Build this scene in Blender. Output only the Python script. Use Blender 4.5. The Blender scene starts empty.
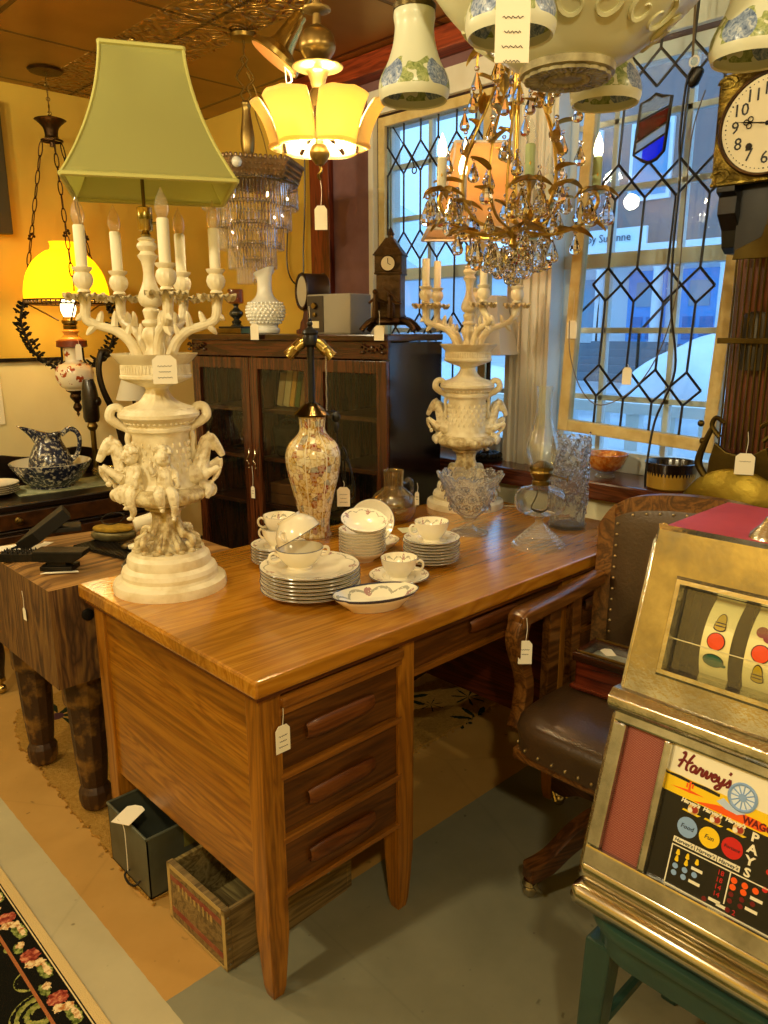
import bpy, bmesh, math, random
from mathutils import Vector, Matrix, Euler
PI = math.pi
SC = bpy.context.scene
COL = SC.collection
random.seed(7)

# ------------------------------------------------------------------ colour and material helpers
def lin(h):
    if not isinstance(h, str): return tuple(h) + (1.0,) if len(h) == 3 else tuple(h)
    h = h.lstrip('#')
    out = []
    for i in (0, 2, 4):
        v = int(h[i:i+2], 16) / 255
        out.append(v / 12.92 if v <= .04045 else ((v + .055) / 1.055) ** 2.4)
    return tuple(out) + (1.0,)

class NT:
    def __init__(s, name):
        s.m = bpy.data.materials.new(name); s.m.use_nodes = True
        s.t = s.m.node_tree; s.t.nodes.clear()
        s.out = s.t.nodes.new('ShaderNodeOutputMaterial')
    def n(s, typ, **kw):
        x = s.t.nodes.new('ShaderNode' + typ)
        for k, v in kw.items():
            if k in x.inputs.keys(): x.inputs[k].default_value = v
            else: setattr(x, k, v)
        return x
    def l(s, a, b): s.t.links.new(a, b)
    def coord(s, kind='Object', scale=(1, 1, 1), rot=(0, 0, 0), loc=(0, 0, 0)):
        tc = s.n('TexCoord'); mp = s.n('Mapping')
        mp.inputs['Scale'].default_value = scale; mp.inputs['Rotation'].default_value = rot; mp.inputs['Location'].default_value = loc
        s.l(tc.outputs[kind], mp.inputs['Vector']); return mp.outputs['Vector']
    def noise(s, vec, scale, detail=4, rough=.55, dist=0):
        x = s.n('TexNoise'); x.inputs['Scale'].default_value = scale; x.inputs['Detail'].default_value = detail
        x.inputs['Roughness'].default_value = rough; x.inputs['Distortion'].default_value = dist
        s.l(vec, x.inputs['Vector']); return x.outputs['Fac']
    def ramp(s, fac, stops, interp='LINEAR'):
        r = s.n('ValToRGB'); r.color_ramp.interpolation = interp
        e = r.color_ramp.elements
        while len(e) < len(stops): e.new(.5)
        for i, (p, c) in enumerate(stops):
            e[i].position = p; e[i].color = lin(c)
        s.l(fac, r.inputs['Fac']); return r.outputs['Color']
    def mix(s, fac, a, b, blend='MIX'):
        x = s.n('Mix'); x.data_type = 'RGBA'; x.blend_type = blend
        if isinstance(fac, (int, float)): x.inputs[0].default_value = fac
        else: s.l(fac, x.inputs[0])
        for k, v in ((6, a), (7, b)):
            if isinstance(v, (str, tuple)): x.inputs[k].default_value = lin(v)
            else: s.l(v, x.inputs[k])
        return x.outputs[2]
    def math(s, op, a, b=None, c=None):
        x = s.n('Math'); x.operation = op
        for i, v in enumerate((a, b, c)):
            if v is None: continue
            if isinstance(v, (int, float)): x.inputs[i].default_value = v
            else: s.l(v, x.inputs[i])
        return x.outputs[0]
    def bump(s, h, strength=.3, dist=.01):
        b = s.n('Bump'); b.inputs['Strength'].default_value = strength; b.inputs['Distance'].default_value = dist
        s.l(h, b.inputs['Height']); return b.outputs['Normal']
    def bsdf(s, col, rough=.5, metal=0, normal=None, trans=0, ior=1.45, coat=0, emit=None, estr=0, spec=.5, sub=0):
        b = s.n('BsdfPrincipled')
        if isinstance(col, (str, tuple)): b.inputs['Base Color'].default_value = lin(col)
        else: s.l(col, b.inputs['Base Color'])
        if isinstance(rough, (int, float)): b.inputs['Roughness'].default_value = rough
        else: s.l(rough, b.inputs['Roughness'])
        b.inputs['Metallic'].default_value = metal; b.inputs['Transmission Weight'].default_value = trans
        b.inputs['IOR'].default_value = ior; b.inputs['Coat Weight'].default_value = coat; b.inputs['Coat Roughness'].default_value = .16
        b.inputs['Specular IOR Level'].default_value = spec
        if normal is not None: s.l(normal, b.inputs['Normal'])
        if emit:
            b.inputs['Emission Color'].default_value = lin(emit); b.inputs['Emission Strength'].default_value = estr
        s.l(b.outputs[0], s.out.inputs['Surface']); return b

_MC = {}
def mat(name, col, rough=.5, metal=0, col2=None, vscale=6, lo=.35, hi=.7, bump=0, bscale=40, **kw):
    if name in _MC: return _MC[name]
    t = NT(name); v = t.coord()
    c = col
    if col2: c = t.ramp(t.noise(v, vscale), [(lo, col), (hi, col2)])
    nrm = t.bump(t.noise(v, bscale), bump) if bump else None
    t.bsdf(c, rough, metal, nrm, **kw)
    _MC[name] = t.m; return t.m

def wood(name, c1, c2, c3, axis=0, scale=1.0, rough=.35, coat=.15, boards=0, bump=.06, fig=1.0, pore=.38):
    """grain runs along `axis` of the object"""
    if name in _MC: return _MC[name]
    t = NT(name)
    sc = [9 * scale] * 3; sc[axis] = .75 * scale
    n1 = t.noise(t.coord('Object', tuple(sc), (0, 0, 0), (3.1, 1.7, 5.3)), 1.3, 3, .5, 1.6 * fig)
    k = t.math('FRACT', t.math('MULTIPLY', n1, 5.0)); k = t.math('PINGPONG', t.math('MULTIPLY', n1, 6.0), .5); k = t.math('MULTIPLY', k, 2.0)
    base = t.ramp(k, [(.0, c1), (.55, c2), (1.0, c3)])
    big = t.ramp(t.noise(t.coord('Object', tuple(x * .35 for x in sc)), 1.4, 2), [(.3, '#c8c8c8'), (.7, '#ffffff')])
    sc2 = [95 * scale] * 3; sc2[axis] = 2.6 * scale
    f = t.noise(t.coord('Object', tuple(sc2)), 2.0, 4, .6)
    fine = t.ramp(f, [(.34, '#7a7a7a'), (.56, '#ffffff')])
    col = t.mix(pore, t.mix(.6, base, big, 'MULTIPLY'), fine, 'MULTIPLY')
    if boards:
        v3 = t.coord('Object'); sp = t.n('SeparateXYZ'); t.l(v3, sp.inputs[0])
        ax = [i for i in range(3) if i != axis][boards - 1]
        kk = t.math('FLOOR', t.math('MULTIPLY', sp.outputs[ax], 6.3))
        wn = t.n('TexWhiteNoise'); wn.noise_dimensions = '1D'; t.l(kk, wn.inputs['W'])
        col = t.mix(.6, col, t.ramp(wn.outputs['Value'], [(0, '#c0b8b0'), (1, '#ffffff')]), 'MULTIPLY')
    t.bsdf(col, rough, 0, t.bump(f, bump, .004), coat=coat)
    _MC[name] = t.m; return t.m

def glass(name, tint='#ffffff', rough=0.0, ior=1.45, bump=0, bscale=30, fast=True, strength=1.0, kind='noise', diffuse=0):
    """clear glass that lets light and shadow rays through: fresnel mix of see-through and mirror"""
    if name in _MC: return _MC[name]
    t = NT(name); v = t.coord()
    nrm = None
    if fast and not diffuse: diffuse = .025 if name != 'window glass' else 0
    if bump:
        if kind == 'vor':
            vo = t.n('TexVoronoi'); vo.inputs['Scale'].default_value = bscale; t.l(v, vo.inputs['Vector']); h = vo.outputs['Distance']
        else: h = t.noise(v, bscale, 2)
        nrm = t.bump(h, bump, .01)
    if fast:
        tr = t.n('BsdfTransparent'); tr.inputs['Color'].default_value = lin(tint)
        gl = t.n('BsdfGlossy'); gl.inputs['Roughness'].default_value = rough
        lw = t.n('LayerWeight'); lw.inputs['Blend'].default_value = .5
        if nrm is not None: t.l(nrm, gl.inputs['Normal']); t.l(nrm, lw.inputs['Normal'])
        fac = t.math('MULTIPLY', t.math('ADD', .035, t.math('MULTIPLY', t.math('POWER', lw.outputs['Facing'], 3.5), .42)), strength); fac = t.math('MINIMUM', fac, .9)
        mx = t.n('MixShader'); t.l(fac, mx.inputs[0]); t.l(tr.outputs[0], mx.inputs[1]); t.l(gl.outputs[0], mx.inputs[2])
        outp = mx.outputs[0]
        if diffuse:
            df = t.n('BsdfDiffuse'); df.inputs['Color'].default_value = lin(tint)
            m2 = t.n('MixShader'); m2.inputs[0].default_value = diffuse; t.l(outp, m2.inputs[1]); t.l(df.outputs[0], m2.inputs[2]); outp = m2.outputs[0]
        t.l(outp, t.out.inputs['Surface'])
    else:
        g = t.bsdf(tint, rough, 0, nrm, trans=1, ior=ior)
        if diffuse:
            df = t.n('BsdfDiffuse'); df.inputs['Color'].default_value = lin(tint); tl = t.n('BsdfTranslucent'); tl.inputs['Color'].default_value = lin(tint)
            m1 = t.n('MixShader'); t.l(df.outputs[0], m1.inputs[1]); t.l(tl.outputs[0], m1.inputs[2]); m2 = t.n('MixShader'); m2.inputs[0].default_value = diffuse
            t.l(g.outputs[0], m2.inputs[1]); t.l(m1.outputs[0], m2.inputs[2]); t.l(m2.outputs[0], t.out.inputs['Surface'])
    _MC[name] = t.m; return t.m

def glow(name, col, strength, base=None, mixd=.5):
    """a lit lamp glass or bulb"""
    if name in _MC: return _MC[name]
    t = NT(name); e = t.n('Emission'); e.inputs['Color'].default_value = lin(col); e.inputs['Strength'].default_value = strength
    if base:
        d = t.n('BsdfDiffuse'); d.inputs['Color'].default_value = lin(base)
        tl = t.n('BsdfTranslucent'); tl.inputs['Color'].default_value = lin(base)
        m1 = t.n('MixShader'); m1.inputs[0].default_value = .6; t.l(d.outputs[0], m1.inputs[1]); t.l(tl.outputs[0], m1.inputs[2])
        a = t.n('AddShader'); t.l(m1.outputs[0], a.inputs[0]); t.l(e.outputs[0], a.inputs[1]); t.l(a.outputs[0], t.out.inputs['Surface'])
    else: t.l(e.outputs[0], t.out.inputs['Surface'])
    _MC[name] = t.m; return t.m

# ------------------------------------------------------------------ mesh helpers
class MB:
    def __init__(s): s.v = []; s.f = []; s.mi = []; s.cur = 0
    def add(s, vs, fs, M=None):
        o = len(s.v)
        s.v += [tuple(M @ Vector(p)) for p in vs] if M is not None else [tuple(p) for p in vs]
        s.f += [tuple(i + o for i in f) for f in fs]; s.mi += [s.cur] * len(fs); return s
    def box(s, c, d, M=None, r=None):
        x, y, z = d[0] / 2, d[1] / 2, d[2] / 2
        vs = [(sx * x, sy * y, sz * z) for sz in (-1, 1) for sy in (-1, 1) for sx in (-1, 1)]
        T = Matrix.Translation(c)
        if r: T = T @ Euler(r).to_matrix().to_4x4()
        if M is not None: T = M @ T
        return s.add(vs, [(0, 2, 3, 1), (4, 5, 7, 6), (0, 1, 5, 4), (2, 6, 7, 3), (0, 4, 6, 2), (1, 3, 7, 5)], T)
    def lo(s, a, b, M=None): return s.box([(a[i] + b[i]) / 2 for i in range(3)], [abs(b[i] - a[i]) for i in range(3)], M)
    def lathe(s, prof, n=32, M=None, cap=(True, True), rad=None, a0=0, a1=2 * PI):
        full = abs(a1 - a0 - 2 * PI) < 1e-6; k = n if full else n + 1
        vs = []; fs = []
        for r, z in prof:
            for i in range(k):
                a = a0 + (a1 - a0) * i / n; q = r * (rad(a, z) if rad else 1)
                vs.append((q * math.cos(a), q * math.sin(a), z))
        for j in range(len(prof) - 1):
            for i in range(n):
                i2 = (i + 1) % k
                fs.append((j * k + i, j * k + i2, (j + 1) * k + i2, (j + 1) * k + i))
        if full:
            if cap[0] and prof[0][0] > 1e-5: fs.append(tuple(range(k))[::-1])
            if cap[1] and prof[-1][0] > 1e-5: fs.append(tuple((len(prof) - 1) * k + i for i in range(k)))
        return s.add(vs, fs, M)
    def tube(s, pts, r, n=8, closed=False, M=None, flat=None):
        P = [Vector(p) for p in pts]; N = len(P)
        R = r if isinstance(r, (list, tuple)) else [r] * N
        vs = []; fs = []; u = None
        for i in range(N):
            a = P[(i - 1) % N] if (closed or i) else P[i]; b = P[(i + 1) % N] if (closed or i < N - 1) else P[i]
            t = (b - a); t = t.normalized() if t.length > 1e-9 else Vector((0, 0, 1))
            if u is None:
                h = Vector((0, 0, 1)) if abs(t.z) < .9 else Vector((1, 0, 0)); u = (h - t * h.dot(t)).normalized()
            else:
                u = u - t * u.dot(t); u = u.normalized() if u.length > 1e-9 else t.orthogonal().normalized()
            w = t.cross(u)
            for k in range(n):
                q = 2 * PI * k / n
                vs.append(P[i] + u * (math.cos(q) * R[i] * (flat or 1)) + w * (math.sin(q) * R[i]))
        for i in range(N if closed else N - 1):
            j = (i + 1) % N
            for k in range(n): fs.append((i * n + k, i * n + (k + 1) % n, j * n + (k + 1) % n, j * n + k))
        if not closed: fs += [tuple(range(n))[::-1], tuple((N - 1) * n + k for k in range(n))]
        return s.add(vs, fs, M)
    def ball(s, c, r, n=14, m=9, M=None, rot=None):
        if not isinstance(r, (tuple, list)): r = (r, r, r)
        T = Matrix.Translation(c)
        if rot: T = T @ Euler(rot).to_matrix().to_4x4()
        T = T @ Matrix.Diagonal((*r, 1))
        if M is not None: T = M @ T
        prof = [(max(math.sin(PI * j / m), 1e-4), -math.cos(PI * j / m)) for j in range(m + 1)]
        return s.lathe(prof, n, T)
    def prism(s, out, z0, z1, M=None):
        n = len(out); vs = [(x, y, z0) for x, y in out] + [(x, y, z1) for x, y in out]
        fs = [tuple(range(n))[::-1], tuple(range(n, 2 * n))] + [(i, (i + 1) % n, n + (i + 1) % n, n + i) for i in range(n)]
        return s.add(vs, fs, M)
    def grid(s, fn, nu, nv, M=None, closeu=False):
        vs = [fn(i / nu, j / nv) for j in range(nv + 1) for i in range(nu if closeu else nu + 1)]
        k = nu if closeu else nu + 1; fs = []
        for j in range(nv):
            for i in range(nu):
                i2 = (i + 1) % k if closeu else i + 1
                fs.append((j * k + i, j * k + i2, (j + 1) * k + i2, (j + 1) * k + i))
        return s.add(vs, fs, M)
    def torus(s, c, R, r, n=24, m=8, M=None, rot=None):
        T = Matrix.Translation(c)
        if rot: T = T @ Euler(rot).to_matrix().to_4x4()
        if M is not None: T = M @ T
        return s.tube([(R * math.cos(2 * PI * i / n), R * math.sin(2 * PI * i / n), 0) for i in range(n)], r, m, True, T)
    def mesh(s, name, mats, smooth=35, bevel=0, weld=0):
        me = bpy.data.meshes.new(name); me.from_pydata(s.v, [], s.f)
        for m in (mats if isinstance(mats, (list, tuple)) else [mats]): me.materials.append(m)
        if any(s.mi): me.polygons.foreach_set('material_index', s.mi)
        bm = bmesh.new(); bm.from_mesh(me)
        if weld: bmesh.ops.remove_doubles(bm, verts=bm.verts, dist=weld)
        bmesh.ops.recalc_face_normals(bm, faces=bm.faces)
        if bevel:
            es = [e for e in bm.edges if len(e.link_faces) == 2 and e.calc_face_angle(0) > .6]
            bmesh.ops.bevel(bm, geom=es, offset=bevel, segments=2, profile=.6, affect='EDGES', clamp_overlap=True)
        bm.to_mesh(me); bm.free()
        if smooth:
            me.polygons.foreach_set('use_smooth', [True] * len(me.polygons)); me.set_sharp_from_angle(angle=math.radians(smooth))
        me.update(); return me
    def build(s, name, mats, parent=None, loc=None, rot=None, **kw):
        o = bpy.data.objects.new(name, s.mesh(name, mats, **kw)); COL.objects.link(o)
        if parent is not None: o.parent = parent
        if loc: o.location = loc
        if rot: o.rotation_euler = rot
        return o

def inst(o, parent, loc=None, rot=None, name=None):
    c = o.copy(); COL.objects.link(c); c.parent = parent
    if loc is not None: c.location = loc
    if rot is not None: c.rotation_euler = rot
    return c

def sculpt(mb, name, m, parent=None, voxel=.002, smooth_it=2, loc=None, rot=None):
    """fuse overlapping solids into one continuous surface"""
    o = mb.build(name, m, None, smooth=0)
    r = o.modifiers.new('r', 'REMESH'); r.mode = 'VOXEL'; r.voxel_size = voxel; r.use_smooth_shade = True
    if smooth_it:
        k = o.modifiers.new('s', 'SMOOTH'); k.factor = .5; k.iterations = smooth_it
    dg = bpy.context.evaluated_depsgraph_get()
    me = bpy.data.meshes.new_from_object(o.evaluated_get(dg)); me.name = name
    o.modifiers.clear(); old = o.data; o.data = me; bpy.data.meshes.remove(old)
    if not me.materials: me.materials.append(m)
    if parent is not None: o.parent = parent
    if loc: o.location = loc
    if rot: o.rotation_euler = rot
    return o

def text(s, name, m, parent, size, loc, rot, ext=.0006, align='CENTER', bold=0, shear=0, sx=1):
    cu = bpy.data.curves.new(name, 'FONT'); cu.body = s; cu.size = size; cu.extrude = ext; cu.offset = bold; cu.shear = shear
    cu.align_x = align; cu.align_y = 'CENTER'; cu.resolution_u = 2
    o = bpy.data.objects.new(name, cu); COL.objects.link(o)
    me = bpy.data.meshes.new_from_object(o.evaluated_get(bpy.context.evaluated_depsgraph_get()))
    COL.objects.unlink(o); bpy.data.objects.remove(o)
    me.materials.clear(); me.materials.append(m); me.name = name
    o = bpy.data.objects.new(name, me); COL.objects.link(o); o.parent = parent; o.location = loc; o.rotation_euler = rot; o.scale = (sx, 1, 1)
    return o

def textmb(mb, s, size, M, ext=.0006, align='CENTER', bold=0, shear=0):
    cu = bpy.data.curves.new('t', 'FONT'); cu.body = s; cu.size = size; cu.extrude = ext; cu.offset = bold; cu.shear = shear
    cu.align_x = align; cu.align_y = 'CENTER'; cu.resolution_u = 2
    o = bpy.data.objects.new('t', cu); COL.objects.link(o)
    me = bpy.data.meshes.new_from_object(o.evaluated_get(bpy.context.evaluated_depsgraph_get()))
    COL.objects.unlink(o); bpy.data.objects.remove(o)
    mb.add([v.co[:] for v in me.vertices], [tuple(p.vertices) for p in me.polygons], M)
    bpy.data.meshes.remove(me)

def bez(p, n=8):
    """Catmull-Rom through points"""
    P = [Vector(q) for q in p]; out = []
    for i in range(len(P) - 1):
        a = P[max(i - 1, 0)]; b = P[i]; c = P[i + 1]; d = P[min(i + 2, len(P) - 1)]
        for k in range(n):
            t = k / n
            out.append(.5 * ((2 * b) + (c - a) * t + (2 * a - 5 * b + 4 * c - d) * t * t + (3 * b - a - 3 * c + d) * t ** 3))
    out.append(P[-1]); return out

def lerpr(rs, n):
    out = []
    for i in range(n):
        t = i / (n - 1) * (len(rs) - 1); k = min(int(t), len(rs) - 2); out.append(rs[k] + (rs[k + 1] - rs[k]) * (t - k))
    return out

def smoothprof(p, n=5): return [(max(v.x, 1e-4), v.y) for v in bez([(a, b, 0) for a, b in p], n)]

# ------------------------------------------------------------------ scene-graph helpers
def tag(o, label=None, cat=None, group=None, kind=None):
    if label: o['label'] = label
    if cat: o['category'] = cat
    if group: o['group'] = group
    if kind: o['kind'] = kind
    return o
def thing(name, label, cat, loc=(0, 0, 0), rz=0, group=None):
    o = bpy.data.objects.new(name, None); COL.objects.link(o); o.empty_display_size = .05
    o.location = loc; o.rotation_euler = (0, 0, rz); return tag(o, label, cat, group)
def struct(name, mb, m, label=None, cat=None, **kw):
    o = mb.build(name, m, **kw); o['kind'] = 'structure'
    if label: tag(o, label, cat)
    return o
def dup(root, loc, rz=None, label=None, group=None):
    r = root.copy(); COL.objects.link(r); r.location = loc
    if rz is not None: r.rotation_euler = (0, 0, rz)
    if label: r['label'] = label
    if group: r['group'] = group
    for ch in list(root.children):
        c = ch.copy(); COL.objects.link(c); c.parent = r
        for g in list(ch.children):
            d = g.copy(); COL.objects.link(d); d.parent = c
    return r
def lamp(name, loc, energy, col, size=.03, kind='POINT', rot=None, parent=None):
    l = bpy.data.lights.new(name, kind); l.energy = energy; l.color = col
    if kind == 'POINT': l.shadow_soft_size = size
    elif kind == 'AREA': l.size = size; l.shape = 'DISK'
    o = bpy.data.objects.new(name, l); COL.objects.link(o); o.location = loc
    if rot: o.rotation_euler = rot
    if parent is not None: o.parent = parent
    return o

# ------------------------------------------------------------------ common materials
OAK = wood('golden oak', '#c88a22', '#b97a18', '#a46810', 0, rough=.28, coat=.3)
OAKY = wood('golden oak boards', '#c0801e', '#b07014', '#985c0c', 1, .7, rough=.32, coat=.25, boards=2, fig=1.5)
OAKZ = wood('oak upright', '#b0721c', '#a06414', '#88520c', 2, rough=.35)
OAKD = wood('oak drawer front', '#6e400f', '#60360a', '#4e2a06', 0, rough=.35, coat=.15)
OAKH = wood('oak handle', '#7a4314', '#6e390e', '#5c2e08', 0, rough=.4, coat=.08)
OAKC = wood('chair oak', '#8a5a26', '#70441a', '#4e2d0e', 0, rough=.3, coat=.3)
MAHO = wood('dark mahogany', '#4a2412', '#38190c', '#220d06', 1, rough=.25, coat=.4)
MAHZ = wood('dark mahogany upright', '#62341a', '#4e2612', '#36180a', 2, rough=.22, coat=.5)
BLKW = wood('blackened walnut', '#24140c', '#1a0e08', '#0e0704', 0, rough=.3, coat=.4)
WALN = wood('walnut panel', '#5a2e14', '#47220e', '#2e1508', 0, rough=.3, coat=.3)
BRASS = mat('aged brass', '#86703a', .32, 1, '#66522a', 9)
BRASSB = mat('bright brass', '#c2ac66', .24, 1, '#9a8448', 14)
GILT = mat('gilt leaf', '#dcb860', .36, 1, '#a48838', 22)
BRONZE = mat('dark bronze', '#4a3218', .42, .85, '#22160a', 18, bump=.25, bscale=90)
IRON = mat('black iron', '#1c1a17', .5, .7, '#2c2720', 20, bump=.15, bscale=120)
CHROME = mat('worn nickel', '#c9c0a8', .22, 1, '#8e8064', 7)
BLACK = mat('black enamel', '#0c0b0a', .35)
TAGP = mat('cream tag paper', '#f2e8d0', .8)
INK = mat('pen ink', '#3a3434', .8)
STRING = mat('white string', '#e8e0cc', .9)
WHITEP = mat('cream porcelain', '#f3e9cf', .18, col2='#ece0c2', vscale=8, coat=.4)
CREAM = mat('antique cream glaze', '#ebdfbe', .4, col2='#d3c196', vscale=26, lo=.45, hi=.74, bump=.08, bscale=70)
CREAMD = mat('antique cream glaze carved', '#ddcda0', .45, col2='#9a8050', vscale=48, lo=.40, hi=.66, bump=.4, bscale=95)
CANDLE = mat('ivory candle sleeve', '#efe6c8', .5)
CRYST = glass('cut crystal', '#ffffff', .0, 1.5, fast=False, diffuse=.04)
CRYF = glass('far cut crystal', '#ffffff', .03, 1.6, strength=2.5, diffuse=.05)
CLEAR = glass('clear glass', '#fcfefc', .0, 1.5, strength=2.0, diffuse=.02)
PANE = glass('window glass', '#f4f8fa', .0, 1.45, strength=.8)

def price_tag(loc, label, sz=(.028, .045), rz=0, string=.05, lines=2, tilt=0, lean=0, sdir=(0, 0)):
    """a small paper tag hanging from a string; loc is where the string is tied"""
    t = thing('price_tag', label, 'price tag', loc, rz, 'hanging price tags')
    w, h = sz; out = [(-w/2, -h), (w/2, -h), (w/2, -h*.16), (w*.28, 0), (-w*.28, 0), (-w/2, -h*.16)]
    M = Matrix.Translation((sdir[0] * string, 0, -string)) @ Euler((PI/2 + lean, tilt, 0)).to_matrix().to_4x4()
    MB().prism(out, -.0006, .0006, M).build('paper', TAGP, t, smooth=0)
    MB().tube(bez([(0, 0, 0), (sdir[0]*string*.5 + .003, .0, -string * .5), (sdir[0]*string, 0, -string - h*.06)], 5), .0009, 5).build('hanging_string', STRING, t)
    b = MB()
    for k in range(lines):
        y = -h * (.38 + .2 * k); ww = w * (.6 - .12 * (k % 2))
        pts = [(-ww/2 + ww * i / 12, y + .0016 * math.sin(i * 2.3 + k), .0011) for i in range(13)]
        b.tube(pts, .0005, 4, M=M)
    b.build('handwriting', INK, t, smooth=0)
    return t
# ------------------------------------------------------------------ the room
XW, YB, ZC = 1.82, 3.02, 2.53
XL, YF = -2.6, -2.9
def floor_mat():
    t = NT('painted concrete floor'); v = t.coord(); sp = t.n('SeparateXYZ'); t.l(v, sp.inputs[0])
    wob = t.math('MULTIPLY', t.math('SUBTRACT', t.noise(v, 30, 2), .5), .004)
    x = t.math('ADD', sp.outputs[0], wob); y = t.math('ADD', sp.outputs[1], wob)
    isx = t.math('GREATER_THAN', x, -.13); isy = t.math('GREATER_THAN', y, .2)
    n1 = t.noise(v, 3.5, 6, .6); n2 = t.noise(v, 45, 3)
    grey = t.ramp(n1, [(.3, '#79765f'), (.7, '#8c886f')])
    pale = t.ramp(n1, [(.3, '#b0a480'), (.7, '#c0b48e')])
    tan = t.ramp(n1, [(.3, '#ae8440'), (.7, '#be934e')])
    c = t.mix(isx, pale, t.mix(isy, grey, tan))
    spots = t.ramp(t.noise(v, 26, 2, .5), [(.24, '#5c553f'), (.29, '#ffffff')])
    c = t.mix(.55, c, spots, 'MULTIPLY')
    chips = t.ramp(t.noise(v, 60, 1), [(.80, '#000000'), (.84, '#cfc8b0')])
    c = t.mix(.25, c, chips, 'SCREEN')
    cr = t.n('TexVoronoi'); cr.feature = 'DISTANCE_TO_EDGE'; cr.inputs['Scale'].default_value = .9
    vv = t.n('Mapping'); t.l(v, vv.inputs[0]); t.l(vv.outputs[0], cr.inputs['Vector'])
    crk = t.ramp(cr.outputs['Distance'], [(.001, '#6f6850'), (.004, '#ffffff')])
    c = t.mix(.10, c, crk, 'MULTIPLY')
    t.bsdf(c, .55, 0, t.bump(n2, .05, .004)); return t.m
struct('floor', MB().lo((XL - .1, YF - .1, -.1), (XW, YB + .1, 0)), floor_mat(), smooth=0)

def tin_mat():
    t = NT('pressed tin ceiling'); v = t.coord('Object', (1, 1, 1), (0, 0, 0), (.15, .1, 0))
    sp = t.n('SeparateXYZ'); t.l(v, sp.inputs[0])
    br = t.n('TexBrick'); br.offset = 0; br.inputs['Scale'].default_value = 1; br.inputs['Mortar Size'].default_value = .012
    br.inputs['Brick Width'].default_value = .61; br.inputs['Row Height'].default_value = .61; br.inputs['Mortar Smooth'].default_value = .3
    br.inputs['Color1'].default_value = (1, 1, 1, 1); br.inputs['Color2'].default_value = (.9, .9, .9, 1); br.inputs['Mortar'].default_value = (0, 0, 0, 1)
    t.l(v, br.inputs['Vector'])
    fx = t.math('PINGPONG', sp.outputs[0], .61); fy = t.math('PINGPONG', sp.outputs[1], .915)
    band = t.math('LESS_THAN', fx, .19)
    vo = t.n('TexVoronoi'); vo.feature = 'SMOOTH_F1'; vo.inputs['Scale'].default_value = 13; vo.inputs['Smoothness'].default_value = .4
    t.l(v, vo.inputs['Vector'])
    wv = t.math('ABSOLUTE', t.math('SINE', t.math('MULTIPLY', vo.outputs['Distance'], 11)))
    orn = t.math('MULTIPLY', wv, band)
    h = t.math('ADD', t.math('MULTIPLY', orn, 1.6), br.outputs['Color'])
    c = t.ramp(t.noise(v, 2.2, 5), [(.3, '#876629'), (.7, '#a68040')])
    c = t.mix(.75, c, t.ramp(br.outputs['Color'], [(.3, '#4a3210'), (.9, '#ffffff')]), 'MULTIPLY')
    t.bsdf(c, .34, .75, t.bump(h, .85, .02)); return t.m
struct('ceiling', MB().lo((XL - .1, YF - .1, ZC), (XW + .2, YB + .1, ZC + .1)), tin_mat(), smooth=0)

def wall_mat(name, up, low, z):
    t = NT(name); v = t.coord(); sp = t.n('SeparateXYZ'); t.l(v, sp.inputs[0])
    n = t.noise(v, 2.5, 5); k = t.math('GREATER_THAN', sp.outputs[2], z)
    c = t.mix(k, low, up); c = t.mix(.25, c, t.ramp(n, [(.3, '#c9b28a'), (.7, '#ffffff')]), 'MULTIPLY')
    t.bsdf(c, .75, 0, t.bump(t.noise(v, 60, 3), .06, .004)); return t.m
YELW = wall_mat('gold and cream wall paint with shadow line', '#cda83e', '#e2d4a0', 1.245)  # the step between the two colours also holds the lamp shade's shadow line
YEL = wall_mat('yellow wall paint', '#d0ae44', '#d0ae44', 1.27)
MAUVE = mat('mauve wall paint', '#7d5a5c', .6, col2='#694749', vscale=7, bump=.12, bscale=14)
CREAMT = mat('cream window paint', '#dedacc', .5, col2='#d0cab8', vscale=5)
REDW = wood('red stained trim', '#8e3c18', '#7a2f12', '#5a1e0a', 2, rough=.4)
REDB = wood('red stained beam', '#a0421a', '#8a3412', '#6a240a', 1, rough=.4)
SILLW = wood('window sill wood', '#7c3f1e', '#6a3217', '#4c210e', 1, rough=.25, coat=.3)
struct('wall_back', MB().lo((XL - .1, YB, 0), (XW + .2, YB + .1, ZC)), YELW, smooth=0)
struct('wall_left', MB().lo((XL - .1, YF, 0), (XL, YB, ZC)), YELW, smooth=0)
struct('wall_front', MB().lo((XL - .1, YF - .1, 0), (XW + .2, YF, ZC)), YELW, smooth=0)
WZ0, WZ1 = .86, 2.30
OPN = [(.78, 1.58), (-.56, .62)]
b = MB(); b.cur = 0
b.lo((XW, 2.0, 0), (XW + .12, YB, ZC))
b.cur = 1
b.lo((XW, YF, WZ1), (XW + .12, 2.0, ZC)); b.lo((XW, 1.58, 0), (XW + .12, 2.0, WZ1))
b.lo((XW, YF, 0), (XW + .12, -.56, WZ1))
b.cur = 2
b.lo((1.69, YF, 0), (XW + .12, 1.60, .80))
struct('wall_right', b, [YEL, MAUVE, mat('cream plaster below sill', '#e3d9b2', .7)], smooth=0)
struct('trim_1', MB().lo((1.73, YF, 2.445), (XW, 2.12, 2.528)), REDB, smooth=0, bevel=.006)     # beam along the ceiling
struct('trim_2', MB().lo((1.79, 1.885, 0), (XW, 2.03, 2.445)), REDW, smooth=0, bevel=.004)      # red casing
struct('trim_3', MB().lo((.90, YB - .02, 1.236), (-2.6, YB, 1.254)), BLKW, smooth=0)              # chair rail
struct('trim_4', MB().lo((1.795, -.62, WZ1), (XW, 1.62, 2.40)), CREAMT, smooth=0, bevel=.004)   # head casing
b = MB().lo((1.77, .60, .87), (XW + .03, .80, WZ1))
for y in (.625, .66, .735, .77): b.tube([(1.768, y, .87), (1.768, y, WZ1)], .009, 8)
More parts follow.
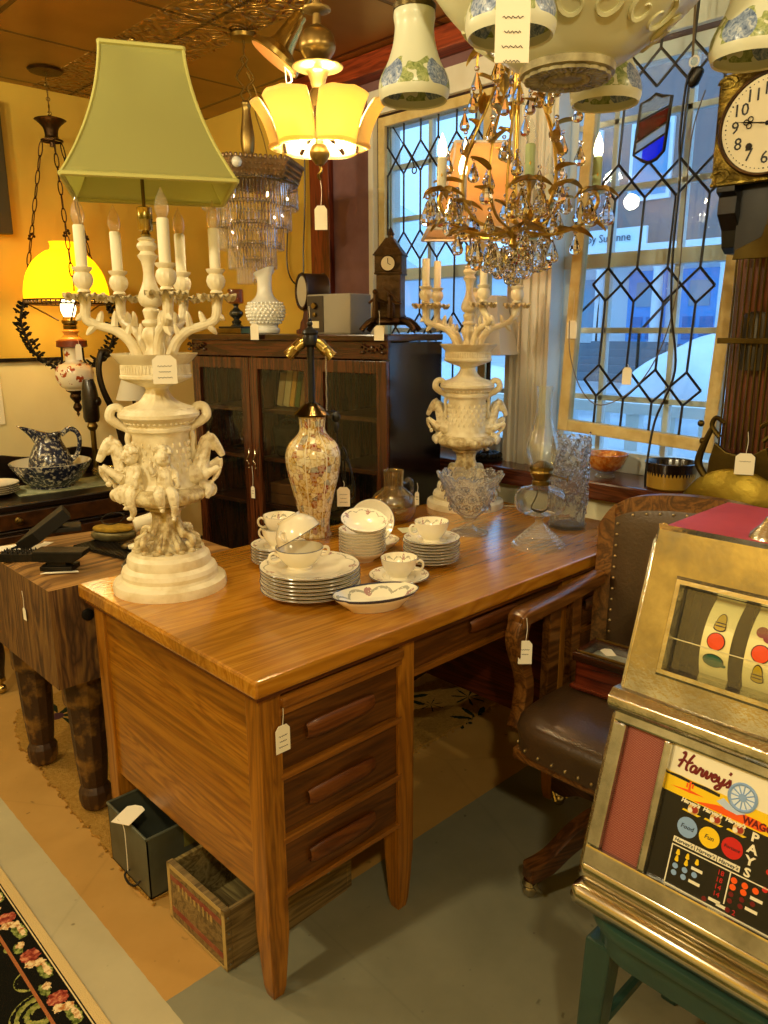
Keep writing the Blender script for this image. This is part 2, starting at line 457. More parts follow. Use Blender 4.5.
b.lo((1.755, .685, .87), (1.78, .715, WZ1))
struct('trim_5', b, CREAMT)                                                                     # fluted mullion between the windows
b = MB().lo((1.79, 1.58, .87), (XW + .03, 1.61, WZ1)); b.lo((1.79, -.62, .87), (XW + .03, -.56, WZ1))
struct('trim_6', b, CREAMT, smooth=0, bevel=.003)
b = MB().lo((1.64, -1.2, .805), (XW + .06, 1.62, .87))
struct('sill_1', b, SILLW, smooth=0, bevel=.008)
b = MB().lo((XL, YB - .015, 0), (XW, YB, .14)); struct('baseboard_back', b, BLKW, smooth=0)

SASH = mat('white window paint', '#d9dcd8', .5)
for k, (y0, y1) in enumerate(OPN):
    b = MB(); x0, x1 = 1.865, 1.90
    b.lo((x0, y0, .87), (x1 + .02, y0 + .045, WZ1)); b.lo((x0, y1 - .045, .87), (x1 + .02, y1, WZ1))
    b.lo((x0, y0, .87), (x1 + .02, y1, .945)); b.lo((x0, y0, WZ1 - .05), (x1 + .02, y1, WZ1)); b.lo((x0 - .012, y0, 1.605), (x1 + .02, y1, 1.655))
    for z in (1.14, 1.385, 1.87, 2.09): b.lo((x0 + .008, y0, z - .010), (x1, y1, z + .010))
    for y in ((1.05, 1.31) if k == 0 else (.43, .168, -.095, -.36)): b.lo((x0 + .008, y - .010, .87), (x1, y + .010, WZ1))
    w = struct('window_%d' % (k + 1), b, SASH, smooth=0, bevel=.002)
    p = MB().lo((1.882, y0 + .02, .9), (1.886, y1 - .02, WZ1 - .02)).build('pane', PANE, w, smooth=0)

# ------------------------------------------------------------------ across the street
GZ = .12; FX = 18.0
def yo(y9): return -1.10 + (y9 + 1.10) * 1.925
def zo(z9): return 1.40 + (z9 - 1.40) * 1.925
SNOW = mat('packed snow', '#e8eef4', .8, col2='#cfd8e2', vscale=1.2, bump=.5, bscale=3)
struct('ground', MB().lo((2.2, -14, GZ - .3), (40, 60, GZ)), mat('slushy street', '#b9c2cc', .5, col2='#8d98a4', vscale=.5), smooth=0)
BRK = NT('mauve brick front'); v = BRK.coord('Object', (1, 1, 1), (PI/2, 0, PI/2))
br = BRK.n('TexBrick'); br.inputs['Scale'].default_value = 4; br.inputs['Color1'].default_value = lin('#8a5a52'); br.inputs['Color2'].default_value = lin('#7a4c48'); br.inputs['Mortar'].default_value = lin('#8f7a74')
BRK.l(v, br.inputs['Vector']); BRK.bsdf(br.outputs['Color'], .85)
WHT = mat('white house paint', '#e6ebef', .6); BLUD = mat('blue door paint', '#4fa8ee', .5); GREYST = mat('grey porch steps', '#6d7680', .8)
DKGL = mat('dark shop glass', '#86a8c0', .15)
F = thing('house_front', 'mauve brick house front across the snowy street with white porch and blue doors', 'building', (FX, 9, GZ))
def fb(name, m, lo, hi, **k):
    return MB().lo((lo[0] - FX, lo[1] - 9, lo[2] - GZ), (hi[0] - FX, hi[1] - 9, hi[2] - GZ)).build(name, m, F, smooth=0, **k)
fb('brick_wall', BRK.m, (FX, 4.2, 3.1), (FX + 4, 11.9, 9.5))
fb('storefront', WHT, (FX + .3, 4.2, GZ), (FX + 4, 11.9, 3.1))
fb('cornice', WHT, (FX - .9, 4.0, 3.05), (FX + .4, 12.1, 3.3))
fb('sign_board', mat('pale sign board', '#dfe9ec', .6), (FX - .75, 8.5, 3.30), (FX - .68, 11.6, 3.72))
for y in (4.3, 6.6, 8.2, 9.75, 10.8, 11.8):
    MB().lathe([(.17, 0), (.17, .2), (.13, .25), (.115, 2.6), (.16, 2.75), (.18, 2.95)], 14).build('column', WHT, F, loc=(-.6, y - 9, 0))
for y in (8.9, 7.5):
    d = fb('front_door', BLUD, (FX + .2, y - .5, .95), (FX + .32, y + .5, 2.75))
    MB().lo((.17 , y - 9 - .26, 1.75), (.21, y - 9 + .26, 2.35)).build('door_pane', DKGL, d, smooth=0)
    for (a, c) in ((-.38, -.05), (.05, .38)): MB().lo((.18, y - 9 + a, .95), (.21, y - 9 + c, 1.5)).build('door_panel', mat('blue door panel', '#2a7fc2', .5), d, smooth=0)
for y in (10.9,): fb('shop_window', DKGL, (FX + .2, y - .8, 1.3), (FX + .32, y + .7, 2.6))
for y in (6.2, 8.9, 10.8):
    w = fb('upper_window', WHT, (FX - .08, y - .55, 4.4), (FX + .05, y + .55, 6.2))
    MB().lo((-.10, y - 9 - .45, 4.4), (-.07, y - 9 + .45, 5.95)).build('pane', mat('sky blue window glass', '#6d9cc0', .1), w, smooth=0)
b = MB()
for k in range(5): b.lo((-2.3 + .33 * k, -1.3, 0), (-.6, .7, .18 * (k + 1)))
b.build('porch_steps', GREYST, F, smooth=0)
fb('porch_floor', GREYST, (FX - .95, 4.2, GZ), (FX + .4, 11.9, .95))
for y in (.72, -1.32):
    b = MB(); b.tube([(-2.3, y, .2), (-2.3, y, 1.15), (-.7, y, 2.05), (-.7, y, .9)], .035, 6); b.build('hand_rail', IRON, F)
def yrow(s, y, z, size): text(s, 'sign_lettering', mat('dark sign paint', '#3c4a58', .7), F, size, (-.78, y - 9, z - GZ), (PI/2, 0, -PI/2), .004)
yrow('ning by Susanne', 9.75, 3.50, .27)
for (x, y, sx, sy, sz, nm, lb) in ((13.0, 4.1, 1.3, 2.1, 1.22, 'snow_bank', 'tall ploughed snow bank in front of the blue house doors'), (13.2, 10.9, .9, 2.2, .5, 'snow_bank', 'low snow bank along the far kerb beside the porch steps'), (12.2, 19.5, 1.2, 4.0, .9, 'snow_bank', 'long snow bank under the bare street trees')):
    def fn(u, w):
        a = 2 * PI * u; r = math.sin(PI / 2 * w) if w else 0
        k = 1 + .16 * math.sin(3 * a + x) + .09 * math.sin(7 * a + y)
        return (sx * r * k * math.cos(a), sy * r * k * math.sin(a), sz * math.cos(PI / 2 * w) * (1 + .12 * math.sin(5 * a) * r))
    tag(MB().grid(fn, 36, 12, closeu=True).build(nm, SNOW, loc=(x, y, GZ - .03)), lb, 'snow bank')
H = thing('neighbouring_house', 'pale gabled house beyond the left leaded panel', 'building', (24, 31, GZ))
MB().lo((0, -9, 0), (6, 6, 3.6)).build('wall', mat('pale clapboard', '#c9d6e4', .7), H, smooth=0)
MB().prism([(-9.3, 3.5), (6.3, 3.5), (-1.5, 7.5)], -.4, 6.2, Matrix(((0, 0, 1, 0), (1, 0, 0, 0), (0, 1, 0, 0), (0, 0, 0, 1)))).build('gable_roof', mat('snowy roof', '#dbe6f0', .7), H, smooth=0)
for y in (-6, -2, 2.5): MB().lo((-.06, y - .5, 1.2), (.02, y + .5, 2.9)).build('window', DKGL, H, smooth=0)
BARK = mat('bare bark', '#3d3a3c', .9)
def bare_tree(loc, h, seed, lb):
    rnd = random.Random(seed); b = MB()
    def br(p, d, L, r, lev):
        q = [Vector(p)]; dd = Vector(d)
        for i in range(3):
            dd = (dd + Vector((rnd.uniform(-.2, .2), rnd.uniform(-.2, .2), rnd.uniform(-.05, .15)))).normalized(); q.append(q[-1] + dd * L / 3)
        b.tube(q, [r, r * .85, r * .7, r * .5], 5)
        if lev:
            for k in range(3 if lev > 1 else 4):
                s = q[2] if k == 0 else q[3]; a = rnd.uniform(0, 2 * PI)
                nd = (dd + Vector((math.cos(a), math.sin(a), .25)) * rnd.uniform(.45, .8)).normalized()
                br(s, nd, L * rnd.uniform(.6, .78), r * .5, lev - 1)
    br((0, 0, 0), (0, 0, 1), h * .42, h * .024, 4)
    tag(b.build('bare_tree', BARK, loc=loc), lb, 'tree', 'bare street trees')
bare_tree((16.5, 22, GZ), 9, 1, 'bare winter tree seen through the upper left leaded panel, nearest the pale house gable')
bare_tree((19, 27, GZ), 10, 2, 'bare winter tree standing behind the other street trees in the left window')
bare_tree((15, 17.5, GZ), 9, 5, 'bare winter tree seen just left of the window mullion')
bare_tree((16, 1.2, GZ), 8, 8, 'bare winter tree in front of the brick house, behind the right leaded panel')
R = thing('porch_railing', 'white wooden railing just outside the shop windows', 'railing', (3.3, .4, GZ))
MB().lo((-.04, -2.4, .80), (.04, 3.2, .86)).build('top_rail', WHT, R, smooth=0); MB().lo((-.03, -2.4, .1), (.03, 3.2, .15)).build('bottom_rail', WHT, R, smooth=0)
b0 = MB().lo((-.03, -.04, .0), (.03, .04, .80)).build('baluster', WHT, R, smooth=0); b0.location = (0, -2.3, 0)
for k in range(1, 27): inst(b0, R, (0, -2.3 + k * .21, 0))
# ------------------------------------------------------------------ the oak desk
DW, DD, DT = 1.54, .789, .765
OAKR = wood('oak rail', '#a2661e', '#925816', '#7a480e', 0, rough=.3, coat=.3)
D = thing('desk', 'golden oak office desk covered with china and lamps', 'desk', (0, 0, 0))
b = MB(); b.lo((0, 0, DT - .036), (DW, DD, DT)); b.build('desktop', wood('desktop oak', '#d6942a', '#ca861e', '#b67414', 0, .6, rough=.26, coat=.7, boards=1, fig=1.8, pore=.2), D, smooth=0, bevel=.006)
MB().lo((.012, .014, DT - .05), (DW - .012, DD - .014, DT - .034)).build('top_moulding', OAKH, D, smooth=0)
def leg(x, y, tip=.035, w=.05):
    b = MB(); t = (w - tip) / 2
    M = Matrix.Translation((x, y, 0))
    vs = []
    for z, k in ((.0 if y < .5 else .0095, t + .004), (.024, t), (.16, 0), (.73, 0)): vs += [(k, k, z), (w - k, k, z), (w - k, w - k, z), (k, w - k, z)]
    fs = [(3, 2, 1, 0), (12, 13, 14, 15)] + [(4 * j + i, 4 * j + (i + 1) % 4, 4 * j + 4 + (i + 1) % 4, 4 * j + 4 + i) for j in range(3) for i in range(4)]
    b.add(vs, fs, M); return b.build('leg', OAKZ, D, smooth=0, bevel=.002)
for x in (.026, .402, 1.055, 1.464):
    for y in (.028, .712): leg(x, y)
MB().lo((.034, .07, .243), (.052, .72, .73)).build('side_panel', OAKY, D, smooth=0)
MB().lo((DW - .052, .07, .243), (DW - .034, .72, .73)).build('side_panel', OAKY, D, smooth=0)
MB().lo((.412, .07, .243), (.43, .72, .73)).build('inner_panel', WALN, D, smooth=0)
MB().lo((1.068, .07, .243), (1.086, .72, .73)).build('inner_panel', wood('desk inner panel', '#6e3014', '#5a2410', '#3c1608', 1, rough=.35), D, smooth=0)
MB().lo((.07, .735, .243), (1.47, .75, .73)).build('back_panel', WALN, D, smooth=0)
for x0, x1 in ((.07, .412), (1.10, 1.466)):
    MB().lo((x0, .07, .243), (x1, .73, .256)).build('pedestal_bottom', WALN, D, smooth=0)
    b = MB()
    for z in (.243, .370, .517, .660): b.lo((x0, .027, z), (x1, .06, z + (.016 if z > .25 else .012)))
    b.build('drawer_rail', OAKR, D, smooth=0, bevel=.002)
    MB().lo((x0 + .002, .016, .678), (x1 - .002, .30, .704)).build('writing_slide', OAKR, D, smooth=0, bevel=.008)
    for z0, z1 in ((.258, .367), (.388, .514), (.535, .674)):
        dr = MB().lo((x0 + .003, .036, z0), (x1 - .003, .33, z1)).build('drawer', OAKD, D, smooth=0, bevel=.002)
        w = x1 - x0; zc = (z0 + z1) / 2; xc = (x0 + x1) / 2 - .008
        out = []
        for i in range(13):
            t = i / 12; out.append((-.09 + .18 * t, -.021 + .010 * math.sin(PI * t) * 0))
        hb = MB(); L = .094; hh = .021
        def hf(u, v):
            a = 2 * PI * u; e = abs(v * 2 - 1) ** 6
            s = 1 - .28 * e
            return (xc - L + 2 * L * v, .036 - .007 * (1 - .5 * e) + .010 * math.cos(a) * s * .9, zc - .004 + hh * math.sin(a) * s)
        hb.grid(hf, 14, 20, closeu=True)
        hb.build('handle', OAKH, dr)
dr = MB().lo((.455, .042, .628), (1.052, .4, .726)).build('drawer', OAKD, D, smooth=0, bevel=.002)
hb = MB()
def hf(u, v):
    a = 2 * PI * u; e = abs(v * 2 - 1) ** 6; s = 1 - .28 * e
    return (.66 + .19 * v, .042 - .007 * (1 - .5 * e) + .010 * math.cos(a) * s, .677 + .019 * math.sin(a) * s)
hb.grid(hf, 14, 20, closeu=True); hb.build('handle', OAKH, dr)
b = MB(); b.prism([(.452, .628), (.452, .565), (.47, .60), (.50, .620), (.53, .628)], .05, .07, Matrix(((1, 0, 0, 0), (0, 0, 1, 0), (0, 1, 0, 0), (0, 0, 0, 1))))
b.build('corner_bracket', OAKD, D, smooth=0)
MB().lo((.452, .036, .612), (1.055, .06, .628)).build('drawer_rail', OAKR, D, smooth=0)
price_tag((.0735, .022, .698), 'white price tag hanging from the top left desk drawer', (.034, .058), 0, .055, 3)

# ------------------------------------------------------------------ crate and metal box under the desk
CRW = wood('weathered crate wood', '#947a4a', '#80683c', '#64502e', 0, rough=.75, coat=0, bump=.3)
CRI = wood('crate inside', '#a08a52', '#84703e', '#66522a', 1, rough=.85, coat=0, bump=.4)
c = thing('wooden_crate', 'small open wooden crate with faded red stencilling, on the floor under the desk front', 'crate', (.006, .170, 0), .03)
L, Wd, Hh = .38, .24, .160
MB().lo((0, 0, .004), (.016, Wd, Hh)).build('end_board', CRW, c, smooth=0, bevel=.002); MB().lo((L - .016, 0, .004), (L, Wd, Hh)).build('end_board', CRW, c, smooth=0, bevel=.002)
MB().lo((.016, 0, 0), (L - .016, .012, Hh - .004)).build('side_board', CRW, c, smooth=0, bevel=.002); MB().lo((.016, Wd - .012, 0), (L - .016, Wd, Hh - .004)).build('side_board', CRI, c, smooth=0, bevel=.002)
MB().lo((.016, .012, .002), (L - .016, Wd - .012, .012)).build('bottom_board', CRI, c, smooth=0)
b = MB(); RED = mat('faded red stencil', '#7c3324', .85, col2='#8f5a38', vscale=30)
for z in (.030, .118): b.lo((-.0012, .014, z), (0, Wd - .014, z + .014))
b.build('stencilled_band', RED, c, smooth=0)
b = MB(); rnd = random.Random(8)
for k in range(9): b.lo((-.0014, .05 + k * .017, .104 - rnd.uniform(0, .006)), (-.0002, .05 + k * .017 + rnd.uniform(.004, .009), .119 + rnd.uniform(0, .006)))
b.build('worn_print', mat('faded yellow print', '#a88c50', .85), c, smooth=0)
for (y0, y1, z0, z1) in ((0, .012, 0, Hh), (Wd - .012, Wd, 0, Hh), (0, Wd, Hh - .012, Hh), (0, Wd, 0, .010)): MB().lo((-.001, y0, max(z0, .004)), (0, y1, z1)).build('bare_edge', mat('bare crate wood', '#b09458', .8), c, smooth=0)
b = MB()
for z in (.02, .06, .10, .14): b.ball((.008, -.0005, z), .0028, 8, 5)
b.ball((.30, -.001, .09), .005, 8, 5); b.build('nail_heads', mat('nail steel', '#8d8a80', .4, 1), c)
m = thing('metal_box', 'open dark green metal file box with wire handle, on the carpet under the desk', 'box', (-.012, .488, .0096), 0)
GM = mat('dark green metal', '#5c6052', .45, .25, '#4a4a3a', 9)
b = MB(); L, Wd, Hh = .33, .215, .170; t = .003
b.lo((0, 0, 0), (L, Wd, .004)); b.lo((0, 0, 0), (t, Wd, Hh)); b.lo((L - t, 0, 0), (L, Wd, Hh)); b.lo((0, 0, 0), (L, t, Hh)); b.lo((0, Wd - t, 0), (L, Wd, Hh))
b.build('body', GM, m, smooth=0)
b = MB()
for (p, q) in (((0, 0), (L, 0)), ((L, 0), (L, Wd)), ((L, Wd), (0, Wd)), ((0, Wd), (0, 0))): b.tube([(p[0], p[1], Hh), (q[0], q[1], Hh)], .004, 8)
b.build('rolled_rim', GM, m)
MB().tube(bez([(-.002, .05, .028), (-.016, .052, .02), (-.020, .08, .014), (-.016, .108, .02), (-.002, .11, .028)], 5), .003, 8).build('handle', IRON, m)
MB().lo((.10, -.0012, .10), (.22, 0, .15)).build('label', mat('old olive paper', '#6f6a2c', .8), m, smooth=0)
t = thing('price_tag', 'white price tag lying on the rim of the dark green metal box', 'price tag', (.0, .60, .190), 0, 'price tags lying flat')
MB().prism([(-.03, -.035), (.03, -.035), (.03, .025), (.012, .035), (-.012, .035), (-.03, .025)], -.0006, .0006, Euler((.12, -.12, -1.2)).to_matrix().to_4x4()).build('paper', TAGP, t, smooth=0)
MB().tube(bez([(-.03, .005, .0), (-.022, -.01, -.02), (-.022, -.014, -.08), (-.024, -.016, -.145)], 6), .0012, 5).build('string', STRING, t)
CREAMH = mat('antique cream figure glaze', '#ebdfbe', .42, col2='#b79f6c', vscale=60, lo=.46, hi=.72, bump=.15, bscale=160)
BULBG = glass('clear bulb glass', '#fff6e0', .02, 1.5, strength=3.0, diffuse=.10)
# ------------------------------------------------------------------ the pair of candelabra lamps
def horse_mesh():
    b = MB()
    def T(pts, rs, n=10): q = bez(pts, 6); b.tube(q, lerpr(rs, len(q)), n)
    T([(.045, 0, .285), (.072, 0, .285), (.092, 0, .292)], [.026, .030, .026], 12)            # barrel and chest
    b.ball((.095, 0, .292), (.022, .024, .026))
    T([(.088, 0, .300), (.096, 0, .325), (.104, 0, .348), (.112, 0, .364)], [.024, .019, .015, .012], 12)   # neck
    T([(.106, 0, .368), (.118, 0, .369), (.131, 0, .353), (.142, 0, .333), (.146, 0, .325)], [.011, .0145, .0115, .0090, .0065], 12)  # head
    T([(.112, 0, .358), (.122, 0, .349), (.127, 0, .341)], [.008, .009, .005])                   # jaw
    for s in (-1, 1):
        T([(.112, .006 * s, .372), (.113, .008 * s, .381), (.116, .008 * s, .387)], [.004, .0038, .001], 6)
        b.ball((.126, .009 * s, .356), .0025, 6, 5); b.ball((.140, .005 * s, .331), .0022, 6, 5)
    T([(.096, .016, .285), (.118, .017, .300), (.139, .016, .316)], [.015, .010, .0072]); T([(.139, .016, .316), (.140, .015, .298), (.131, .014, .280)], [.0075, .0055, .005]); b.ball((.127, .014, .272), (.0075, .006, .008), 8, 6)
    T([(.096, -.016, .282), (.114, -.018, .290), (.134, -.017, .300)], [.015, .010, .0072]); T([(.134, -.017, .300), (.130, -.016, .282), (.118, -.015, .268)], [.0075, .0055, .005]); b.ball((.113, -.015, .261), (.0075, .006, .008), 8, 6)
    rnd = random.Random(3)
    for k in range(26):                                                                         # mane curls
        t = k / 25; x = .112 - .034 * t; z = .376 - .085 * t
        for s in (-1, 0, 1):
            T([(x - .002, .004 * s, z), (x - .014, .011 * s + rnd.uniform(-.003, .003), z - .006), (x - .020, .012 * s, z - .018 + rnd.uniform(-.004, .004))], [.0042, .0038, .0015], 6)
    T([(.112, 0, .378), (.121, 0, .378), (.126, 0, .370)], [.004, .004, .001], 6)
    for k in range(14):                                                                         # acanthus foliage under the chest
        a = -1.5 + 3.0 * k / 13; L = .035 + .01 * rnd.random()
        T([(.085, .02 * math.sin(a), .262), (.102 + .01 * math.cos(a), .026 * math.sin(a), .250), (.108 + .012 * math.cos(a * 2), .040 * math.sin(a), .236 + .01 * math.cos(3 * a))], [.010, .009, .003], 6)
    T([(.10, 0, .255), (.118, .004, .245), (.118, 0, .232), (.108, 0, .226)], [.011, .010, .006, .003])
    return b
def cherub_mesh():
    """seated on the urn shoulder: x to its left, -y forward, origin at the urn axis"""
    b = MB()
    def T(pts, rs, n=10): q = bez(pts, 5); b.tube(q, [x * 1.14 for x in lerpr(rs, len(q))], n)
    y = -.080
    T([(0, y + .012, .262), (0, y, .280), (.001, y + .002, .300), (0, y + .004, .315), (0, y + .002, .324)], [.017, .0185, .0165, .014, .007], 12)
    b.ball((0, y - .004, .286), (.0155, .012, .014))
    b.ball((-.001, y - .004, .341), (.0195, .020, .0215)); b.ball((0, y - .0235, .338), (.003, .004, .003), 8, 6)
    for s in (-1, 1):
        b.ball((.0085 * s, y - .016, .333), (.006, .005, .006), 8, 6)
        T([(.013 * s, y + .002, .314), (.024 * s, y - .002, .303), (.026 * s, y - .012, .290 if s > 0 else .305)], [.0085, .0075, .006]); T([(.026 * s, y - .012, .290 if s > 0 else .305), (.030 * s, y - .012, .278 if s > 0 else .322), (.026 * s, y - .010, .268 if s > 0 else .334)], [.006, .005, .0045])
    rnd = random.Random(5)
    for k in range(46):
        a = rnd.uniform(0, 2 * PI); e = rnd.uniform(.05, 1.1); c = Vector((math.cos(a) * math.sin(e), math.sin(a) * math.sin(e), math.cos(e)))
        if c.y < -.45 and c.z < .75: continue
        b.ball((-.001 + c.x * .0215, y - .002 + c.y * .0215, .343 + c.z * .0225), .0065, 6, 5)
    T([(-.009, y, .265), (-.014, y - .022, .256), (-.012, y - .020, .232)], [.0125, .0125, .009]); T([(-.012, y - .020, .232), (-.010, y - .012, .222)], [.0085, .007]); b.ball((-.010, y - .018, .216), (.006, .010, .005))
    T([(.009, y, .265), (.016, y - .020, .254), (.018, y - .022, .230)], [.0125, .0125, .0095]); T([(.018, y - .022, .230), (.018, y - .018, .212), (.015, y - .020, .200)], [.009, .0075, .005]); b.ball((.015, y - .025, .196), (.0055, .010, .005))
    T([(-.022, y + .01, .262), (0, y - .004, .256), (.024, y + .01, .268)], [.008, .010, .007])
    return b
def gad(n, d): return lambda a, z: 1 + d * abs(math.cos(n * a / 2))
def leafdisc(R, n=9, drop=.012):
    b = MB()
    def fn(u, v):
        a = 2 * PI * u; k = abs(math.sin(n * a / 2)) ** .6; r = R * v * (.72 + .28 * k)
        return (r * math.cos(a), r * math.sin(a), -drop * (v ** 2) * (1.3 - .8 * k) + .004 * math.sin(2 * n * a) * v * v + .004 * (v > .85) * k)
    b.grid(fn, n * 12, 8, closeu=True)
    def fn2(u, v): p = fn(u, v); return (p[0], p[1], p[2] - .003)
    b.grid(fn2, n * 12, 8, closeu=True); return b
HORSE = None
_cand = {}
def candelabra(label, loc, rz, arms, scale, shade_rz, shade_mat, shade_off=(0, 0), fig=True, sag=0):
    R = thing('candelabra_lamp', label, 'lamp', loc, rz, 'pair of candelabra table lamps'); R.scale = (scale,) * 3
    MB().lathe([(.02, 0), (.139, 0), (.1395, .012), (.137, .022), (.119, .028), (.116, .034), (.118, .044), (.114, .054), (.108, .058), (.102, .062), (.103, .072), (.100, .084), (.094, .088), (.090, .092), (.088, .100), (.02, .104)], 56).build('base', CREAM, R, smooth=30)
    if 'ped' not in _cand:
        b = MB(); b.lathe(smoothprof([(.080, .098), (.058, .108), (.038, .125), (.033, .15), (.032, .185), (.038, .198), (.045, .203)], 4), 40, rad=lambda a, z: 1 + .09 * math.cos(8 * a))
        for k in range(4):
            a = PI / 4 + k * PI / 2; ca, sa = math.cos(a), math.sin(a)
            sp = []
            for i in range(22):
                t = i / 21; q = 4.6 * t; rr = .022 * (1 - .72 * t); x = .068 + rr * math.cos(PI * .75 - q); z = .122 + rr * math.sin(PI * .75 - q)
                sp.append((x * ca, x * sa, z))
            pre = bez([(.034 * ca, .034 * sa, .182), (.040 * ca, .040 * sa, .160), tuple(sp[0])], 5)
            b.tube(pre + sp[1:], lerpr([.006, .009, .010, .007, .004], len(pre) + len(sp) - 1), 8)
            b.ball((.066 * ca, .066 * sa, .120), (.007, .007, .007), 8, 6)
            for s in (-1, 1):
                a2 = a + s * .5; b.tube(bez([(.07 * math.cos(a2), .07 * math.sin(a2), .104), (.078 * math.cos(a2), .078 * math.sin(a2), .118), (.060 * math.cos(a2), .060 * math.sin(a2), .132), (.05 * math.cos(a2), .05 * math.sin(a2), .146)], 4), lerpr([.006, .007, .006, .003], 13), 7)
        for k in range(16):
            a = k * PI / 8; b.ball((.078 * math.cos(a), .078 * math.sin(a), .103), (.010, .010, .006), 8, 6, rot=(0, 0, a))
        o = sculpt(b, 'pedestal', CREAMD, R, .0016, 1)
        _cand['ped'] = o
        b = MB(); b.lathe([(.044, .200), (.050, .203), (.050, .208), (.046, .211), (.052, .212)] + smoothprof([(.06, .214), (.086, .222), (.098, .232), (.099, .243), (.092, .254), (.082, .260)], 4), 72, rad=lambda a, z: 1 + (.035 * abs(math.cos(18 * a)) if .213 < z < .25 else 0))
        _cand['bowl'] = b.build('gadrooned_bowl', CREAMD, R)
        b = MB(); b.lathe([(.082, .256), (.076, .262), (.070, .266), (.067, .272), (.066, .300), (.066, .382), (.068, .388), (.071, .393), (.076, .397), (.077, .404), (.072, .408), (.080, .417), (.090, .424), (.0955, .430), (.0955, .438), (.090, .442), (.086, .445), (.083, .447), (.078, .450), (.058, .457), (.042, .465), (.034, .473), (.029, .482), (.026, .492), (.030, .502)], 72, rad=lambda a, z: 1 + (.07 * abs(math.cos(14 * a)) if .449 < z < .468 else 0) + (.07 * abs(math.cos(9 * a)) if .469 < z < .486 else 0))
        for k in range(22):
            for j in range(5):                                                                   # lattice panels
                a = k * 2 * PI / 22 + (j % 2) * PI / 22; b.ball((.0662 * math.cos(a), .0662 * math.sin(a), .300 + .016 * j), (.004, .0035, .0065), 6, 5, rot=(0, 0, a))
        for k in range(40):
            a = k * PI / 20; b.ball((.0800 * math.cos(a), .0800 * math.sin(a), .4175), .0042, 6, 5)
        _cand['body'] = b.build('urn_body', CREAM, R)
        b = MB(); b.lathe([(.028, .498), (.040, .503), (.060, .510), (.078, .517), (.083, .521), (.083, .527), (.0795, .530), (.0785, .552), (.081, .555), (.086, .560), (.092, .568), (.097, .574), (.0985, .577), (.094, .577), (.086, .566), (.072, .560), (.001, .556)], 80, rad=lambda a, z: 1 + (.018 * abs(math.cos(24 * a)) if z > .566 else 0) + (.03 * abs(math.cos(12 * a)) if .499 < z < .514 else 0))
        for k in range(60):
            a = k * PI / 30; b.tube([(.0797 * math.cos(a), .0797 * math.sin(a), .531), (.0797 * math.cos(a + .05), .0797 * math.sin(a + .05), .551)], .0012, 4); b.tube([(.0797 * math.cos(a + .05), .0797 * math.sin(a + .05), .531), (.0797 * math.cos(a), .0797 * math.sin(a), .551)], .0012, 4)
        _cand['cup'] = b.build('upper_bowl', CREAM, R)
        b = MB()
        for s in (0, 1):
            M = Matrix.Rotation(PI * s, 4, 'Z')
            q = bez([(.070, 0, .385), (.076, 0, .400), (.096, 0, .413), (.112, 0, .428), (.108, 0, .447), (.094, 0, .452), (.085, 0, .444), (.082, 0, .432)], 6)
            b.tube(q, lerpr([.006, .009, .011, .0115, .011, .010, .010, .006], len(q)), 10, M=M)
            q = bez([(.072, 0, .390), (.077, .0, .375), (.074, 0, .350), (.076, 0, .335), (.070, 0, .320)], 5); b.tube(q, lerpr([.008, .006, .005, .007, .003], len(q)), 8, M=M)
            _cand['hand%d' % s] = b.build('scroll_handle', CREAM, R); b = MB()
        h0 = sculpt(horse_mesh(), 'horse_figure', CREAMH, R, .0011, 1); _cand['h'] = h0
        inst(h0, R, rot=(0, 0, PI))
        c0 = sculpt(cherub_mesh(), 'cherub_figure', CREAMH, R, .0011, 1); _cand['c'] = c0
        c0.location = (.002, 0, 0); inst(c0, R, (.0, 0, 0), (0, 0, -1.02)); inst(c0, R, (.0, 0, 0), (0, 0, PI - .5))
        b = MB(); b.lathe(smoothprof([(.030, .556), (.022, .575), (.016, .59), (.020, .605), (.024, .620), (.019, .633), (.012, .640)], 4), 28, rad=lambda a, z: 1 + .08 * math.cos(8 * a))
        b.lathe([(.012, .636), (.020, .640), (.024, .646), (.022, .652)] + smoothprof([(.016, .655), (.019, .668), (.020, .675), (.014, .682)], 4) + [(.022, .686), (.027, .694), (.028, .703), (.025, .714), (.019, .727), (.014, .742), (.012, .757), (.013, .772), (.016, .785), (.021, .792), (.023, .797), (.018, .801), (.015, .806), (.020, .811), (.023, .817), (.021, .823), (.016, .827), (.020, .832), (.012, .837), (.001, .838)], 32)
        _cand['stem'] = b.build('stem', CREAM, R)
        b = MB(); b.lathe([(.006, .836), (.012, .842), (.008, .847), (.016, .852), (.0165, .874), (.0175, .876), (.0165, .878), (.0165, .896), (.017, .900), (.013, .902), (.001, .902)], 24); b.tube([(.016, 0, .868), (.030, 0, .868)], .0028, 8); b.ball((.031, 0, .868), .005, 8, 6)
        _cand['sock'] = b.build('socket', BRASSB, R)
        b = MB(); b.tube([(0, 0, .90), (0, 0, 1.235)], .004, 8); b.ball((0, 0, 1.24), .008, 10, 8)
        for k in range(4): b.tube([(0, 0, 1.212), (.095 * math.cos(k * PI/2 + PI/4), .095 * math.sin(k * PI/2 + PI/4), 1.212)], .0018, 6)
        _cand['rod'] = b.build('shade_rod', BRASS, R)
    else:
        for k in ('ped', 'bowl', 'body', 'cup', 'hand0', 'hand1', 'stem', 'sock'): inst(_cand[k], R)
        inst(_cand['rod'], R)
        inst(_cand['h'], R, rot=(0, 0, .25)); inst(_cand['h'], R, rot=(0, 0, PI - .25)); inst(_cand['c'], R, (0, 0, 0), (0, 0, PI)); inst(_cand['c'], R, (0, 0, 0), (0, 0, PI - .95))
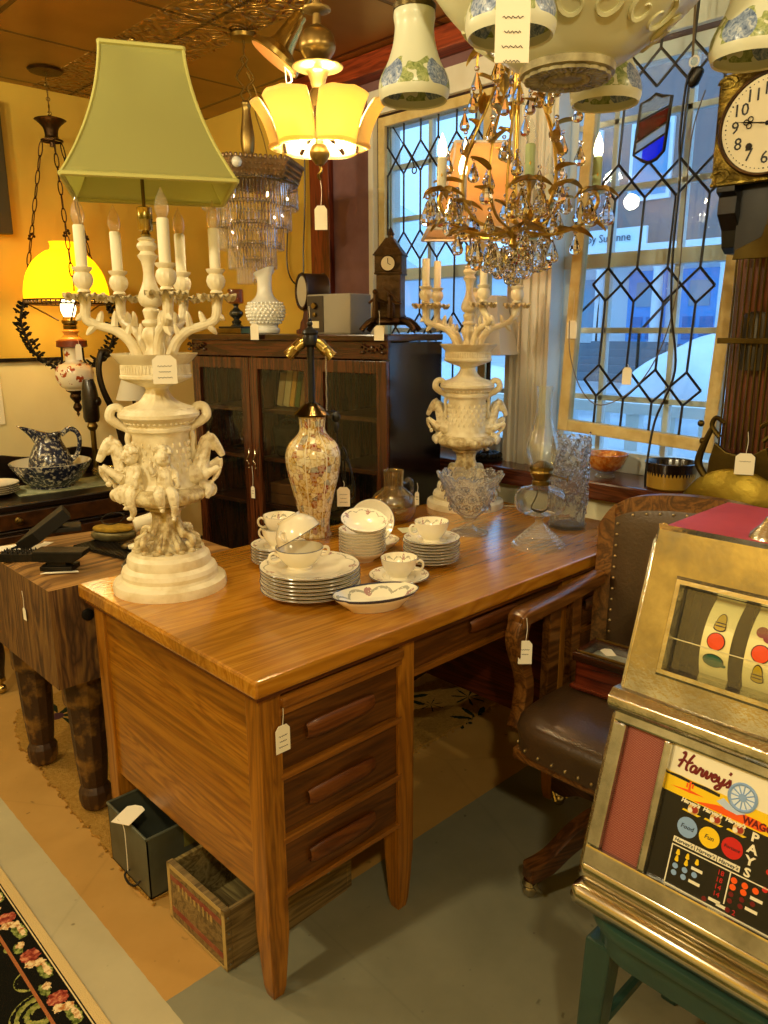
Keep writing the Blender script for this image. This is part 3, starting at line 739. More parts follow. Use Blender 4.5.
    for (ang, rr, cand, bulb) in arms:
        M = Matrix.Rotation(ang, 4, 'Z')
        b = MB(); q = bez([(.035, 0, .560), (.050, 0, .600), (.080, 0, .628), (.115, 0, .640), (.145, 0, .655), (rr, 0, .690), (rr, 0, .708)], 6)
        b.tube(q, lerpr([.014, .0125, .011, .010, .011, .012, .015], len(q)), 10, M=M)
        for (x, z, dx, dz) in ((.085, .640, -.004, .034), (.13, .640, .018, -.020), (.06, .615, -.01, .03), (.152, .665, .016, -.012), (.118, .650, -.008, .024)):
            b.tube(bez([(x, 0, z), (x + dx * .6, 0, z + dz * .6), (x + dx, .004, z + dz)], 4), lerpr([.009, .007, .0015], 9), 7, M=M)
        a = b.build('arm', CREAM, R)
        if 'pan' not in _cand: _cand['pan'] = leafdisc(.048).build('leaf_pan', CREAMD, a)
        else: inst(_cand['pan'], a)
        pan = a.children[-1] if a.children else _cand['pan']
        pan.location = M @ Vector((rr, 0, .713))
        if 'ccup' not in _cand: _cand['ccup'] = MB().lathe([(.010, .712), (.016, .716), (.012, .722), (.019, .732), (.0215, .743), (.019, .754), (.015, .759), (.021, .765), (.0225, .770), (.018, .771), (.012, .766)], 24, rad=lambda a, z: 1 + (.05 * math.cos(10 * a) if .724 < z < .756 else 0)).build('candle_cup', CREAM, a)
        else: inst(_cand['ccup'], a)
        [c for c in a.children if c.name.startswith('candle_cup')][-1].location = M @ Vector((rr, 0, 0))
        if cand:
            if 'slv' not in _cand: _cand['slv'] = MB().lathe([(.0125, .762), (.0128, .858), (.011, .861), (.001, .861)], 20).build('candle_sleeve', CANDLE, a)
            else: inst(_cand['slv'], a)
            [c for c in a.children if c.name.startswith('candle_sleeve')][-1].location = M @ Vector((rr, 0, 0))
        if bulb:
            if 'blb' not in _cand: _cand['blb'] = MB().lathe(smoothprof([(.008, .860), (.0135, .872), (.0145, .884), (.011, .900), (.005, .912), (.002, .920), (.0005, .923)], 4), 20).build('flame_bulb', BULBG, a)
            else: inst(_cand['blb'], a)
            [c for c in a.children if c.name.startswith('flame_bulb')][-1].location = M @ Vector((rr, 0, 0))
    # pagoda shade
    SZ0, SZ1, B0, B1 = .937, 1.208, .174, .084
    def hw(t): return B1 + (B0 - B1) * ((1 - t) ** 1.9 * .82 + (1 - t) * .18)
    def side(k, off):
        def fn(u, v):
            w = hw(v) - off; x = (2 * u - 1) * w; z = SZ0 + (SZ1 - SZ0) * v
            return (Matrix.Rotation(k * PI / 2, 4, 'Z') @ Vector((x, -w, z)))[:]
        return fn
    b = MB()
    for k in range(4): b.grid(side(k, 0), 8, 18)
    M = Matrix.Translation((*shade_off, 0)) @ Matrix.Rotation(shade_rz, 4, 'Z')
    b2 = MB(); b2.add(b.v, b.f, M); o = b2.build('lampshade', shade_mat[0], R, weld=.0005, smooth=50)
    o.modifiers.new('th', 'SOLIDIFY').thickness = .002
    b = MB()
    for k in range(4):
        K = M @ Matrix.Rotation(k * PI / 2, 4, 'Z')
        b.tube([K @ Vector((-hw(v / 16), -hw(v / 16), SZ0 + (SZ1 - SZ0) * v / 16)) for v in range(17)], .0035, 6)
        for v, r in ((0, .0055), (1, .0055)): b.tube([K @ Vector((-hw(v), -hw(v), SZ0 + (SZ1 - SZ0) * v)), K @ Vector((hw(v), -hw(v), SZ0 + (SZ1 - SZ0) * v))], r, 6)
    b.build('shade_piping', shade_mat[1], o)
    return R
def fabric(name, col, tl=.35, emit=None, es=0):
    t = NT(name); v = t.coord()
    d = t.n('BsdfDiffuse'); d.inputs['Color'].default_value = lin(col); tr = t.n('BsdfTranslucent'); tr.inputs['Color'].default_value = lin(col)
    nb = t.bump(t.noise(v, 400, 2), .1, .002); t.l(nb, d.inputs['Normal'])
    m = t.n('MixShader'); m.inputs[0].default_value = tl; t.l(d.outputs[0], m.inputs[1]); t.l(tr.outputs[0], m.inputs[2]); t.l(m.outputs[0], t.out.inputs['Surface']); return t.m
GRN = fabric('celery green silk', '#d2cf88', .58); GRNP = mat('green piping', '#c3bd6c', .7)
PEACH = fabric('peach silk', '#f0cf9c', .5); PEACHP = mat('white shade trim', '#efe6d6', .7)
# arm list: angle, reach, has sleeve, has bulb
A1 = [(math.radians(a), r, True, True) for a, r in ((175, .145), (-77, .155), (2, .152), (60, .158), (119, .148))]
candelabra('cream candelabra lamp with green square shade, horses and cherubs, near the butcher block', (.168, .612, .765), -.4797, A1, 1.0, 0.0, (GRN, GRNP), (.018, 0))
A2 = [(math.radians(a), r, c, False) for a, r, c in ((186, .150, True), (-62, .10, True), (8, .165, False), (82, .158, False), (140, .150, True))]
candelabra('cream candelabra lamp with peach shade, standing behind the cut glass bowl', (1.385, .668, .765), -.880, A2, 1.0, .12, (PEACH, PEACHP), (.02, 0))
price_tag((.118, .475, 1.37), 'large white price tag hanging from the arms of the green-shaded lamp', (.052, .062), -.48, .028, 3)

# ------------------------------------------------------------------ satsuma vase lamp
def satsuma_mat():
    t = NT('satsuma enamel'); v = t.coord('Object'); sp = t.n('SeparateXYZ'); t.l(v, sp.inputs[0])
    an = t.math('ARCTAN2', sp.outputs[1], sp.outputs[0]); cv = t.n('CombineXYZ')
    t.l(t.math('MULTIPLY', an, .085), cv.inputs[0]); t.l(sp.outputs[2], cv.inputs[1])
    vo = t.n('TexVoronoi'); vo.inputs['Scale'].default_value = 46; vo.inputs['Randomness'].default_value = .55; t.l(cv.outputs[0], vo.inputs['Vector'])
    sp2 = t.n('SeparateColor'); t.l(vo.outputs['Color'], sp2.inputs[0])
    cell = t.ramp(sp2.outputs[0], [(0, '#e6cf8c'), (.22, '#b08a1c'), (.38, '#f0e2b8'), (.54, '#902a16'), (.70, '#dfc27a'), (.82, '#7c8c98'), (.90, '#f2e8c8')], 'CONSTANT')
    v2 = t.n('TexVoronoi'); v2.inputs['Scale'].default_value = 150; t.l(cv.outputs[0], v2.inputs['Vector'])
    s3 = t.n('SeparateColor'); t.l(v2.outputs['Color'], s3.inputs[0])
    fine = t.ramp(s3.outputs[1], [(0, '#f4e9c6'), (.35, '#c9a440'), (.6, '#fff3d0'), (.78, '#a04428'), (.88, '#f0e0b0')], 'CONSTANT')
    c = t.mix(.4, cell, fine)
    ed = t.n('TexVoronoi'); ed.feature = 'DISTANCE_TO_EDGE'; ed.inputs['Scale'].default_value = 46; ed.inputs['Randomness'].default_value = .55; t.l(cv.outputs[0], ed.inputs['Vector'])
    line = t.ramp(ed.outputs['Distance'], [(.0, '#7a5a18'), (.035, '#ffffff')])
    c = t.mix(.8, c, line, 'MULTIPLY')
    fa = t.math('PINGPONG', t.math('ADD', an, .2), .39); c = t.mix(t.math('LESS_THAN', fa, .022), c, '#f3ead0')
    t.bsdf(c, .22, 0, t.bump(s3.outputs[1], .08, .002), coat=.5); return t.m
S = thing('vase_lamp', 'tall ornate gold and red painted vase lamp with two bare sockets and no shade', 'lamp', (.735, .733, .7655), -.767)
pr_ = smoothprof([(.050, .006), (.046, .03), (.050, .07), (.063, .13), (.078, .19), (.085, .235), (.083, .265), (.072, .292), (.052, .312), (.041, .327), (.039, .345), (.042, .370), (.044, .375)], 4)
MB().lathe([(.03, 0), (.052, 0), (.052, .006)] + pr_ + [(.03, .375)], 48).build('vase', satsuma_mat(), S)
MB().lathe([(.04, .372), (.056, .375), (.057, .380), (.050, .386), (.040, .395), (.030, .404), (.022, .411), (.012, .415), (.001, .416)], 36).build('cap', mat('dark brass', '#6a5a38', .2, 1, '#3c301a', 12), S)
b = MB(); b.tube([(0, 0, .41), (0, 0, .60)], .0105, 12); b.lathe([(.012, .578), (.022, .585), (.024, .600), (.021, .612), (.025, .618), (.022, .626), (.010, .632), (.006, .640)], 24); b.ball((0, 0, .645), .009, 12, 8); b.ball((0, 0, .657), .006, 10, 7)
b.build('pole', BLACK, S)
b0 = None
for s, ang in ((-1, .80), (1, .74)):
    M = Matrix.Translation((.016 * s, 0, .598)) @ Euler((0, s * (PI - ang - .04), 0)).to_matrix().to_4x4()
    b = MB(); b.lathe([(.008, -.004), (.012, .004), (.015, .010), (.0172, .014), (.0172, .034), (.0185, .036), (.0172, .038), (.0172, .066), (.0185, .070), (.0165, .070), (.0165, .045), (.001, .045)], 22, M)
    b.build('socket', BRASSB, S)
b = MB()
for k in range(26): b.ball((.046 + .0006 * math.sin(k), -.012, .548 - k * .0062), .0028, 6, 5)
b.ball((.046, -.012, .380), .0045, 8, 6); b.build('pull_chain', mat('steel ball chain', '#a89c80', .3, 1), S)
b = MB(); b.tube(bez([(.052, .03, .385), (.07, .045, .37), (.075, .05, .25), (.095, .05, .14), (.115, .05, .13), (.115, .05, .19), (.09, .05, .27), (.085, .05, .20), (.105, .05, .11), (.125, .05, .115), (.12, .05, .17), (.095, .05, .23), (.10, .05, .10), (.12, .04, .02), (.16, .03, .004)], 6), .0028, 6)
b.ball((.070, .045, .365), (.014, .010, .018), 10, 7); b.ball((.070, .045, .335), (.008, .006, .022), 8, 7)
b.build('cord', BLACK, S)
price_tag((.81, .68, .935), 'white price tag hanging beside the painted vase lamp', (.040, .062), -.767, .02, 3)
# ------------------------------------------------------------------ china and glass on the desk
T = .765
def china_mat():
    t = NT('garland china'); v = t.coord(); sp = t.n('SeparateXYZ'); t.l(v, sp.inputs[0])
    an = t.math('ARCTAN2', sp.outputs[1], sp.outputs[0])
    r = t.math('SQRT', t.math('ADD', t.math('MULTIPLY', sp.outputs[0], sp.outputs[0]), t.math('MULTIPLY', sp.outputs[1], sp.outputs[1])))
    return t, v, an, r
def china(name, r_out, r_in, rim=.0035):
    """cream china: dark rim line, garland band between r_in and r_out"""
    t, v, an, r = china_mat()
    t.m.name = name
    n = t.noise(v, 120, 3)
    mid = (r_out + r_in) / 2; amp = (r_out - r_in) * .26
    swag = t.math('MULTIPLY', t.math('ABSOLUTE', t.math('SINE', t.math('MULTIPLY', an, 5))), amp)
    d = t.math('ABSOLUTE', t.math('SUBTRACT', t.math('SUBTRACT', r, mid - amp * .3), swag))
    gar = t.math('MULTIPLY', t.math('LESS_THAN', d, (r_out - r_in) * .055), t.math('GREATER_THAN', n, .42))
    fl = t.math('PINGPONG', an, PI / 5); rose = t.math('LESS_THAN', t.math('ADD', t.math('POWER', t.math('MULTIPLY', fl, mid), 2), t.math('POWER', t.math('SUBTRACT', r, mid), 2)), ((r_out - r_in) * .30) ** 2)
    rose = t.math('MULTIPLY', rose, t.math('GREATER_THAN', t.noise(v, 200, 2), .45))
    rimm = t.math('GREATER_THAN', r, r_out - rim)
    gm = t.n('NewGeometry'); sn = t.n('SeparateXYZ'); t.l(gm.outputs['Normal'], sn.inputs[0]); upf = t.math('GREATER_THAN', sn.outputs[2], .12)
    gar = t.math('MULTIPLY', gar, upf); rose = t.math('MULTIPLY', rose, upf)
    c = t.mix(gar, '#f4ebd2', '#b4b09a'); c = t.mix(rose, c, '#b08a80'); c = t.mix(t.math('MULTIPLY', rimm, upf), c, '#4c4d60')
    t.bsdf(c, .16, 0, None, coat=.4); return t.m
CH_PL = china('garland china plate', .1228, .088, .0018); CH_SA = china('garland china saucer', .0782, .053, .0014); CH_BO = china('garland china bowl', .0662, .045, .0012); CH_CU = china('garland china cup', .0475, .036, .0009)
def plate_mesh(R, h, well):
    return MB().lathe([(.001, .002), (well * .95, .002), (well * .97, .0), (well, .0), (well * 1.02, .004), (well * 1.12, h * .55), (R, h), (R + .0008, h + .0015), (R, h + .0028), (well * 1.12, h * .55 + .004), (well * .98, .0058), (.001, .0052)], 56)
def cup_parts(root, M, R=.0475, H=.055):
    """a footed tea cup with one ring handle; M places it inside root"""
    b = MB(); b.lathe([(.018, 0), (.024, 0), (.0235, .006), (.030, .012), (.040, .026), (.045, .040), (R, H), (R - .0016, H + .0006), (R - .004, .042), (.038, .026), (.028, .014), (.001, .010)], 40)
    h = MB(); h.tube(bez([(.0425, 0, .040), (.054, 0, .046), (.062, 0, .038), (.060, 0, .026), (.050, 0, .020), (.039, 0, .021)], 5), .0032, 8)
    c = b.build('bowl', CH_CU, root); c.matrix_local = M
    k = h.build('handle', WHITEP, c); return c
cup0 = None
def cup(label, loc, rz, tilt=(0, 0), group='garland teacups'):
    global cup0
    if cup0 is None:
        r = thing('teacup', label, 'teacup', loc, rz, group); cup_parts(r, Matrix()); cup0 = r
    else: r = dup(cup0, loc, rz, label, group)
    r.rotation_euler = (tilt[0], tilt[1], rz); return r
# large plates
px, py = .388, .321
PLN = ('lowest', 'second', 'third', 'fourth', 'fifth', 'sixth', 'topmost')
pm = None
for k in range(7):
    z = T + .0005 + k * .0090
    lb = '%s garland dinner plate of the large stack at the front of the desk' % PLN[k]
    if pm is None: o = plate_mesh(.122, .015, .074).build('dinner_plate', CH_PL); pm = o
    else: o = pm.copy(); COL.objects.link(o); o.name = 'dinner_plate'
    o.location = (px + .001 * math.sin(k * 2), py + .001 * math.cos(k * 3), z); o.rotation_euler = (0, 0, k * .7); tag(o, lb, 'plate', 'stack of dinner plates')
PT = T + .0005 + 6 * .0090 + .0058
# two cream soup cups on the plates, one upside down and tipped over the other
s0 = None
def soup_cup(label, loc, rot):
    global s0
    if s0 is None:
        r = thing('cream_soup_cup', label, 'cup', loc, 0, 'two-handled soup cups')
        c = MB().lathe([(.024, 0), (.031, 0), (.030, .006), (.040, .014), (.053, .030), (.0585, .048), (.0588, .052), (.0565, .051), (.050, .032), (.036, .018), (.001, .012)], 44).build('bowl', WHITEP, r)
        MB().lathe([(.0588, .0505), (.0592, .0515), (.0588, .0525), (.0575, .0525)], 44, cap=(0, 0)).build('rim_line', mat('slate rim line', '#6a6a70', .4), c)
        for s in (0, 1):
            M = Matrix.Rotation(PI * s, 4, 'Z'); q = MB(); q.tube(bez([(.054, 0, .036), (.066, 0, .044), (.076, 0, .040), (.076, 0, .028), (.064, 0, .022), (.050, 0, .026)], 5), .0036, 8, M=M); q.build('handle', WHITEP, r)
        s0 = r
    else: r = dup(s0, loc, None, label)
    r.rotation_euler = rot; return r
soup_cup('two-handled cream soup cup standing upright on the dinner plates', (px - .01, py + .028, PT), (0, 0, -.3))
dv = Vector((.72 * .50 - .694 * .12, -.69 * .50 - .72 * .12, -.85)).normalized(); rc = Vector((px - .010, py + .028, PT + .052 + .029)); ft = rc - dv * .052
soup_cup('two-handled cream soup cup tipped upside down on top of the other', ft, (Vector((0, 0, 1)).rotation_difference(dv) @ Euler((0, 0, .7)).to_quaternion()).to_euler())
# left stack: saucers with two cups
sm = None
def saucer(label, loc, group):
    global sm
    if sm is None: sm = plate_mesh(.0775, .013, .040).build('saucer', CH_SA); o = sm
    else: o = sm.copy(); COL.objects.link(o); o.name = 'saucer'
    o.location = loc; o.rotation_euler = (0, 0, loc[2] * 50); return tag(o, label, 'saucer', group)
ORD = ('lowest', 'second', 'third', 'fourth', 'fifth', 'sixth', 'seventh', 'eighth', 'ninth')
N = 6
for k in range(N): saucer('%s saucer of the stack left of the dinner plates, below two cups' % (ORD[k] if k < N - 1 else 'topmost'), (.478, .570, T + .0005 + k * .0082), 'saucers under the nested cups')
z = T + .0005 + (N - 1) * .0082 + .0055
cup('lower garland teacup of the nested pair on the left saucer stack', (.478, .570, z), 2.0)
cup('upper garland teacup of the nested pair on the left saucer stack', (.482, .566, z + .035), 2.3)
# middle stack: bowls
bm0 = None
def fruit_bowl(label, loc, rot=(0, 0, 0)):
    global bm0
    if bm0 is None: bm0 = MB().lathe([(.001, .002), (.030, .002), (.031, 0), (.034, 0), (.036, .004), (.052, .014), (.064, .026), (.066, .030), (.0645, .0305), (.050, .018), (.034, .008), (.001, .006)], 44).build('fruit_bowl', CH_BO); o = bm0
    else: o = bm0.copy(); COL.objects.link(o); o.name = 'fruit_bowl'
    o.location = loc; o.rotation_euler = rot; return tag(o, label, 'bowl', 'small garland fruit bowls')
N = 8
for k in range(N): fruit_bowl('%s fruit bowl of the stack between the dinner plates and the saucers' % ORD[k], (.662, .432, T + .0005 + k * .0086), (0, 0, k))
fruit_bowl('topmost fruit bowl, tilted forward on the middle stack', (.662, .426, T + .0005 + 8 * .0086 + .022), (.30, .06, -.6))
# bowl pair behind: one standing on edge
fruit_bowl('fruit bowl standing on the desk just behind the middle stack, under the upright bowl', (.765, .480, T + .0005), (0, 0, 0))
fruit_bowl('fruit bowl propped almost upright behind the middle stack, in front of the amber jug', (.765, .505, T + .075), (1.15, 0, -.70))
# right saucer stack with cup
N = 8
for k in range(N): saucer('%s saucer of the right stack that carries a single teacup' % (ORD[k] if k < N - 1 else 'topmost'), (.783 + .0015 * math.sin(3 * k), .281 + .0015 * math.cos(2 * k), T + .0005 + k * .0082), 'saucers in the right stack')
cup('garland teacup on top of the right saucer stack', (.783, .281, T + .0005 + (N - 1) * .0082 + .0055), 2.6)
saucer('single saucer on the bare desk top between the oval dish and the saucer stack', (.610, .235, T + .0005), 'saucer with teacup at the front')
cup('garland teacup on a single saucer near the front edge of the desk', (.610, .235, T + .006), -.75)
# oval dish
def oval():
    b = MB(); prof = [(.001, .003), (.55, .003), (.57, 0), (.60, 0), (.66, .006), (.85, .022), (1.0, .036), (1.005, .038), (.99, .039), (.83, .0265), (.62, .010), (.001, .008)]
    b.lathe(prof, 64); b.v = [(x * .107, y * .056 * (1 + .12 * (abs(x) < .8)), z) for x, y, z in b.v]; return b
t = NT('garland oval dish'); v = t.coord('Object', (1 / .107, 1 / .061, 1)); sp = t.n('SeparateXYZ'); t.l(v, sp.inputs[0])
an = t.math('ARCTAN2', sp.outputs[1], sp.outputs[0]); r = t.math('SQRT', t.math('ADD', t.math('MULTIPLY', sp.outputs[0], sp.outputs[0]), t.math('MULTIPLY', sp.outputs[1], sp.outputs[1])))
vv = t.coord(); d = t.math('ABSOLUTE', t.math('SUBTRACT', t.math('SUBTRACT', r, .72), t.math('MULTIPLY', t.math('ABSOLUTE', t.math('SINE', t.math('MULTIPLY', an, 4))), .16)))
g = t.math('MULTIPLY', t.math('LESS_THAN', d, .035), t.math('GREATER_THAN', t.noise(vv, 150, 3), .42))
fl = t.math('PINGPONG', an, PI / 4); rs = t.math('LESS_THAN', t.math('ADD', t.math('POWER', t.math('MULTIPLY', fl, 1.0), 2), t.math('POWER', t.math('SUBTRACT', r, .80), 2)), .014)
rs = t.math('MULTIPLY', rs, t.math('GREATER_THAN', t.noise(vv, 200, 2), .42))
gm = t.n('NewGeometry'); sn = t.n('SeparateXYZ'); t.l(gm.outputs['Normal'], sn.inputs[0]); upf = t.math('GREATER_THAN', sn.outputs[2], .12); g = t.math('MULTIPLY', g, upf); rs = t.math('MULTIPLY', rs, upf)
c = t.mix(g, '#f4ebd2', '#b0ac98'); c = t.mix(rs, c, '#b08480'); c = t.mix(t.math('GREATER_THAN', r, .97), c, '#3e3f4e'); t.bsdf(c, .16, 0, None, coat=.4)
tag(oval().build('oval_dish', t.m, loc=(.430, .131, T + .0005), rot=(0, 0, -.36)), 'oval garland serving dish at the front edge of the desk', 'dish')
# amber glass jug
J = thing('glass_jug', 'round amber glass jug with loop handle standing behind the bowls', 'jug', (1.04, .690, T), -.767)
AMB = glass('amber glass', '#e6d4a0', .0, 1.5, strength=2.8, diffuse=.06)
pj = smoothprof([(.045, .002), (.062, .015), (.075, .045), (.076, .065), (.066, .088), (.045, .106), (.034, .116), (.032, .125), (.034, .165), (.036, .172)], 4)
MB().lathe([(.001, 0)] + pj + [(r - .003, z) for r, z in reversed(pj)] + [(.001, .006)], 40).build('body', AMB, J)
q = bez([(.036, -.028, .135), (.046, -.040, .150), (.058, -.042, .140), (.060, -.042, .115), (.054, -.040, .095), (.058, -.036, .082)], 6)
MB().tube(q, lerpr([.006, .007, .0075, .007, .006, .005], len(q)), 10).build('handle', CLEAR, J)
price_tag((1.075, .615, .90), 'narrow white price tag hanging from the amber jug', (.014, .045), -.767, .03, 2)
# paper slip behind the jug
tag(MB().prism([(-.07, -.03), (.07, -.03), (.07, .03), (-.07, .03)], 0, .001).build('paper_slip', mat('pale green paper', '#d9d6a8', .8), smooth=0, loc=(1.02, .545, T + .0005), rot=(0, 0, -.5)), 'pale paper slip lying on the desk behind the right saucer stack', 'paper')
# cut glass compote
P = thing('glass_compote', 'footed cut glass bowl with scalloped sawtooth rim', 'bowl', (1.10, .41, T), 0)
CUT = glass('cut glass', '#ffffff', .02, 1.32, bump=.3, bscale=60, kind='vor', fast=False, diffuse=.14)
LEADG = glass('lead glass', '#ffffff', .0, 1.32, fast=False, diffuse=.05)
PRESG = glass('pressed foot glass', '#ffffff', .02, 1.5, strength=2.6, diffuse=.14)
def scal(a, z): return 1 + (.10 * abs(math.cos(6 * a)) * max(0, (z - .14) / .05) if z > .14 else 0)
pc = [(.022, .045), (.030, .056), (.052, .075), (.068, .105), (.080, .140), (.092, .165), (.100, .178)]
b = MB(); pr2 = smoothprof(pc, 4); b.lathe(pr2 + [(r - .006, z + .002) for r, z in reversed(pr2)], 96, rad=scal, cap=(0, 0))
b.v = [(x, y, z + (.014 * abs(math.cos(6 * math.atan2(y, x))) + .004 * abs(math.cos(24 * math.atan2(y, x)))) * max(0, (z - .14) / .04)) for x, y, z in b.v]
b.build('bowl', CUT, P)
b = MB()
for k in range(12):
    a = k * PI / 6
    for j, (r, z) in enumerate(((.060, .090), (.074, .122), (.086, .152))):
        M = Matrix.Rotation(a + (j % 2) * PI / 12, 4, 'Z') @ Matrix.Translation((r + .002, 0, z)) @ Euler((0, PI / 2 - .35, 0)).to_matrix().to_4x4()
        b.torus((0, 0, 0), .013, .0022, 14, 5, M); b.ball((0, 0, 0), (.006, .006, .003), 8, 5, M)
        M2 = M @ Matrix.Rotation(PI / 4, 4, 'Z')
        for q in range(4): b.tube([(0, 0, .001), (.012 * math.cos(q * PI / 4), .012 * math.sin(q * PI / 4), .001)], .0012, 4, M=M2)
b.build('cut_pattern', LEADG, P)
b = MB(); b.lathe(smoothprof([(.024, .052), (.014, .040), (.012, .030), (.018, .020), (.036, .010), (.054, .005), (.058, .001), (.050, 0)], 4), 72, rad=lambda a, z: 1 + .05 * abs(math.cos(16 * a)) * (z < .02)); b.build('foot', PRESG, P)
# oil lamp with chimney
O = thing('oil_lamp', 'clear glass oil lamp with brass burner and tall glass chimney', 'oil lamp', (1.127, .166, T), -.767)
b = MB(); st = []
for k in range(7): r = .078 - k * .0090; z = .004 + k * .0088; st += [(r, z), (r + .001, z + .004), (r - .003, z + .008)]
b.lathe([(.001, 0), (.080, 0)] + st + [(.012, .072), (.010, .082), (.014, .088), (.010, .094), (.014, .100)], 48); b.build('foot', PRESG, O)
pf = smoothprof([(.014, .098), (.045, .100), (.066, .112), (.074, .135), (.072, .158), (.058, .174), (.034, .182), (.022, .188)], 4)
MB().lathe(pf + [(r - .003, z - .001) for r, z in reversed(pf)], 48, cap=(0, 0), rad=lambda a, z: 1 + .012 * math.cos(12 * a)).build('font', LEADG, O)
b = MB(); b.lathe([(.021, .184), (.026, .188), (.026, .198), (.022, .202), (.024, .206), (.030, .216), (.033, .224), (.031, .230), (.034, .232), (.034, .240), (.028, .246), (.012, .256), (.001, .257)], 32, rad=lambda a, z: 1 + .03 * math.cos(20 * a) * (z > .2)); b.tube([(.03, -.0, .214), (.070, -.02, .206)], .002, 6); b.lathe([(.009, -.002), (.009, .002)], 14, Matrix.Translation((.072, -.021, .206)) @ Euler((0, PI/2, -.3)).to_matrix().to_4x4())
b.build('burner', BRASS, O)
MB().tube(bez([(.0, .0, .19), (-.01, .006, .15), (-.025, .0, .118), (.0, -.01, .108), (.024, .004, .112)], 6), .005, 6, flat=.35).build('wick', mat('cotton wick', '#cdbb8c', .9), O)
pk = smoothprof([(.029, .234), (.034, .250), (.045, .280), (.046, .300), (.036, .335), (.026, .370), (.022, .400), (.0215, .440), (.024, .470)], 4)
MB().lathe(pk + [(r - .0018, z) for r, z in reversed(pk)], 40, cap=(0, 0)).build('chimney', CLEAR, O)
# tall pressed glass vase
V = thing('glass_vase', 'tall cylindrical pressed glass vase at the right end of the desk', 'vase', (1.385, .235, T), 0)
pv = [(.058, .0), (.060, .012), (.056, .02), (.056, .10), (.058, .25), (.061, .295)]
MB().lathe([(.001, 0)] + pv + [(.056, .296)] + [(r - .006, max(z, .014)) for r, z in reversed(pv)] + [(.001, .014)], 72, rad=lambda a, z: 1 + .012 * math.cos(18 * a) * (z < .03)).build('body', CUT, V)
b = MB()
for k in range(9):
    a = 2 * PI * k / 9; rnd = random.Random(k)
    for j in range(3):
        z0 = .04 + j * .085 + .02 * (k % 2); q = [(.0595 * math.cos(a + .5 * t + .1 * j), .0595 * math.sin(a + .5 * t + .1 * j), z0 + .075 * t + .02 * math.sin(6 * t)) for t in (0, .2, .4, .6, .8, 1)]
        b.tube(q, .0022, 5)
        for t in (.2, .4, .6, .8):
            a2 = a + .5 * t + .1 * j; b.ball((.060 * math.cos(a2 + .1), .060 * math.sin(a2 + .1), z0 + .075 * t + .012), (.004, .004, .011), 6, 5, rot=(.6, 0, a2)); b.ball((.060 * math.cos(a2 - .1), .060 * math.sin(a2 - .1), z0 + .075 * t - .004), (.004, .004, .011), 6, 5, rot=(-.6, 0, a2))
b.build('leaf_relief', LEADG, V)
MB().tube(bez([(1.46, .56, T + .003), (1.50, .50, T + .004), (1.52, .46, T + .003), (1.535, .40, T + .003)], 6), .002, 6).build('lamp_cord', mat('cream cord', '#ded2b0', .7))
tag(bpy.data.objects['lamp_cord'], 'cream lamp cord lying on the back right of the desk', 'cord')
# ------------------------------------------------------------------ glazed bookcase in the corner and what stands on it
KL = Vector((1.005, 1.875, 0)); KR = math.atan2(-.985, .17)
def kp(x, y, z=1.375): return (KL.x + .17 * x + .985 * y, KL.y - .985 * x + .17 * y, z)
K = thing('bookcase', 'dark mahogany bookcase with three glazed doors in the corner behind the desk', 'bookcase', KL, KR)
W, DP, H = 1.03, .354, 1.375
DARKSIDE = wood('darker mahogany side', '#241410', '#190d0a', '#0f0706', 2, rough=.18, coat=.6)  # near side panel in a darker mahogany than the far one
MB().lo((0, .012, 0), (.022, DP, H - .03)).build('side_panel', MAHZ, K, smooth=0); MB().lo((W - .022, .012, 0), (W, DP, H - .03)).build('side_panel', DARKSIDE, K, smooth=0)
MB().lo((.022, DP - .012, .05), (W - .022, DP, H - .03)).build('back_panel', mat('bookcase back', '#6a5230', .6), K, smooth=0)
MB().lo((-.008, -.012, H - .025), (W + .006, DP + .0, H)).build('top_board', wood('bookcase top', '#4a2412', '#38190c', '#220d06', 0, rough=.2, coat=.5), K, smooth=0, bevel=.005)
FRZ = wood('bookcase frieze', '#5a2c16', '#48200f', '#301408', 0, rough=.25, coat=.4)
MB().lo((0, 0, 1.288), (W, .02, H - .025)).build('frieze', FRZ, K, smooth=0, bevel=.002); MB().lo((0, 0, .0), (W, .02, .09)).build('plinth', FRZ, K, smooth=0, bevel=.002)
for x in (.345, .690): MB().lo((x - .011, .02, .09), (x + .011, DP - .012, 1.288)).build('partition', MAHZ, K, smooth=0)
MB().lo((.022, .02, .07), (W - .022, DP - .012, .09)).build('bottom_board', MAHO, K, smooth=0)
for z in (.38, .67, .87, 1.068):
    MB().lo((.022, .04, z - .008), (W - .022, DP - .012, z + .008)).build('shelf', WALN, K, smooth=0)
DGL = glass('old door glass', '#f0f0e6', .0, 1.45, strength=.8, diffuse=.002)
for i in range(3):
    x0 = .002 + i * (W / 3); x1 = x0 + W / 3 - .004; w = .045
    b = MB(); b.lo((x0, -.006, .095), (x0 + w, .016, 1.283)); b.lo((x1 - w, -.006, .095), (x1, .016, 1.283)); b.lo((x0 + w, -.006, 1.238), (x1 - w, .016, 1.283)); b.lo((x0 + w, -.006, .095), (x1 - w, .016, .16))
    d = b.build('door', MAHZ, K, smooth=0, bevel=.002)
    MB().lo((x0 + w, .004, .16), (x1 - w, .007, 1.238)).build('door_glass', DGL, d, smooth=0)
    if i < 2:
        hx = x1 - .016 if i == 0 else x0 + .016
        h = MB(); h.tube(bez([(hx, -.008, .905), (hx + .006, -.014, .89), (hx - .005, -.016, .87), (hx + .005, -.014, .85), (hx, -.008, .84)], 5), .0025, 6); h.ball((hx, -.008, .91), .0045, 8, 6); h.ball((hx, -.008, .835), .0045, 8, 6); h.build('door_pull', CHROME, d)
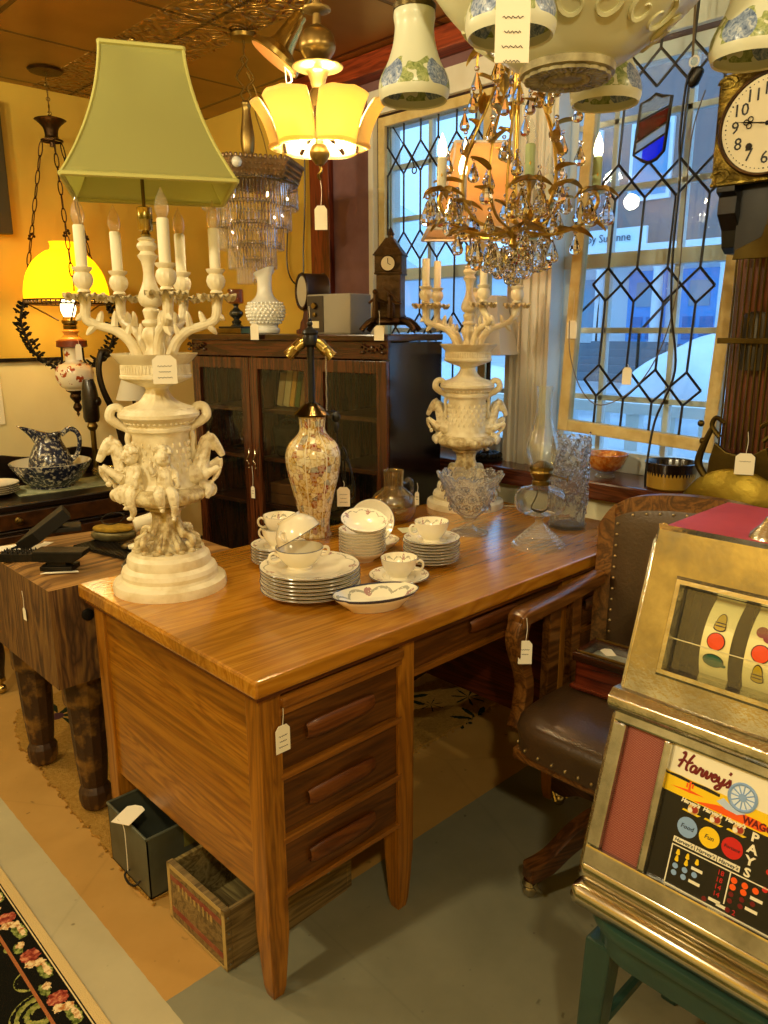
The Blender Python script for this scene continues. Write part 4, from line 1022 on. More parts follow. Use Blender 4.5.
for x in (.035, .965):
    b = MB(); rnd = random.Random(2)
    for s in (-1, 1):
        for k in range(3):
            q = [(x + s * (.008 + .016 * k) + .010 * math.cos(t) * (1 - t / 9) * s, -.006, 1.322 + .012 * math.sin(t) * (1 - t / 9) + .006 * (k - 1)) for t in [.5 * j for j in range(11)]]
            b.tube(q, lerpr([.006, .0045, .0015], 11), 6)
        b.ball((x + s * .045, -.004, 1.312), (.014, .005, .006), 8, 5)
    b.ball((x, -.006, 1.325), (.010, .006, .012), 8, 6); b.build('carved_scroll', MAHO, K)
price_tag(kp(.352, -.02, .845), 'white price tag hanging from the door pull of the bookcase', (.020, .05), -1.35, .085, 2)
# inside: leaning books, dark glass basket, candlestick, flat books
rnd = random.Random(4)
BK = [('#cdb488', 'tan'), ('#e2d2a4', 'cream'), ('#d3a24a', 'mustard'), ('#5e6b34', 'olive green'), ('#8c6a3a', 'brown')]
xx = .368
for k, (cl, nm) in enumerate(BK):
    w = .030 if k < 2 else .022; h = .150 + .012 * ((k * 7) % 3)
    bk = thing('book', '%s book leaning on the upper shelf behind the middle bookcase door' % nm, 'book', kp(xx, .12, 1.077), KR, 'books on the upper bookcase shelf')
    M = Euler((0, .20, 0)).to_matrix().to_4x4()
    MB().lo((0, 0, .009), (w, .11, h), M).build('cover', mat('book ' + nm, cl, .7), bk, smooth=0, bevel=.002)
    MB().lo((.003, .004, .013), (w - .003, .112, h + .0005), M).build('pages', mat('book pages', '#e6d8b0', .9), bk, smooth=0)
    xx += w + .006
bs = thing('glass_basket', 'dark pressed glass basket on the middle shelf of the bookcase', 'basket', kp(.445, .12, .879), KR)
MB().lathe([(.05, 0), (.058, .01), (.066, .06), (.074, .12), (.07, .122), (.06, .06), (.05, .01)], 40, rad=lambda a, z: 1 + .04 * abs(math.cos(10 * a))).build('bowl', glass('smoky glass', '#8a8a84', .05, 1.5, bump=.6, bscale=60, kind='vor', strength=1.6), bs)
MB().tube(bez([(-.07, 0, .115), (-.05, 0, .14), (0, 0, .152), (.05, 0, .14), (.07, 0, .115)], 5), .005, 6).build('handle', IRON, bs)
cs = thing('candlestick', 'dark turned candlestick behind the left glass door of the bookcase', 'candlestick', kp(.13, .15, .879), KR)
MB().lathe(smoothprof([(.045, 0), (.045, .01), (.02, .02), (.012, .04), (.016, .06), (.009, .08), (.012, .12), (.022, .135), (.014, .15), (.018, .158)], 4), 20).build('stem', BRONZE, cs)
for k in range(2):
    bk = thing('book', '%s thick brown book lying flat low behind the middle bookcase door' % ('lower', 'upper')[k], 'book', kp(.375, .06, .679 + k * .045), KR, 'flat brown books')
    MB().lo((0, 0, 0), (.24, .16, .044)).build('cover', mat('brown leather book', '#5e3a1e', .6), bk, smooth=0, bevel=.004); MB().lo((.006, .008, .006), (.241, .161, .038)).build('pages', mat('book pages', '#e6d8b0', .9), bk, smooth=0)
tag(MB().lo((0, 0, 0), (.11, .002, .075), Euler((-.2, 0, 0)).to_matrix().to_4x4()).build('paper_card', mat('faded card', '#a89a70', .8), smooth=0, loc=kp(.53, .24, .995), rot=(0, .12, KR)), 'faded card leaning above the dark glass basket in the bookcase', 'card')
bpy.data.objects['paper_card'].location = kp(.40, .26, .897)
# on top: banded glass candle lamp
cl = thing('candle_lamp', 'amber glass candle lamp on a dark turned stem, on the bookcase', 'lamp', kp(.10, .17), KR)
MB().lo((-.075, -.05, 0), (.075, .05, .022)).build('base', BRASS, cl, smooth=0, bevel=.003); MB().lo((-.068, -.044, .022), (.068, .044, .03)).build('plinth', BLACK, cl, smooth=0, bevel=.002)
MB().lathe(smoothprof([(.03, .03), (.018, .04), (.022, .05), (.012, .06), (.028, .075), (.030, .09), (.018, .10), (.010, .11), (.014, .12), (.030, .125)], 3), 24).build('stem', mat('dark onyx', '#2a2a22', .2, coat=.5), cl)
MB().lathe([(.030, .125), (.034, .13), (.034, .178), (.031, .184), (.028, .178), (.028, .13)], 28).build('glass', glass('amber cylinder glass', '#d8b45a', .1, 1.5, strength=1.4), cl)
# hobnail vase with fluted lip
hv = thing('hobnail_vase', 'white milk glass hobnail vase with ruffled lip on the bookcase', 'vase', kp(.325, .12), KR)
MILK = mat('milk glass', '#efece0', .2, coat=.4)
pv = smoothprof([(.045, 0), (.055, .004), (.056, .020), (.048, .030), (.062, .05), (.076, .075), (.076, .10), (.060, .125), (.040, .145), (.031, .165), (.029, .20), (.034, .225), (.046, .240)], 4)
b = MB(); b.lathe(pv + [(.042, .238), (.030, .22)], 60, rad=lambda a, z: 1 + (.16 * math.cos(4 * a) * max(0, (z - .215) / .03) if z > .215 else 0))
b.v = [(x, y, z + (.022 * math.cos(math.atan2(y, x)) * max(0, (z - .21) / .03) if z > .21 else 0)) for x, y, z in b.v]
b.build('body', MILK, hv)
b = MB()
for j in range(7):
    z = .045 + j * .0125; t = (z - .0875) / .045; r = .0765 * math.sqrt(max(.1, 1 - .42 * t * t)) + .0005
    n = 26
    for k in range(n):
        a = 2 * PI * (k + .5 * (j % 2)) / n; b.ball((r * math.cos(a), r * math.sin(a), z), .0062, 7, 5)
b.build('hobnails', MILK, hv)
price_tag(kp(.41, -.03, 1.435), 'white price tag hanging from the milk glass vase over the bookcase edge', (.044, .062), KR, .02, 0)
# drum clock on wooden stand
ck = thing('drum_clock', 'round dark drum shaped clock on a carved wooden stand on the bookcase', 'clock', kp(.492, .225), KR)
b = MB(); b.prism([(-.065, 0), (.065, 0), (.065, .014), (.045, .02), (.040, .045), (.028, .06), (.022, .085), (.030, .10), (-.030, .10), (-.022, .085), (-.028, .06), (-.040, .045), (-.045, .02), (-.065, .014)], -.035, .035, Euler((PI/2, 0, 0)).to_matrix().to_4x4())
b.build('stand', wood('carved stand wood', '#7a3c1a', '#5e2b10', '#3c1a08', 2, rough=.35), ck, smooth=0, bevel=.003)
M = Matrix.Translation((0, 0, .165)) @ Euler((0, 0, 1.08)).to_matrix().to_4x4() @ Euler((0, -PI/2, 0)).to_matrix().to_4x4()
MB().lathe([(.001, -.050), (.070, -.050), (.074, -.046), (.070, -.040), (.070, .040), (.074, .046), (.070, .052), (.062, .050), (.060, .044), (.001, .044)], 40, M).build('drum', mat('dark leather drum', '#2c1a10', .4, .2), ck)
MB().lathe([(.001, .045), (.060, .045), (.060, .046), (.001, .0465)], 36, M).build('dial', mat('dull dial', '#b7a98a', .5), ck)
# grey radio
rd = thing('table_radio', 'grey box shaped table radio with dark front panel on the bookcase', 'radio', kp(.570, .10), KR)
MB().lo((0, 0, 0), (.215, .13, .148)).build('case', mat('grey radio case', '#8f8571', .6, bump=.1, bscale=200), rd, smooth=0, bevel=.006)
MB().lo((.006, -.004, .006), (.085, .002, .142)).build('front_panel', mat('dark bakelite', '#33281c', .4), rd, smooth=0, bevel=.002)
b = MB(); b.lathe([(.012, 0), (.012, .008), (.010, .012), (.001, .012)], 20, Matrix.Translation((.045, -.004, .105)) @ Euler((PI/2, 0, 0)).to_matrix().to_4x4()); b.lathe([(.008, 0), (.008, .008), (.001, .009)], 16, Matrix.Translation((.045, -.004, .072)) @ Euler((PI/2, 0, 0)).to_matrix().to_4x4()); b.build('knobs', BRASS, rd)
MB().lo((.028, -.006, .022), (.064, -.003, .048)).build('dial_card', mat('cream dial card', '#d8c79a', .6), rd, smooth=0)
price_tag(kp(.70, -.035, 1.475), 'small cream price tag on a long string in front of the grey radio', (.024, .042), KR, .105, 0)
# church tower clock
tw = thing('tower_clock', 'bronze clock shaped like a church tower with figures, at the window end of the bookcase', 'clock', kp(.925, .165, 1.3865), KR + .42)
tz = mat('bronze tower', '#564022', .5, .6, '#2c2010', 24, bump=.5, bscale=60)
b = MB(); b.lo((-.045, -.045, .03), (.045, .045, .20)); b.lo((-.052, -.052, .198), (.052, .052, .206)); b.lo((-.050, -.050, .206), (.050, .050, .265)); b.build('tower', tz, tw, smooth=0, bevel=.003)
b = MB(); b.add([(-.056, -.056, .264), (.056, -.056, .264), (.056, .056, .264), (-.056, .056, .264), (-.012, -.03, .325), (.012, -.03, .325), (.012, .03, .325), (-.012, .03, .325)], [(3, 2, 1, 0), (4, 5, 6, 7), (0, 1, 5, 4), (1, 2, 6, 5), (2, 3, 7, 6), (3, 0, 4, 7)])
b.lathe([(.011, .32), (.011, .335), (.015, .337), (.001, .365)], 8); b.build('roof', tz, tw, smooth=0)
M = Matrix.Translation((0, -.050, .235)) @ Euler((PI/2, 0, 0)).to_matrix().to_4x4()
MB().lathe([(.001, 0), (.026, 0), (.026, .003), (.001, .004)], 28, M).build('dial', mat('white enamel dial', '#eee6d0', .3), tw)
b = MB(); b.tube([(0, -.0545, .235), (0, -.0545, .253)], .0012, 5); b.tube([(0, -.0545, .235), (.010, -.0545, .230)], .0012, 5); b.torus((0, -.0525, .235), .027, .0025, 28, 6, rot=(PI/2, 0, 0)); b.build('hands_and_bezel', BRONZE, tw)
b = MB(); rnd = random.Random(9)
for s in (-1, 1):
    for ang in (.5, -.5):
        b.tube(bez([(s * .03, ang * .06, .035), (s * .06, ang * .09, .035), (s * .085, ang * .11, .018), (s * .098, ang * .12, .0)], 4), lerpr([.016, .013, .010, .011], 13), 7)
b.lathe(smoothprof([(.06, .02), (.07, .03), (.062, .045), (.048, .05)], 3), 16); b.build('scroll_base', BRONZE, tw)
b = MB()
for (x, y, h) in ((-.045, -.06, .085), (.012, -.07, .075)):
    b.tube([(x, y, .045), (x + .003, y, .045 + h * .5), (x, y, .045 + h)], lerpr([.012, .014, .008], 3), 8); b.ball((x, y - .003, .052 + h), .010, 8, 6)
    b.tube([(x, y, .04 + h * .9), (x + .025, y - .012, .045 + h * .7), (x + .045, y - .015, .045 + h * .65)], [.006, .005, .003], 6); b.tube([(x, y, .04 + h * .9), (x - .022, y - .010, .045 + h * .6)], [.006, .004], 6)
b.tube([(-.01, -.078, .15), (.055, -.09, .10)], .0035, 6); b.build('figures', BRONZE, tw)
price_tag(kp(1.015, -.03, 1.455), 'round-cornered cream price tag hanging from the church tower clock', (.042, .05), KR, .05, 0)
# hanging wire in the corner behind
w = MB(); w.tube(bez([(1.79, 2.25, 2.25), (1.80, 2.22, 2.0), (1.80, 2.24, 1.72), (1.79, 2.17, 1.62), (1.79, 2.10, 1.64), (1.80, 2.10, 1.80), (1.80, 2.08, 2.0), (1.80, 2.07, 2.30)], 6), .004, 6)
tag(w.build('hanging_cable', BLACK), 'black cable looping down the yellow wall behind the waterfall chandelier', 'cable')
# ------------------------------------------------------------------ hanging lights
def crystal_drop(L=.062, w=.019):
    b = MB(); b.lathe([(.0005, 0), (w * .55, -L * .02 + .0), (w * .30, 0.0)], 8)
    b = MB(); b.lathe([(.0008, 0), (w * .25, -L * .10), (w * .48, -L * .30), (w * .85, -L * .58), (w, -L * .74), (w * .82, -L * .90), (w * .4, -L * .98), (.0005, -L)], 8)
    b.ball((0, 0, .008), (.0075, .0075, .0065), 8, 5); return b
LIT = glow('candle filament glow', '#ffd9a0', 30.0)
# --- slip shade chandelier
A = Vector((.684, .609, 0)); AR = -.767
S = thing('slip_shade_chandelier', 'brass chandelier with six glowing yellow slip shades', 'chandelier', (A.x, A.y, 1.85), AR)
SAT = mat('satin gold metal', '#ae9458', .36, .9, '#7c6636', 10)
z0 = 1.85
def zz(z): return z - z0
MB().lathe([(.001, -.030), (.012, -.028), (.016, -.022)] + smoothprof([(.020, -.018), (.028, 0), (.020, .020)], 5) + [(.012, .024), (.010, .05)], 32).build('bottom_ball', SAT, S)
MB().lathe([(.022, .04), (.024, .045), (.024, .145), (.018, .155)], 24).build('stem_sleeve', mat('dark brass sleeve', '#5a4620', .35, .9), S)
MB().lathe(smoothprof([(.014, .150), (.018, .165), (.024, .185), (.034, .198), (.062, .204), (.063, .210), (.030, .212), (.016, .214)], 3), 40).build('flared_collar', SAT, S)
MB().lathe([(.014, .212), (.020, .216)] + smoothprof([(.028, .222), (.045, .245), (.047, .262), (.040, .285), (.020, .300)], 5) + [(.012, .305), (.010, .335)], 36).build('top_ball', SAT, S)
MB().lathe([(.012, .330), (.036, .338), (.037, .342), (.012, .348), (.011, .42), (.02, .43), (.02, .44), (.011, .45), (.010, ZC - z0 - .03), (.055, ZC - z0 - .028), (.06, ZC - z0 - .002)], 32).build('ceiling_rod', SAT, S)
SLIP = None
def slip_mat(name, lit):
    t = NT(name); v = t.coord()
    d = t.n('BsdfDiffuse'); d.inputs['Color'].default_value = lin('#f0e4b8'); tr = t.n('BsdfTranslucent'); tr.inputs['Color'].default_value = lin('#ffdf80')
    m = t.n('MixShader'); m.inputs[0].default_value = .6; t.l(d.outputs[0], m.inputs[1]); t.l(tr.outputs[0], m.inputs[2])
    o = m.outputs[0]
    if lit:
        e = t.n('Emission'); e.inputs['Color'].default_value = lin('#ffcf50'); e.inputs['Strength'].default_value = lit
        a = t.n('AddShader'); t.l(o, a.inputs[0]); t.l(e.outputs[0], a.inputs[1]); o = a.outputs[0]
    t.l(o, t.out.inputs['Surface']); return t.m
SLL = slip_mat('lit slip shade glass', .3); SLU = slip_mat('unlit slip shade glass', 0)
for k in range(6):
    a = -PI / 2 + PI / 6 + k * PI / 3                          # local -y faces the camera
    lit = k in (0, 5, 2, 3)
    M = Matrix.Rotation(a + PI / 2, 4, 'Z')
    b = MB(); q = bez([(0, -.022, .06), (0, -.06, .045), (0, -.10, .03), (0, -.118, .02)], 5); b.tube(q, .006, 8, M=M)
    tr_ = MB()
    tr_.grid(lambda u, v: ((2 * u - 1) * .053, -.098 - .026 * (1 - (2 * u - 1) ** 2) - .012 * v, .012 + .006 * v), 12, 2, M); tr_.grid(lambda u, v: ((2 * u - 1) * .053, -.098 - .026 * (1 - (2 * u - 1) ** 2) - .012 * v, .008 + .006 * v), 12, 2, M)
    for s in (-1, 1): b.tube([(s * .053, -.098, .012), (s * .057, -.102, .05), (s * .060, -.108, .085)], .0025, 6, M=M)
    arm = b.build('arm', BRONZE, S); tr_.build('shade_tray', SLL if lit else SLU, arm)
    def fn(u, v):
        x = 2 * u - 1; w = .058 + .011 * v ** 1.3; r = .100 + .020 * v + .030 * v ** 2.5
        sc = 1 - .025 * abs(math.cos(u * PI * 2.5)) * v
        y = -(r + .030 * (1 - x * x)); z = .012 + .112 * v * sc - .006 * x ** 6 * v
        return (x * w, y, z)
    b = MB(); b.grid(fn, 28, 14, M); o = b.build('slip_shade', SLL if lit else SLU, arm, smooth=60); so = o.modifiers.new('t', 'SOLIDIFY'); so.thickness = .004
    MB().lathe(smoothprof([(.010, .0), (.018, .02), (.020, .035), (.012, .05), (.001, .054)], 3), 16, M @ Matrix.Translation((0, -.085, .028))).build('bulb', glow('slip bulb glow', '#ffe2a0', 60) if lit else MILK, arm)
    if lit: lamp('slip_shade_light', A + Matrix.Rotation(AR, 3, 'Z') @ (M.to_3x3() @ Vector((0, -.095, 0))) + Vector((0, 0, z0 + .072)), 20, (1, .78, .40), .02)
MB().tube(bez([(0, 0, -.03), (.004, -.006, -.045), (-.004, -.006, -.055), (0, 0, -.065)], 5), .004, 6).build('hook', BRASS, S)
price_tag((A.x, A.y, 1.785), 'cream price tag hanging below the yellow slip shade chandelier', (.034, .062), -.767, .065, 0)
# --- brass reflector lamp behind it
q = Vector((.53, .78, 2.15))
S = thing('reflector_lamp', 'brass cone reflector lamp tilted beside the slip shade chandelier', 'lamp', (.684, .713, 2.108), -.767)
M = Matrix.Translation((-.03, 0, .02)) @ Euler((0, -.62 + PI, 0)).to_matrix().to_4x4()
pq = [(.016, -.095), (.019, -.09), (.019, -.075), (.022, -.070), (.030, -.015), (.036, .0), (.066, .018), (.072, .022), (.073, .034), (.070, .036)]
MB().lathe(pq, 40, Matrix.Translation((-.03, 0, .02)) @ Euler((0, PI + .62, 0)).to_matrix().to_4x4(), cap=(1, 0)).build('reflector', BRASSB, S)
M = Matrix.Translation((-.03, 0, .02)) @ Euler((0, PI + .62, 0)).to_matrix().to_4x4()
MB().lathe([(.069, .036), (.060, .022), (.034, .006), (.014, -.01), (.001, -.01)], 40, M).build('reflector_lining', mat('copper lining', '#d89a60', .35, .8), S)
e = M @ Vector((0, 0, -.095))
MB().tube(bez([tuple(e), (e.x + .03, 0, e.z + .05), (e.x + .05, 0, e.z + .12), (e.x + .05, 0, ZC - 2.10)], 5), .006, 8).build('stem', BRASS, S)
MB().tube(bez([(-.035, 0, .02), (-.022, -.01, -.03), (-.018, -.01, -.07), (-.022, -.01, -.10)], 5), .0018, 5).build('wire', STRING, S)
MB().tube(bez([(-.02, -.01, -.03), (-.008, -.012, -.045), (-.004, -.012, -.065), (-.018, -.01, -.072)], 5), .0028, 6).build('wire_end', STRING, S)
MB().lo((-.045, -.012, -.085), (-.025, -.010, -.075)).build('wire_tag', mat('yellow tape', '#e8c020', .6), S, smooth=0)
# --- waterfall chandelier
W = Vector((1.24, 1.74, 0)); WZ = 1.60
S = thing('waterfall_chandelier', 'tiered waterfall chandelier of glass prisms under a pierced brass crown', 'chandelier', (W.x, W.y, WZ), -.767 + .35)
b = MB(); b.lathe([(.196, .375), (.206, .376), (.232, .445), (.228, .446), (.20, .382), (.196, .380)], 6, cap=(0, 0))
for k in range(6):
    a0, a1 = k * PI / 3, (k + 1) * PI / 3
    for j in range(12):
        t = (j + .5) / 12; p = Vector((math.cos(a0), math.sin(a0), 0)) * (1 - t) + Vector((math.cos(a1), math.sin(a1), 0)) * t
        b.ball(p * .231 + Vector((0, 0, .447)), (.008, .008, .010), 8, 5)
        for i in range(3): b.ball(p * (.210 + .007 * i) + Vector((0, 0, .388 + .018 * i)), .006, 6, 5)
b.build('crown', mat('silvery brass crown', '#9c8468', .4, .85, '#6a5228', 8), S)
b = MB()
for r, z in ((.195, .372), (.165, .290), (.132, .212), (.098, .136), (.064, .075)): b.torus((0, 0, z), r, .003, 40, 6)
for k in range(6):
    a = k * PI / 3; b.tube([(.2 * math.cos(a), .2 * math.sin(a), .378), (.064 * math.cos(a), .064 * math.sin(a), .075)], .002, 5); b.tube([(0, 0, .43), (.2 * math.cos(a), .2 * math.sin(a), .378)], .003, 5)
b.build('ring_frame', BRASS, S)
b = MB(); b.lathe(smoothprof([(.030, .42), (.040, .432), (.022, .45), (.016, .47), (.026, .51), (.028, .56), (.020, .62), (.016, .66), (.022, .68), (.014, .69)], 4), 28); b.build('column', SAT, S)
b = MB()
for s in (-1, 1): b.tube(bez([(0, 0, .685), (s * .020, 0, .71), (s * .008, 0, .74), (s * .034, 0, .775), (s * .006, 0, .82), (s * .012, 0, .84), (0, 0, .855)], 5), .004, 6)
b.tube([(0, 0, .85), (0, 0, ZC - WZ - .01)], .004, 6); b.lathe([(.001, ZC - WZ - .02), (.05, ZC - WZ - .015), (.055, ZC - WZ - .002)], 20); b.tube(bez([(.01, .01, .80), (.05, .02, .72), (.04, .02, .66), (.07, .02, .56), (.09, .02, .47)], 5), .003, 5)
b.build('hanger', BRASS, S)
ps = MB(); ps.lathe([(.0005, -.092), (.0052, -.088), (.0064, -.070), (.0042, -.012), (.0038, -.004), (.0005, 0)], 5); ps.ball((0, 0, .010), (.0078, .0078, .009), 7, 5)
pm_ = ps.mesh('prism_drop', CRYST, smooth=20)
rest = MB(); cnt = 0; allp = []
for r, z in ((.195, .366), (.165, .284), (.132, .206), (.098, .130), (.064, .070)):
    n = int(2 * PI * r / .0135)
    for k in range(n):
        a = 2 * PI * k / n; allp.append((math.sin(a + .35), r * math.cos(a), r * math.sin(a), z, a))
near = sorted(allp, key=lambda p: p[2])[:100]
for p in allp:
    if p in near:
        o = bpy.data.objects.new('prism_drop', pm_); COL.objects.link(o); o.parent = S; o.location = p[1:4]; o.rotation_euler = (0, 0, p[4])
    else: rest.add(ps.v, ps.f, Matrix.Translation(p[1:4]))
o = rest.build('far_prisms', CRYF, S, smooth=20); o['kind'] = 'stuff'
b = MB(); b.ball((-.09, -.235, .415), .020, 18, 12); b.build('globe_bulb', MILK, S)
MB().tube([(-.09, -.215, .415), (-.06, -.12, .42), (0, 0, .43)], .005, 6).build('bulb_arm', BRASS, S)
# --- hanging oil lamp with yellow shade
HX, HY, HZ = .835, 2.71, 1.05
S = thing('hanging_oil_lamp', 'hanging oil lamp with glowing yellow dome shade and iron scrolls near the back wall', 'hanging lamp', (HX, HY, HZ), -.2)
MB().lathe([(.001, ZC - HZ - .012), (.07, ZC - HZ - .010), (.078, ZC - HZ - .002)], 32).build('ceiling_plate', BRONZE, S)
b = MB(); b.tube([(0, 0, ZC - HZ - .01), (0, 0, 1.30)], .003, 6)
for k in range(5): b.torus((0, 0, 1.42 - k * .03), .008, .0025, 12, 5, rot=(PI/2, 0, k * PI / 2))
b.build('hanging_chain', BRASS, S)
MB().lathe(smoothprof([(.010, 1.29), (.066, 1.275), (.062, 1.268), (.035, 1.24), (.028, 1.205), (.030, 1.20), (.010, 1.20)], 3), 32).build('smoke_bell', BRONZE, S)
b = MB(); b.torus((0, 0, 1.185), .045, .005, 24, 6); b.tube([(0, 0, 1.21), (0, 0, 1.16)], .012, 8)
for k in range(3):
    a = k * 2 * PI / 3 + .5; b.tube([(0, 0, 1.185), (.05 * math.cos(a), .05 * math.sin(a), 1.185)], .005, 6)
b.build('chain_ring', BRONZE, S)
for k in range(3):
    a = k * 2 * PI / 3 + .5; ca, sa = math.cos(a), math.sin(a); b = MB()
    p0 = Vector((.05 * ca, .05 * sa, 1.18)); p1 = Vector((.195 * ca, .195 * sa, .52))
    n = 11; dvec = (p1 - p0)
    for j in range(n):
        c = p0 + dvec * ((j + .5) / n); L = dvec.length / n * .56
        T = Matrix.Translation(c) @ dvec.to_track_quat('Z', 'X').to_matrix().to_4x4() @ Matrix.Rotation(j * PI / 2, 4, 'Z')
        b.tube([(.009 * math.cos(2 * PI * i / 12), 0, L * math.sin(2 * PI * i / 12)) for i in range(12)], .0028, 5, True, T)
    c = p0 + dvec * .62
    for i in range(5): b.ball(c + Vector((.012 * math.cos(i * 1.3), .012 * math.sin(i * 1.3), .012 * math.sin(i * 2.1))), .007, 6, 5)
    b.build('chain', BRONZE, S)
YSH = glow('yellow lamp glass', '#ffcc00', .95, '#ffd850')
pd = smoothprof([(.192, .485), (.19, .53), (.172, .60), (.135, .66), (.085, .70), (.060, .71), (.055, .73), (.06, .745)], 5)
MB().lathe(pd + [(r - .004, z - .001) for r, z in reversed(pd)], 56, cap=(0, 0)).build('dome_shade', YSH, S)
b = MB(); b.torus((0, 0, .480), .195, .004, 56, 6); b.torus((0, 0, .462), .195, .004, 56, 6)
for k in range(56): a = 2 * PI * k / 56; b.tube([(.195 * math.cos(a), .195 * math.sin(a), .462), (.195 * math.cos(a), .195 * math.sin(a), .482)], .0035, 5)
for k in range(3): a = k * 2 * PI / 3 + .5; b.tube([(.195 * math.cos(a), .195 * math.sin(a), .465), (.05 * math.cos(a), .05 * math.sin(a), .385)], .004, 5)
b.build('shade_ring', BRONZE, S)
MB().lathe(smoothprof([(.022, .40), (.034, .43), (.034, .46), (.024, .52), (.022, .60)], 4), 24).build('chimney', glow('white hot chimney', '#fff2c0', 6), S)
MB().lathe([(.030, .345), (.032, .36), (.028, .366), (.036, .372), (.036, .386), (.024, .40), (.022, .405)], 28).build('burner', BRASS, S)
MB().lathe(smoothprof([(.028, .345), (.040, .335), (.030, .318), (.05, .30), (.052, .295)], 3), 28).build('neck', mat('amber ceramic', '#c48a3a', .3), S)
MB().lathe([(.05, .298), (.071, .290), (.072, .262), (.052, .256)], 36).build('brown_band', mat('red brown glaze', '#6a2c14', .3), S)
def dflt():
    t = NT('painted flower ceramic'); v = t.coord(); vo = t.n('TexVoronoi'); vo.inputs['Scale'].default_value = 22; t.l(v, vo.inputs['Vector'])
    n = t.noise(v, 60, 3); k = t.math('MULTIPLY', t.math('LESS_THAN', vo.outputs['Distance'], .42), t.math('GREATER_THAN', n, .5))
    c = t.mix(k, '#f0e2c4', '#a4481e'); t.bsdf(c, .25, 0, None, coat=.3); return t.m
MB().lathe(smoothprof([(.045, .258), (.038, .22), (.04, .19), (.07, .178), (.088, .15), (.088, .11), (.070, .075), (.05, .06), (.045, .052)], 4), 40).build('font', dflt(), S)
MB().lathe([(.045, .054), (.048, .05), (.03, .04)] + smoothprof([(.026, .036), (.032, .02), (.018, .0), (.012, -.01)], 3) + [(.018, -.02), (.022, -.032), (.016, -.045), (.006, -.055), (.008, -.065), (.001, -.078)], 24).build('drop_finial', BRONZE, S)
for s in (-1, 1):
    b = MB(); rnd = random.Random(3)
    spine = bez([(s * .195, 0, .47), (s * .215, 0, .38), (s * .19, 0, .28), (s * .15, 0, .21), (s * .07, 0, .155)], 8); b.tube(spine, .006, 6)
    for j in range(1, len(spine) - 1, 2):
        p = spine[j]
        for sg in (-1, 1):
            q3 = rnd.uniform(.6, 1.7); pts = [(p.x + sg * q3 * (.004 + .017 * math.sin(t) * (1 - .1 * t)) * 1.3, .006 * math.sin(3 * t), p.z + q3 * .017 * (1 - math.cos(t + q3)) * (1 - .1 * t) - .014) for t in [.7 * i for i in range(8)]]
            b.tube(pts, lerpr([.0055, .0045, .002], 8), 5); b.ball((p.x + sg * .020, 0, p.z + .006), .0065, 6, 5)
    b.tube([(s * .07, 0, .155), (s * .05, 0, .20), (s * .048, 0, .27)], .005, 6); b.build('scroll_arm', IRON, S)
lamp('oil_lamp_light', (HX, HY, HZ + .50), 10, (1, .72, .26), .05)
price_tag((HX + .0, HY - .075, 1.345), 'narrow cream price tag on the font of the hanging oil lamp', (.028, .075), -.3, .02, 0)
# --- gilt leaf chandelier
LX, LY, LZ = .96, .17, 1.64
S = thing('leaf_chandelier', 'gilt leaf chandelier with five candles and many crystal drops', 'chandelier', (LX, LY, LZ), -.767)
GREENC = mat('pale green candle', '#aebf8c', .5)
rnd = random.Random(11)
def leaf(par, p, d, L=.07, w=.018, curl=.5, up=Vector((0, 0, 1))):
    d = Vector(d).normalized(); sd = d.cross(up); sd = sd.normalized() if sd.length > .05 else Vector((1, 0, 0)); nn = sd.cross(d)
    def fn(u, v):
        ww = w * math.sin(PI * min(v * .95 + .05, 1)) ** .8 * (1 - .25 * v); x = (2 * u - 1)
        return tuple(Vector(p) + d * (L * v) + sd * (ww * x) + nn * (.35 * ww * abs(x) - curl * L * v * v * .6 + .004 * x * x))
    b = MB(); b.grid(fn, 4, 8); b.grid(lambda u, v: tuple(Vector(fn(u, v)) + nn * .0012), 4, 8); b.build('leaf', GILT, par)
ca5 = [math.radians(x) for x in (-90, -18, 54, 126, 198)]
MB().lathe(smoothprof([(.003, -.045), (.012, -.035), (.008, -.02), (.022, -.005), (.020, .01), (.010, .025), (.0065, .05), (.0065, .42), (.012, .44), (.004, .46)], 3), 20).build('stem', GILT, S)
MB().tube([(0, 0, .45), (0, 0, ZC - LZ - .004)], .0035, 6).build('chain', BRASS, S)
MB().lathe([(.001, ZC - LZ - .03), (.045, ZC - LZ - .02), (.055, ZC - LZ - .002)], 24).build('ceiling_cup', BRASS, S)
drops = []
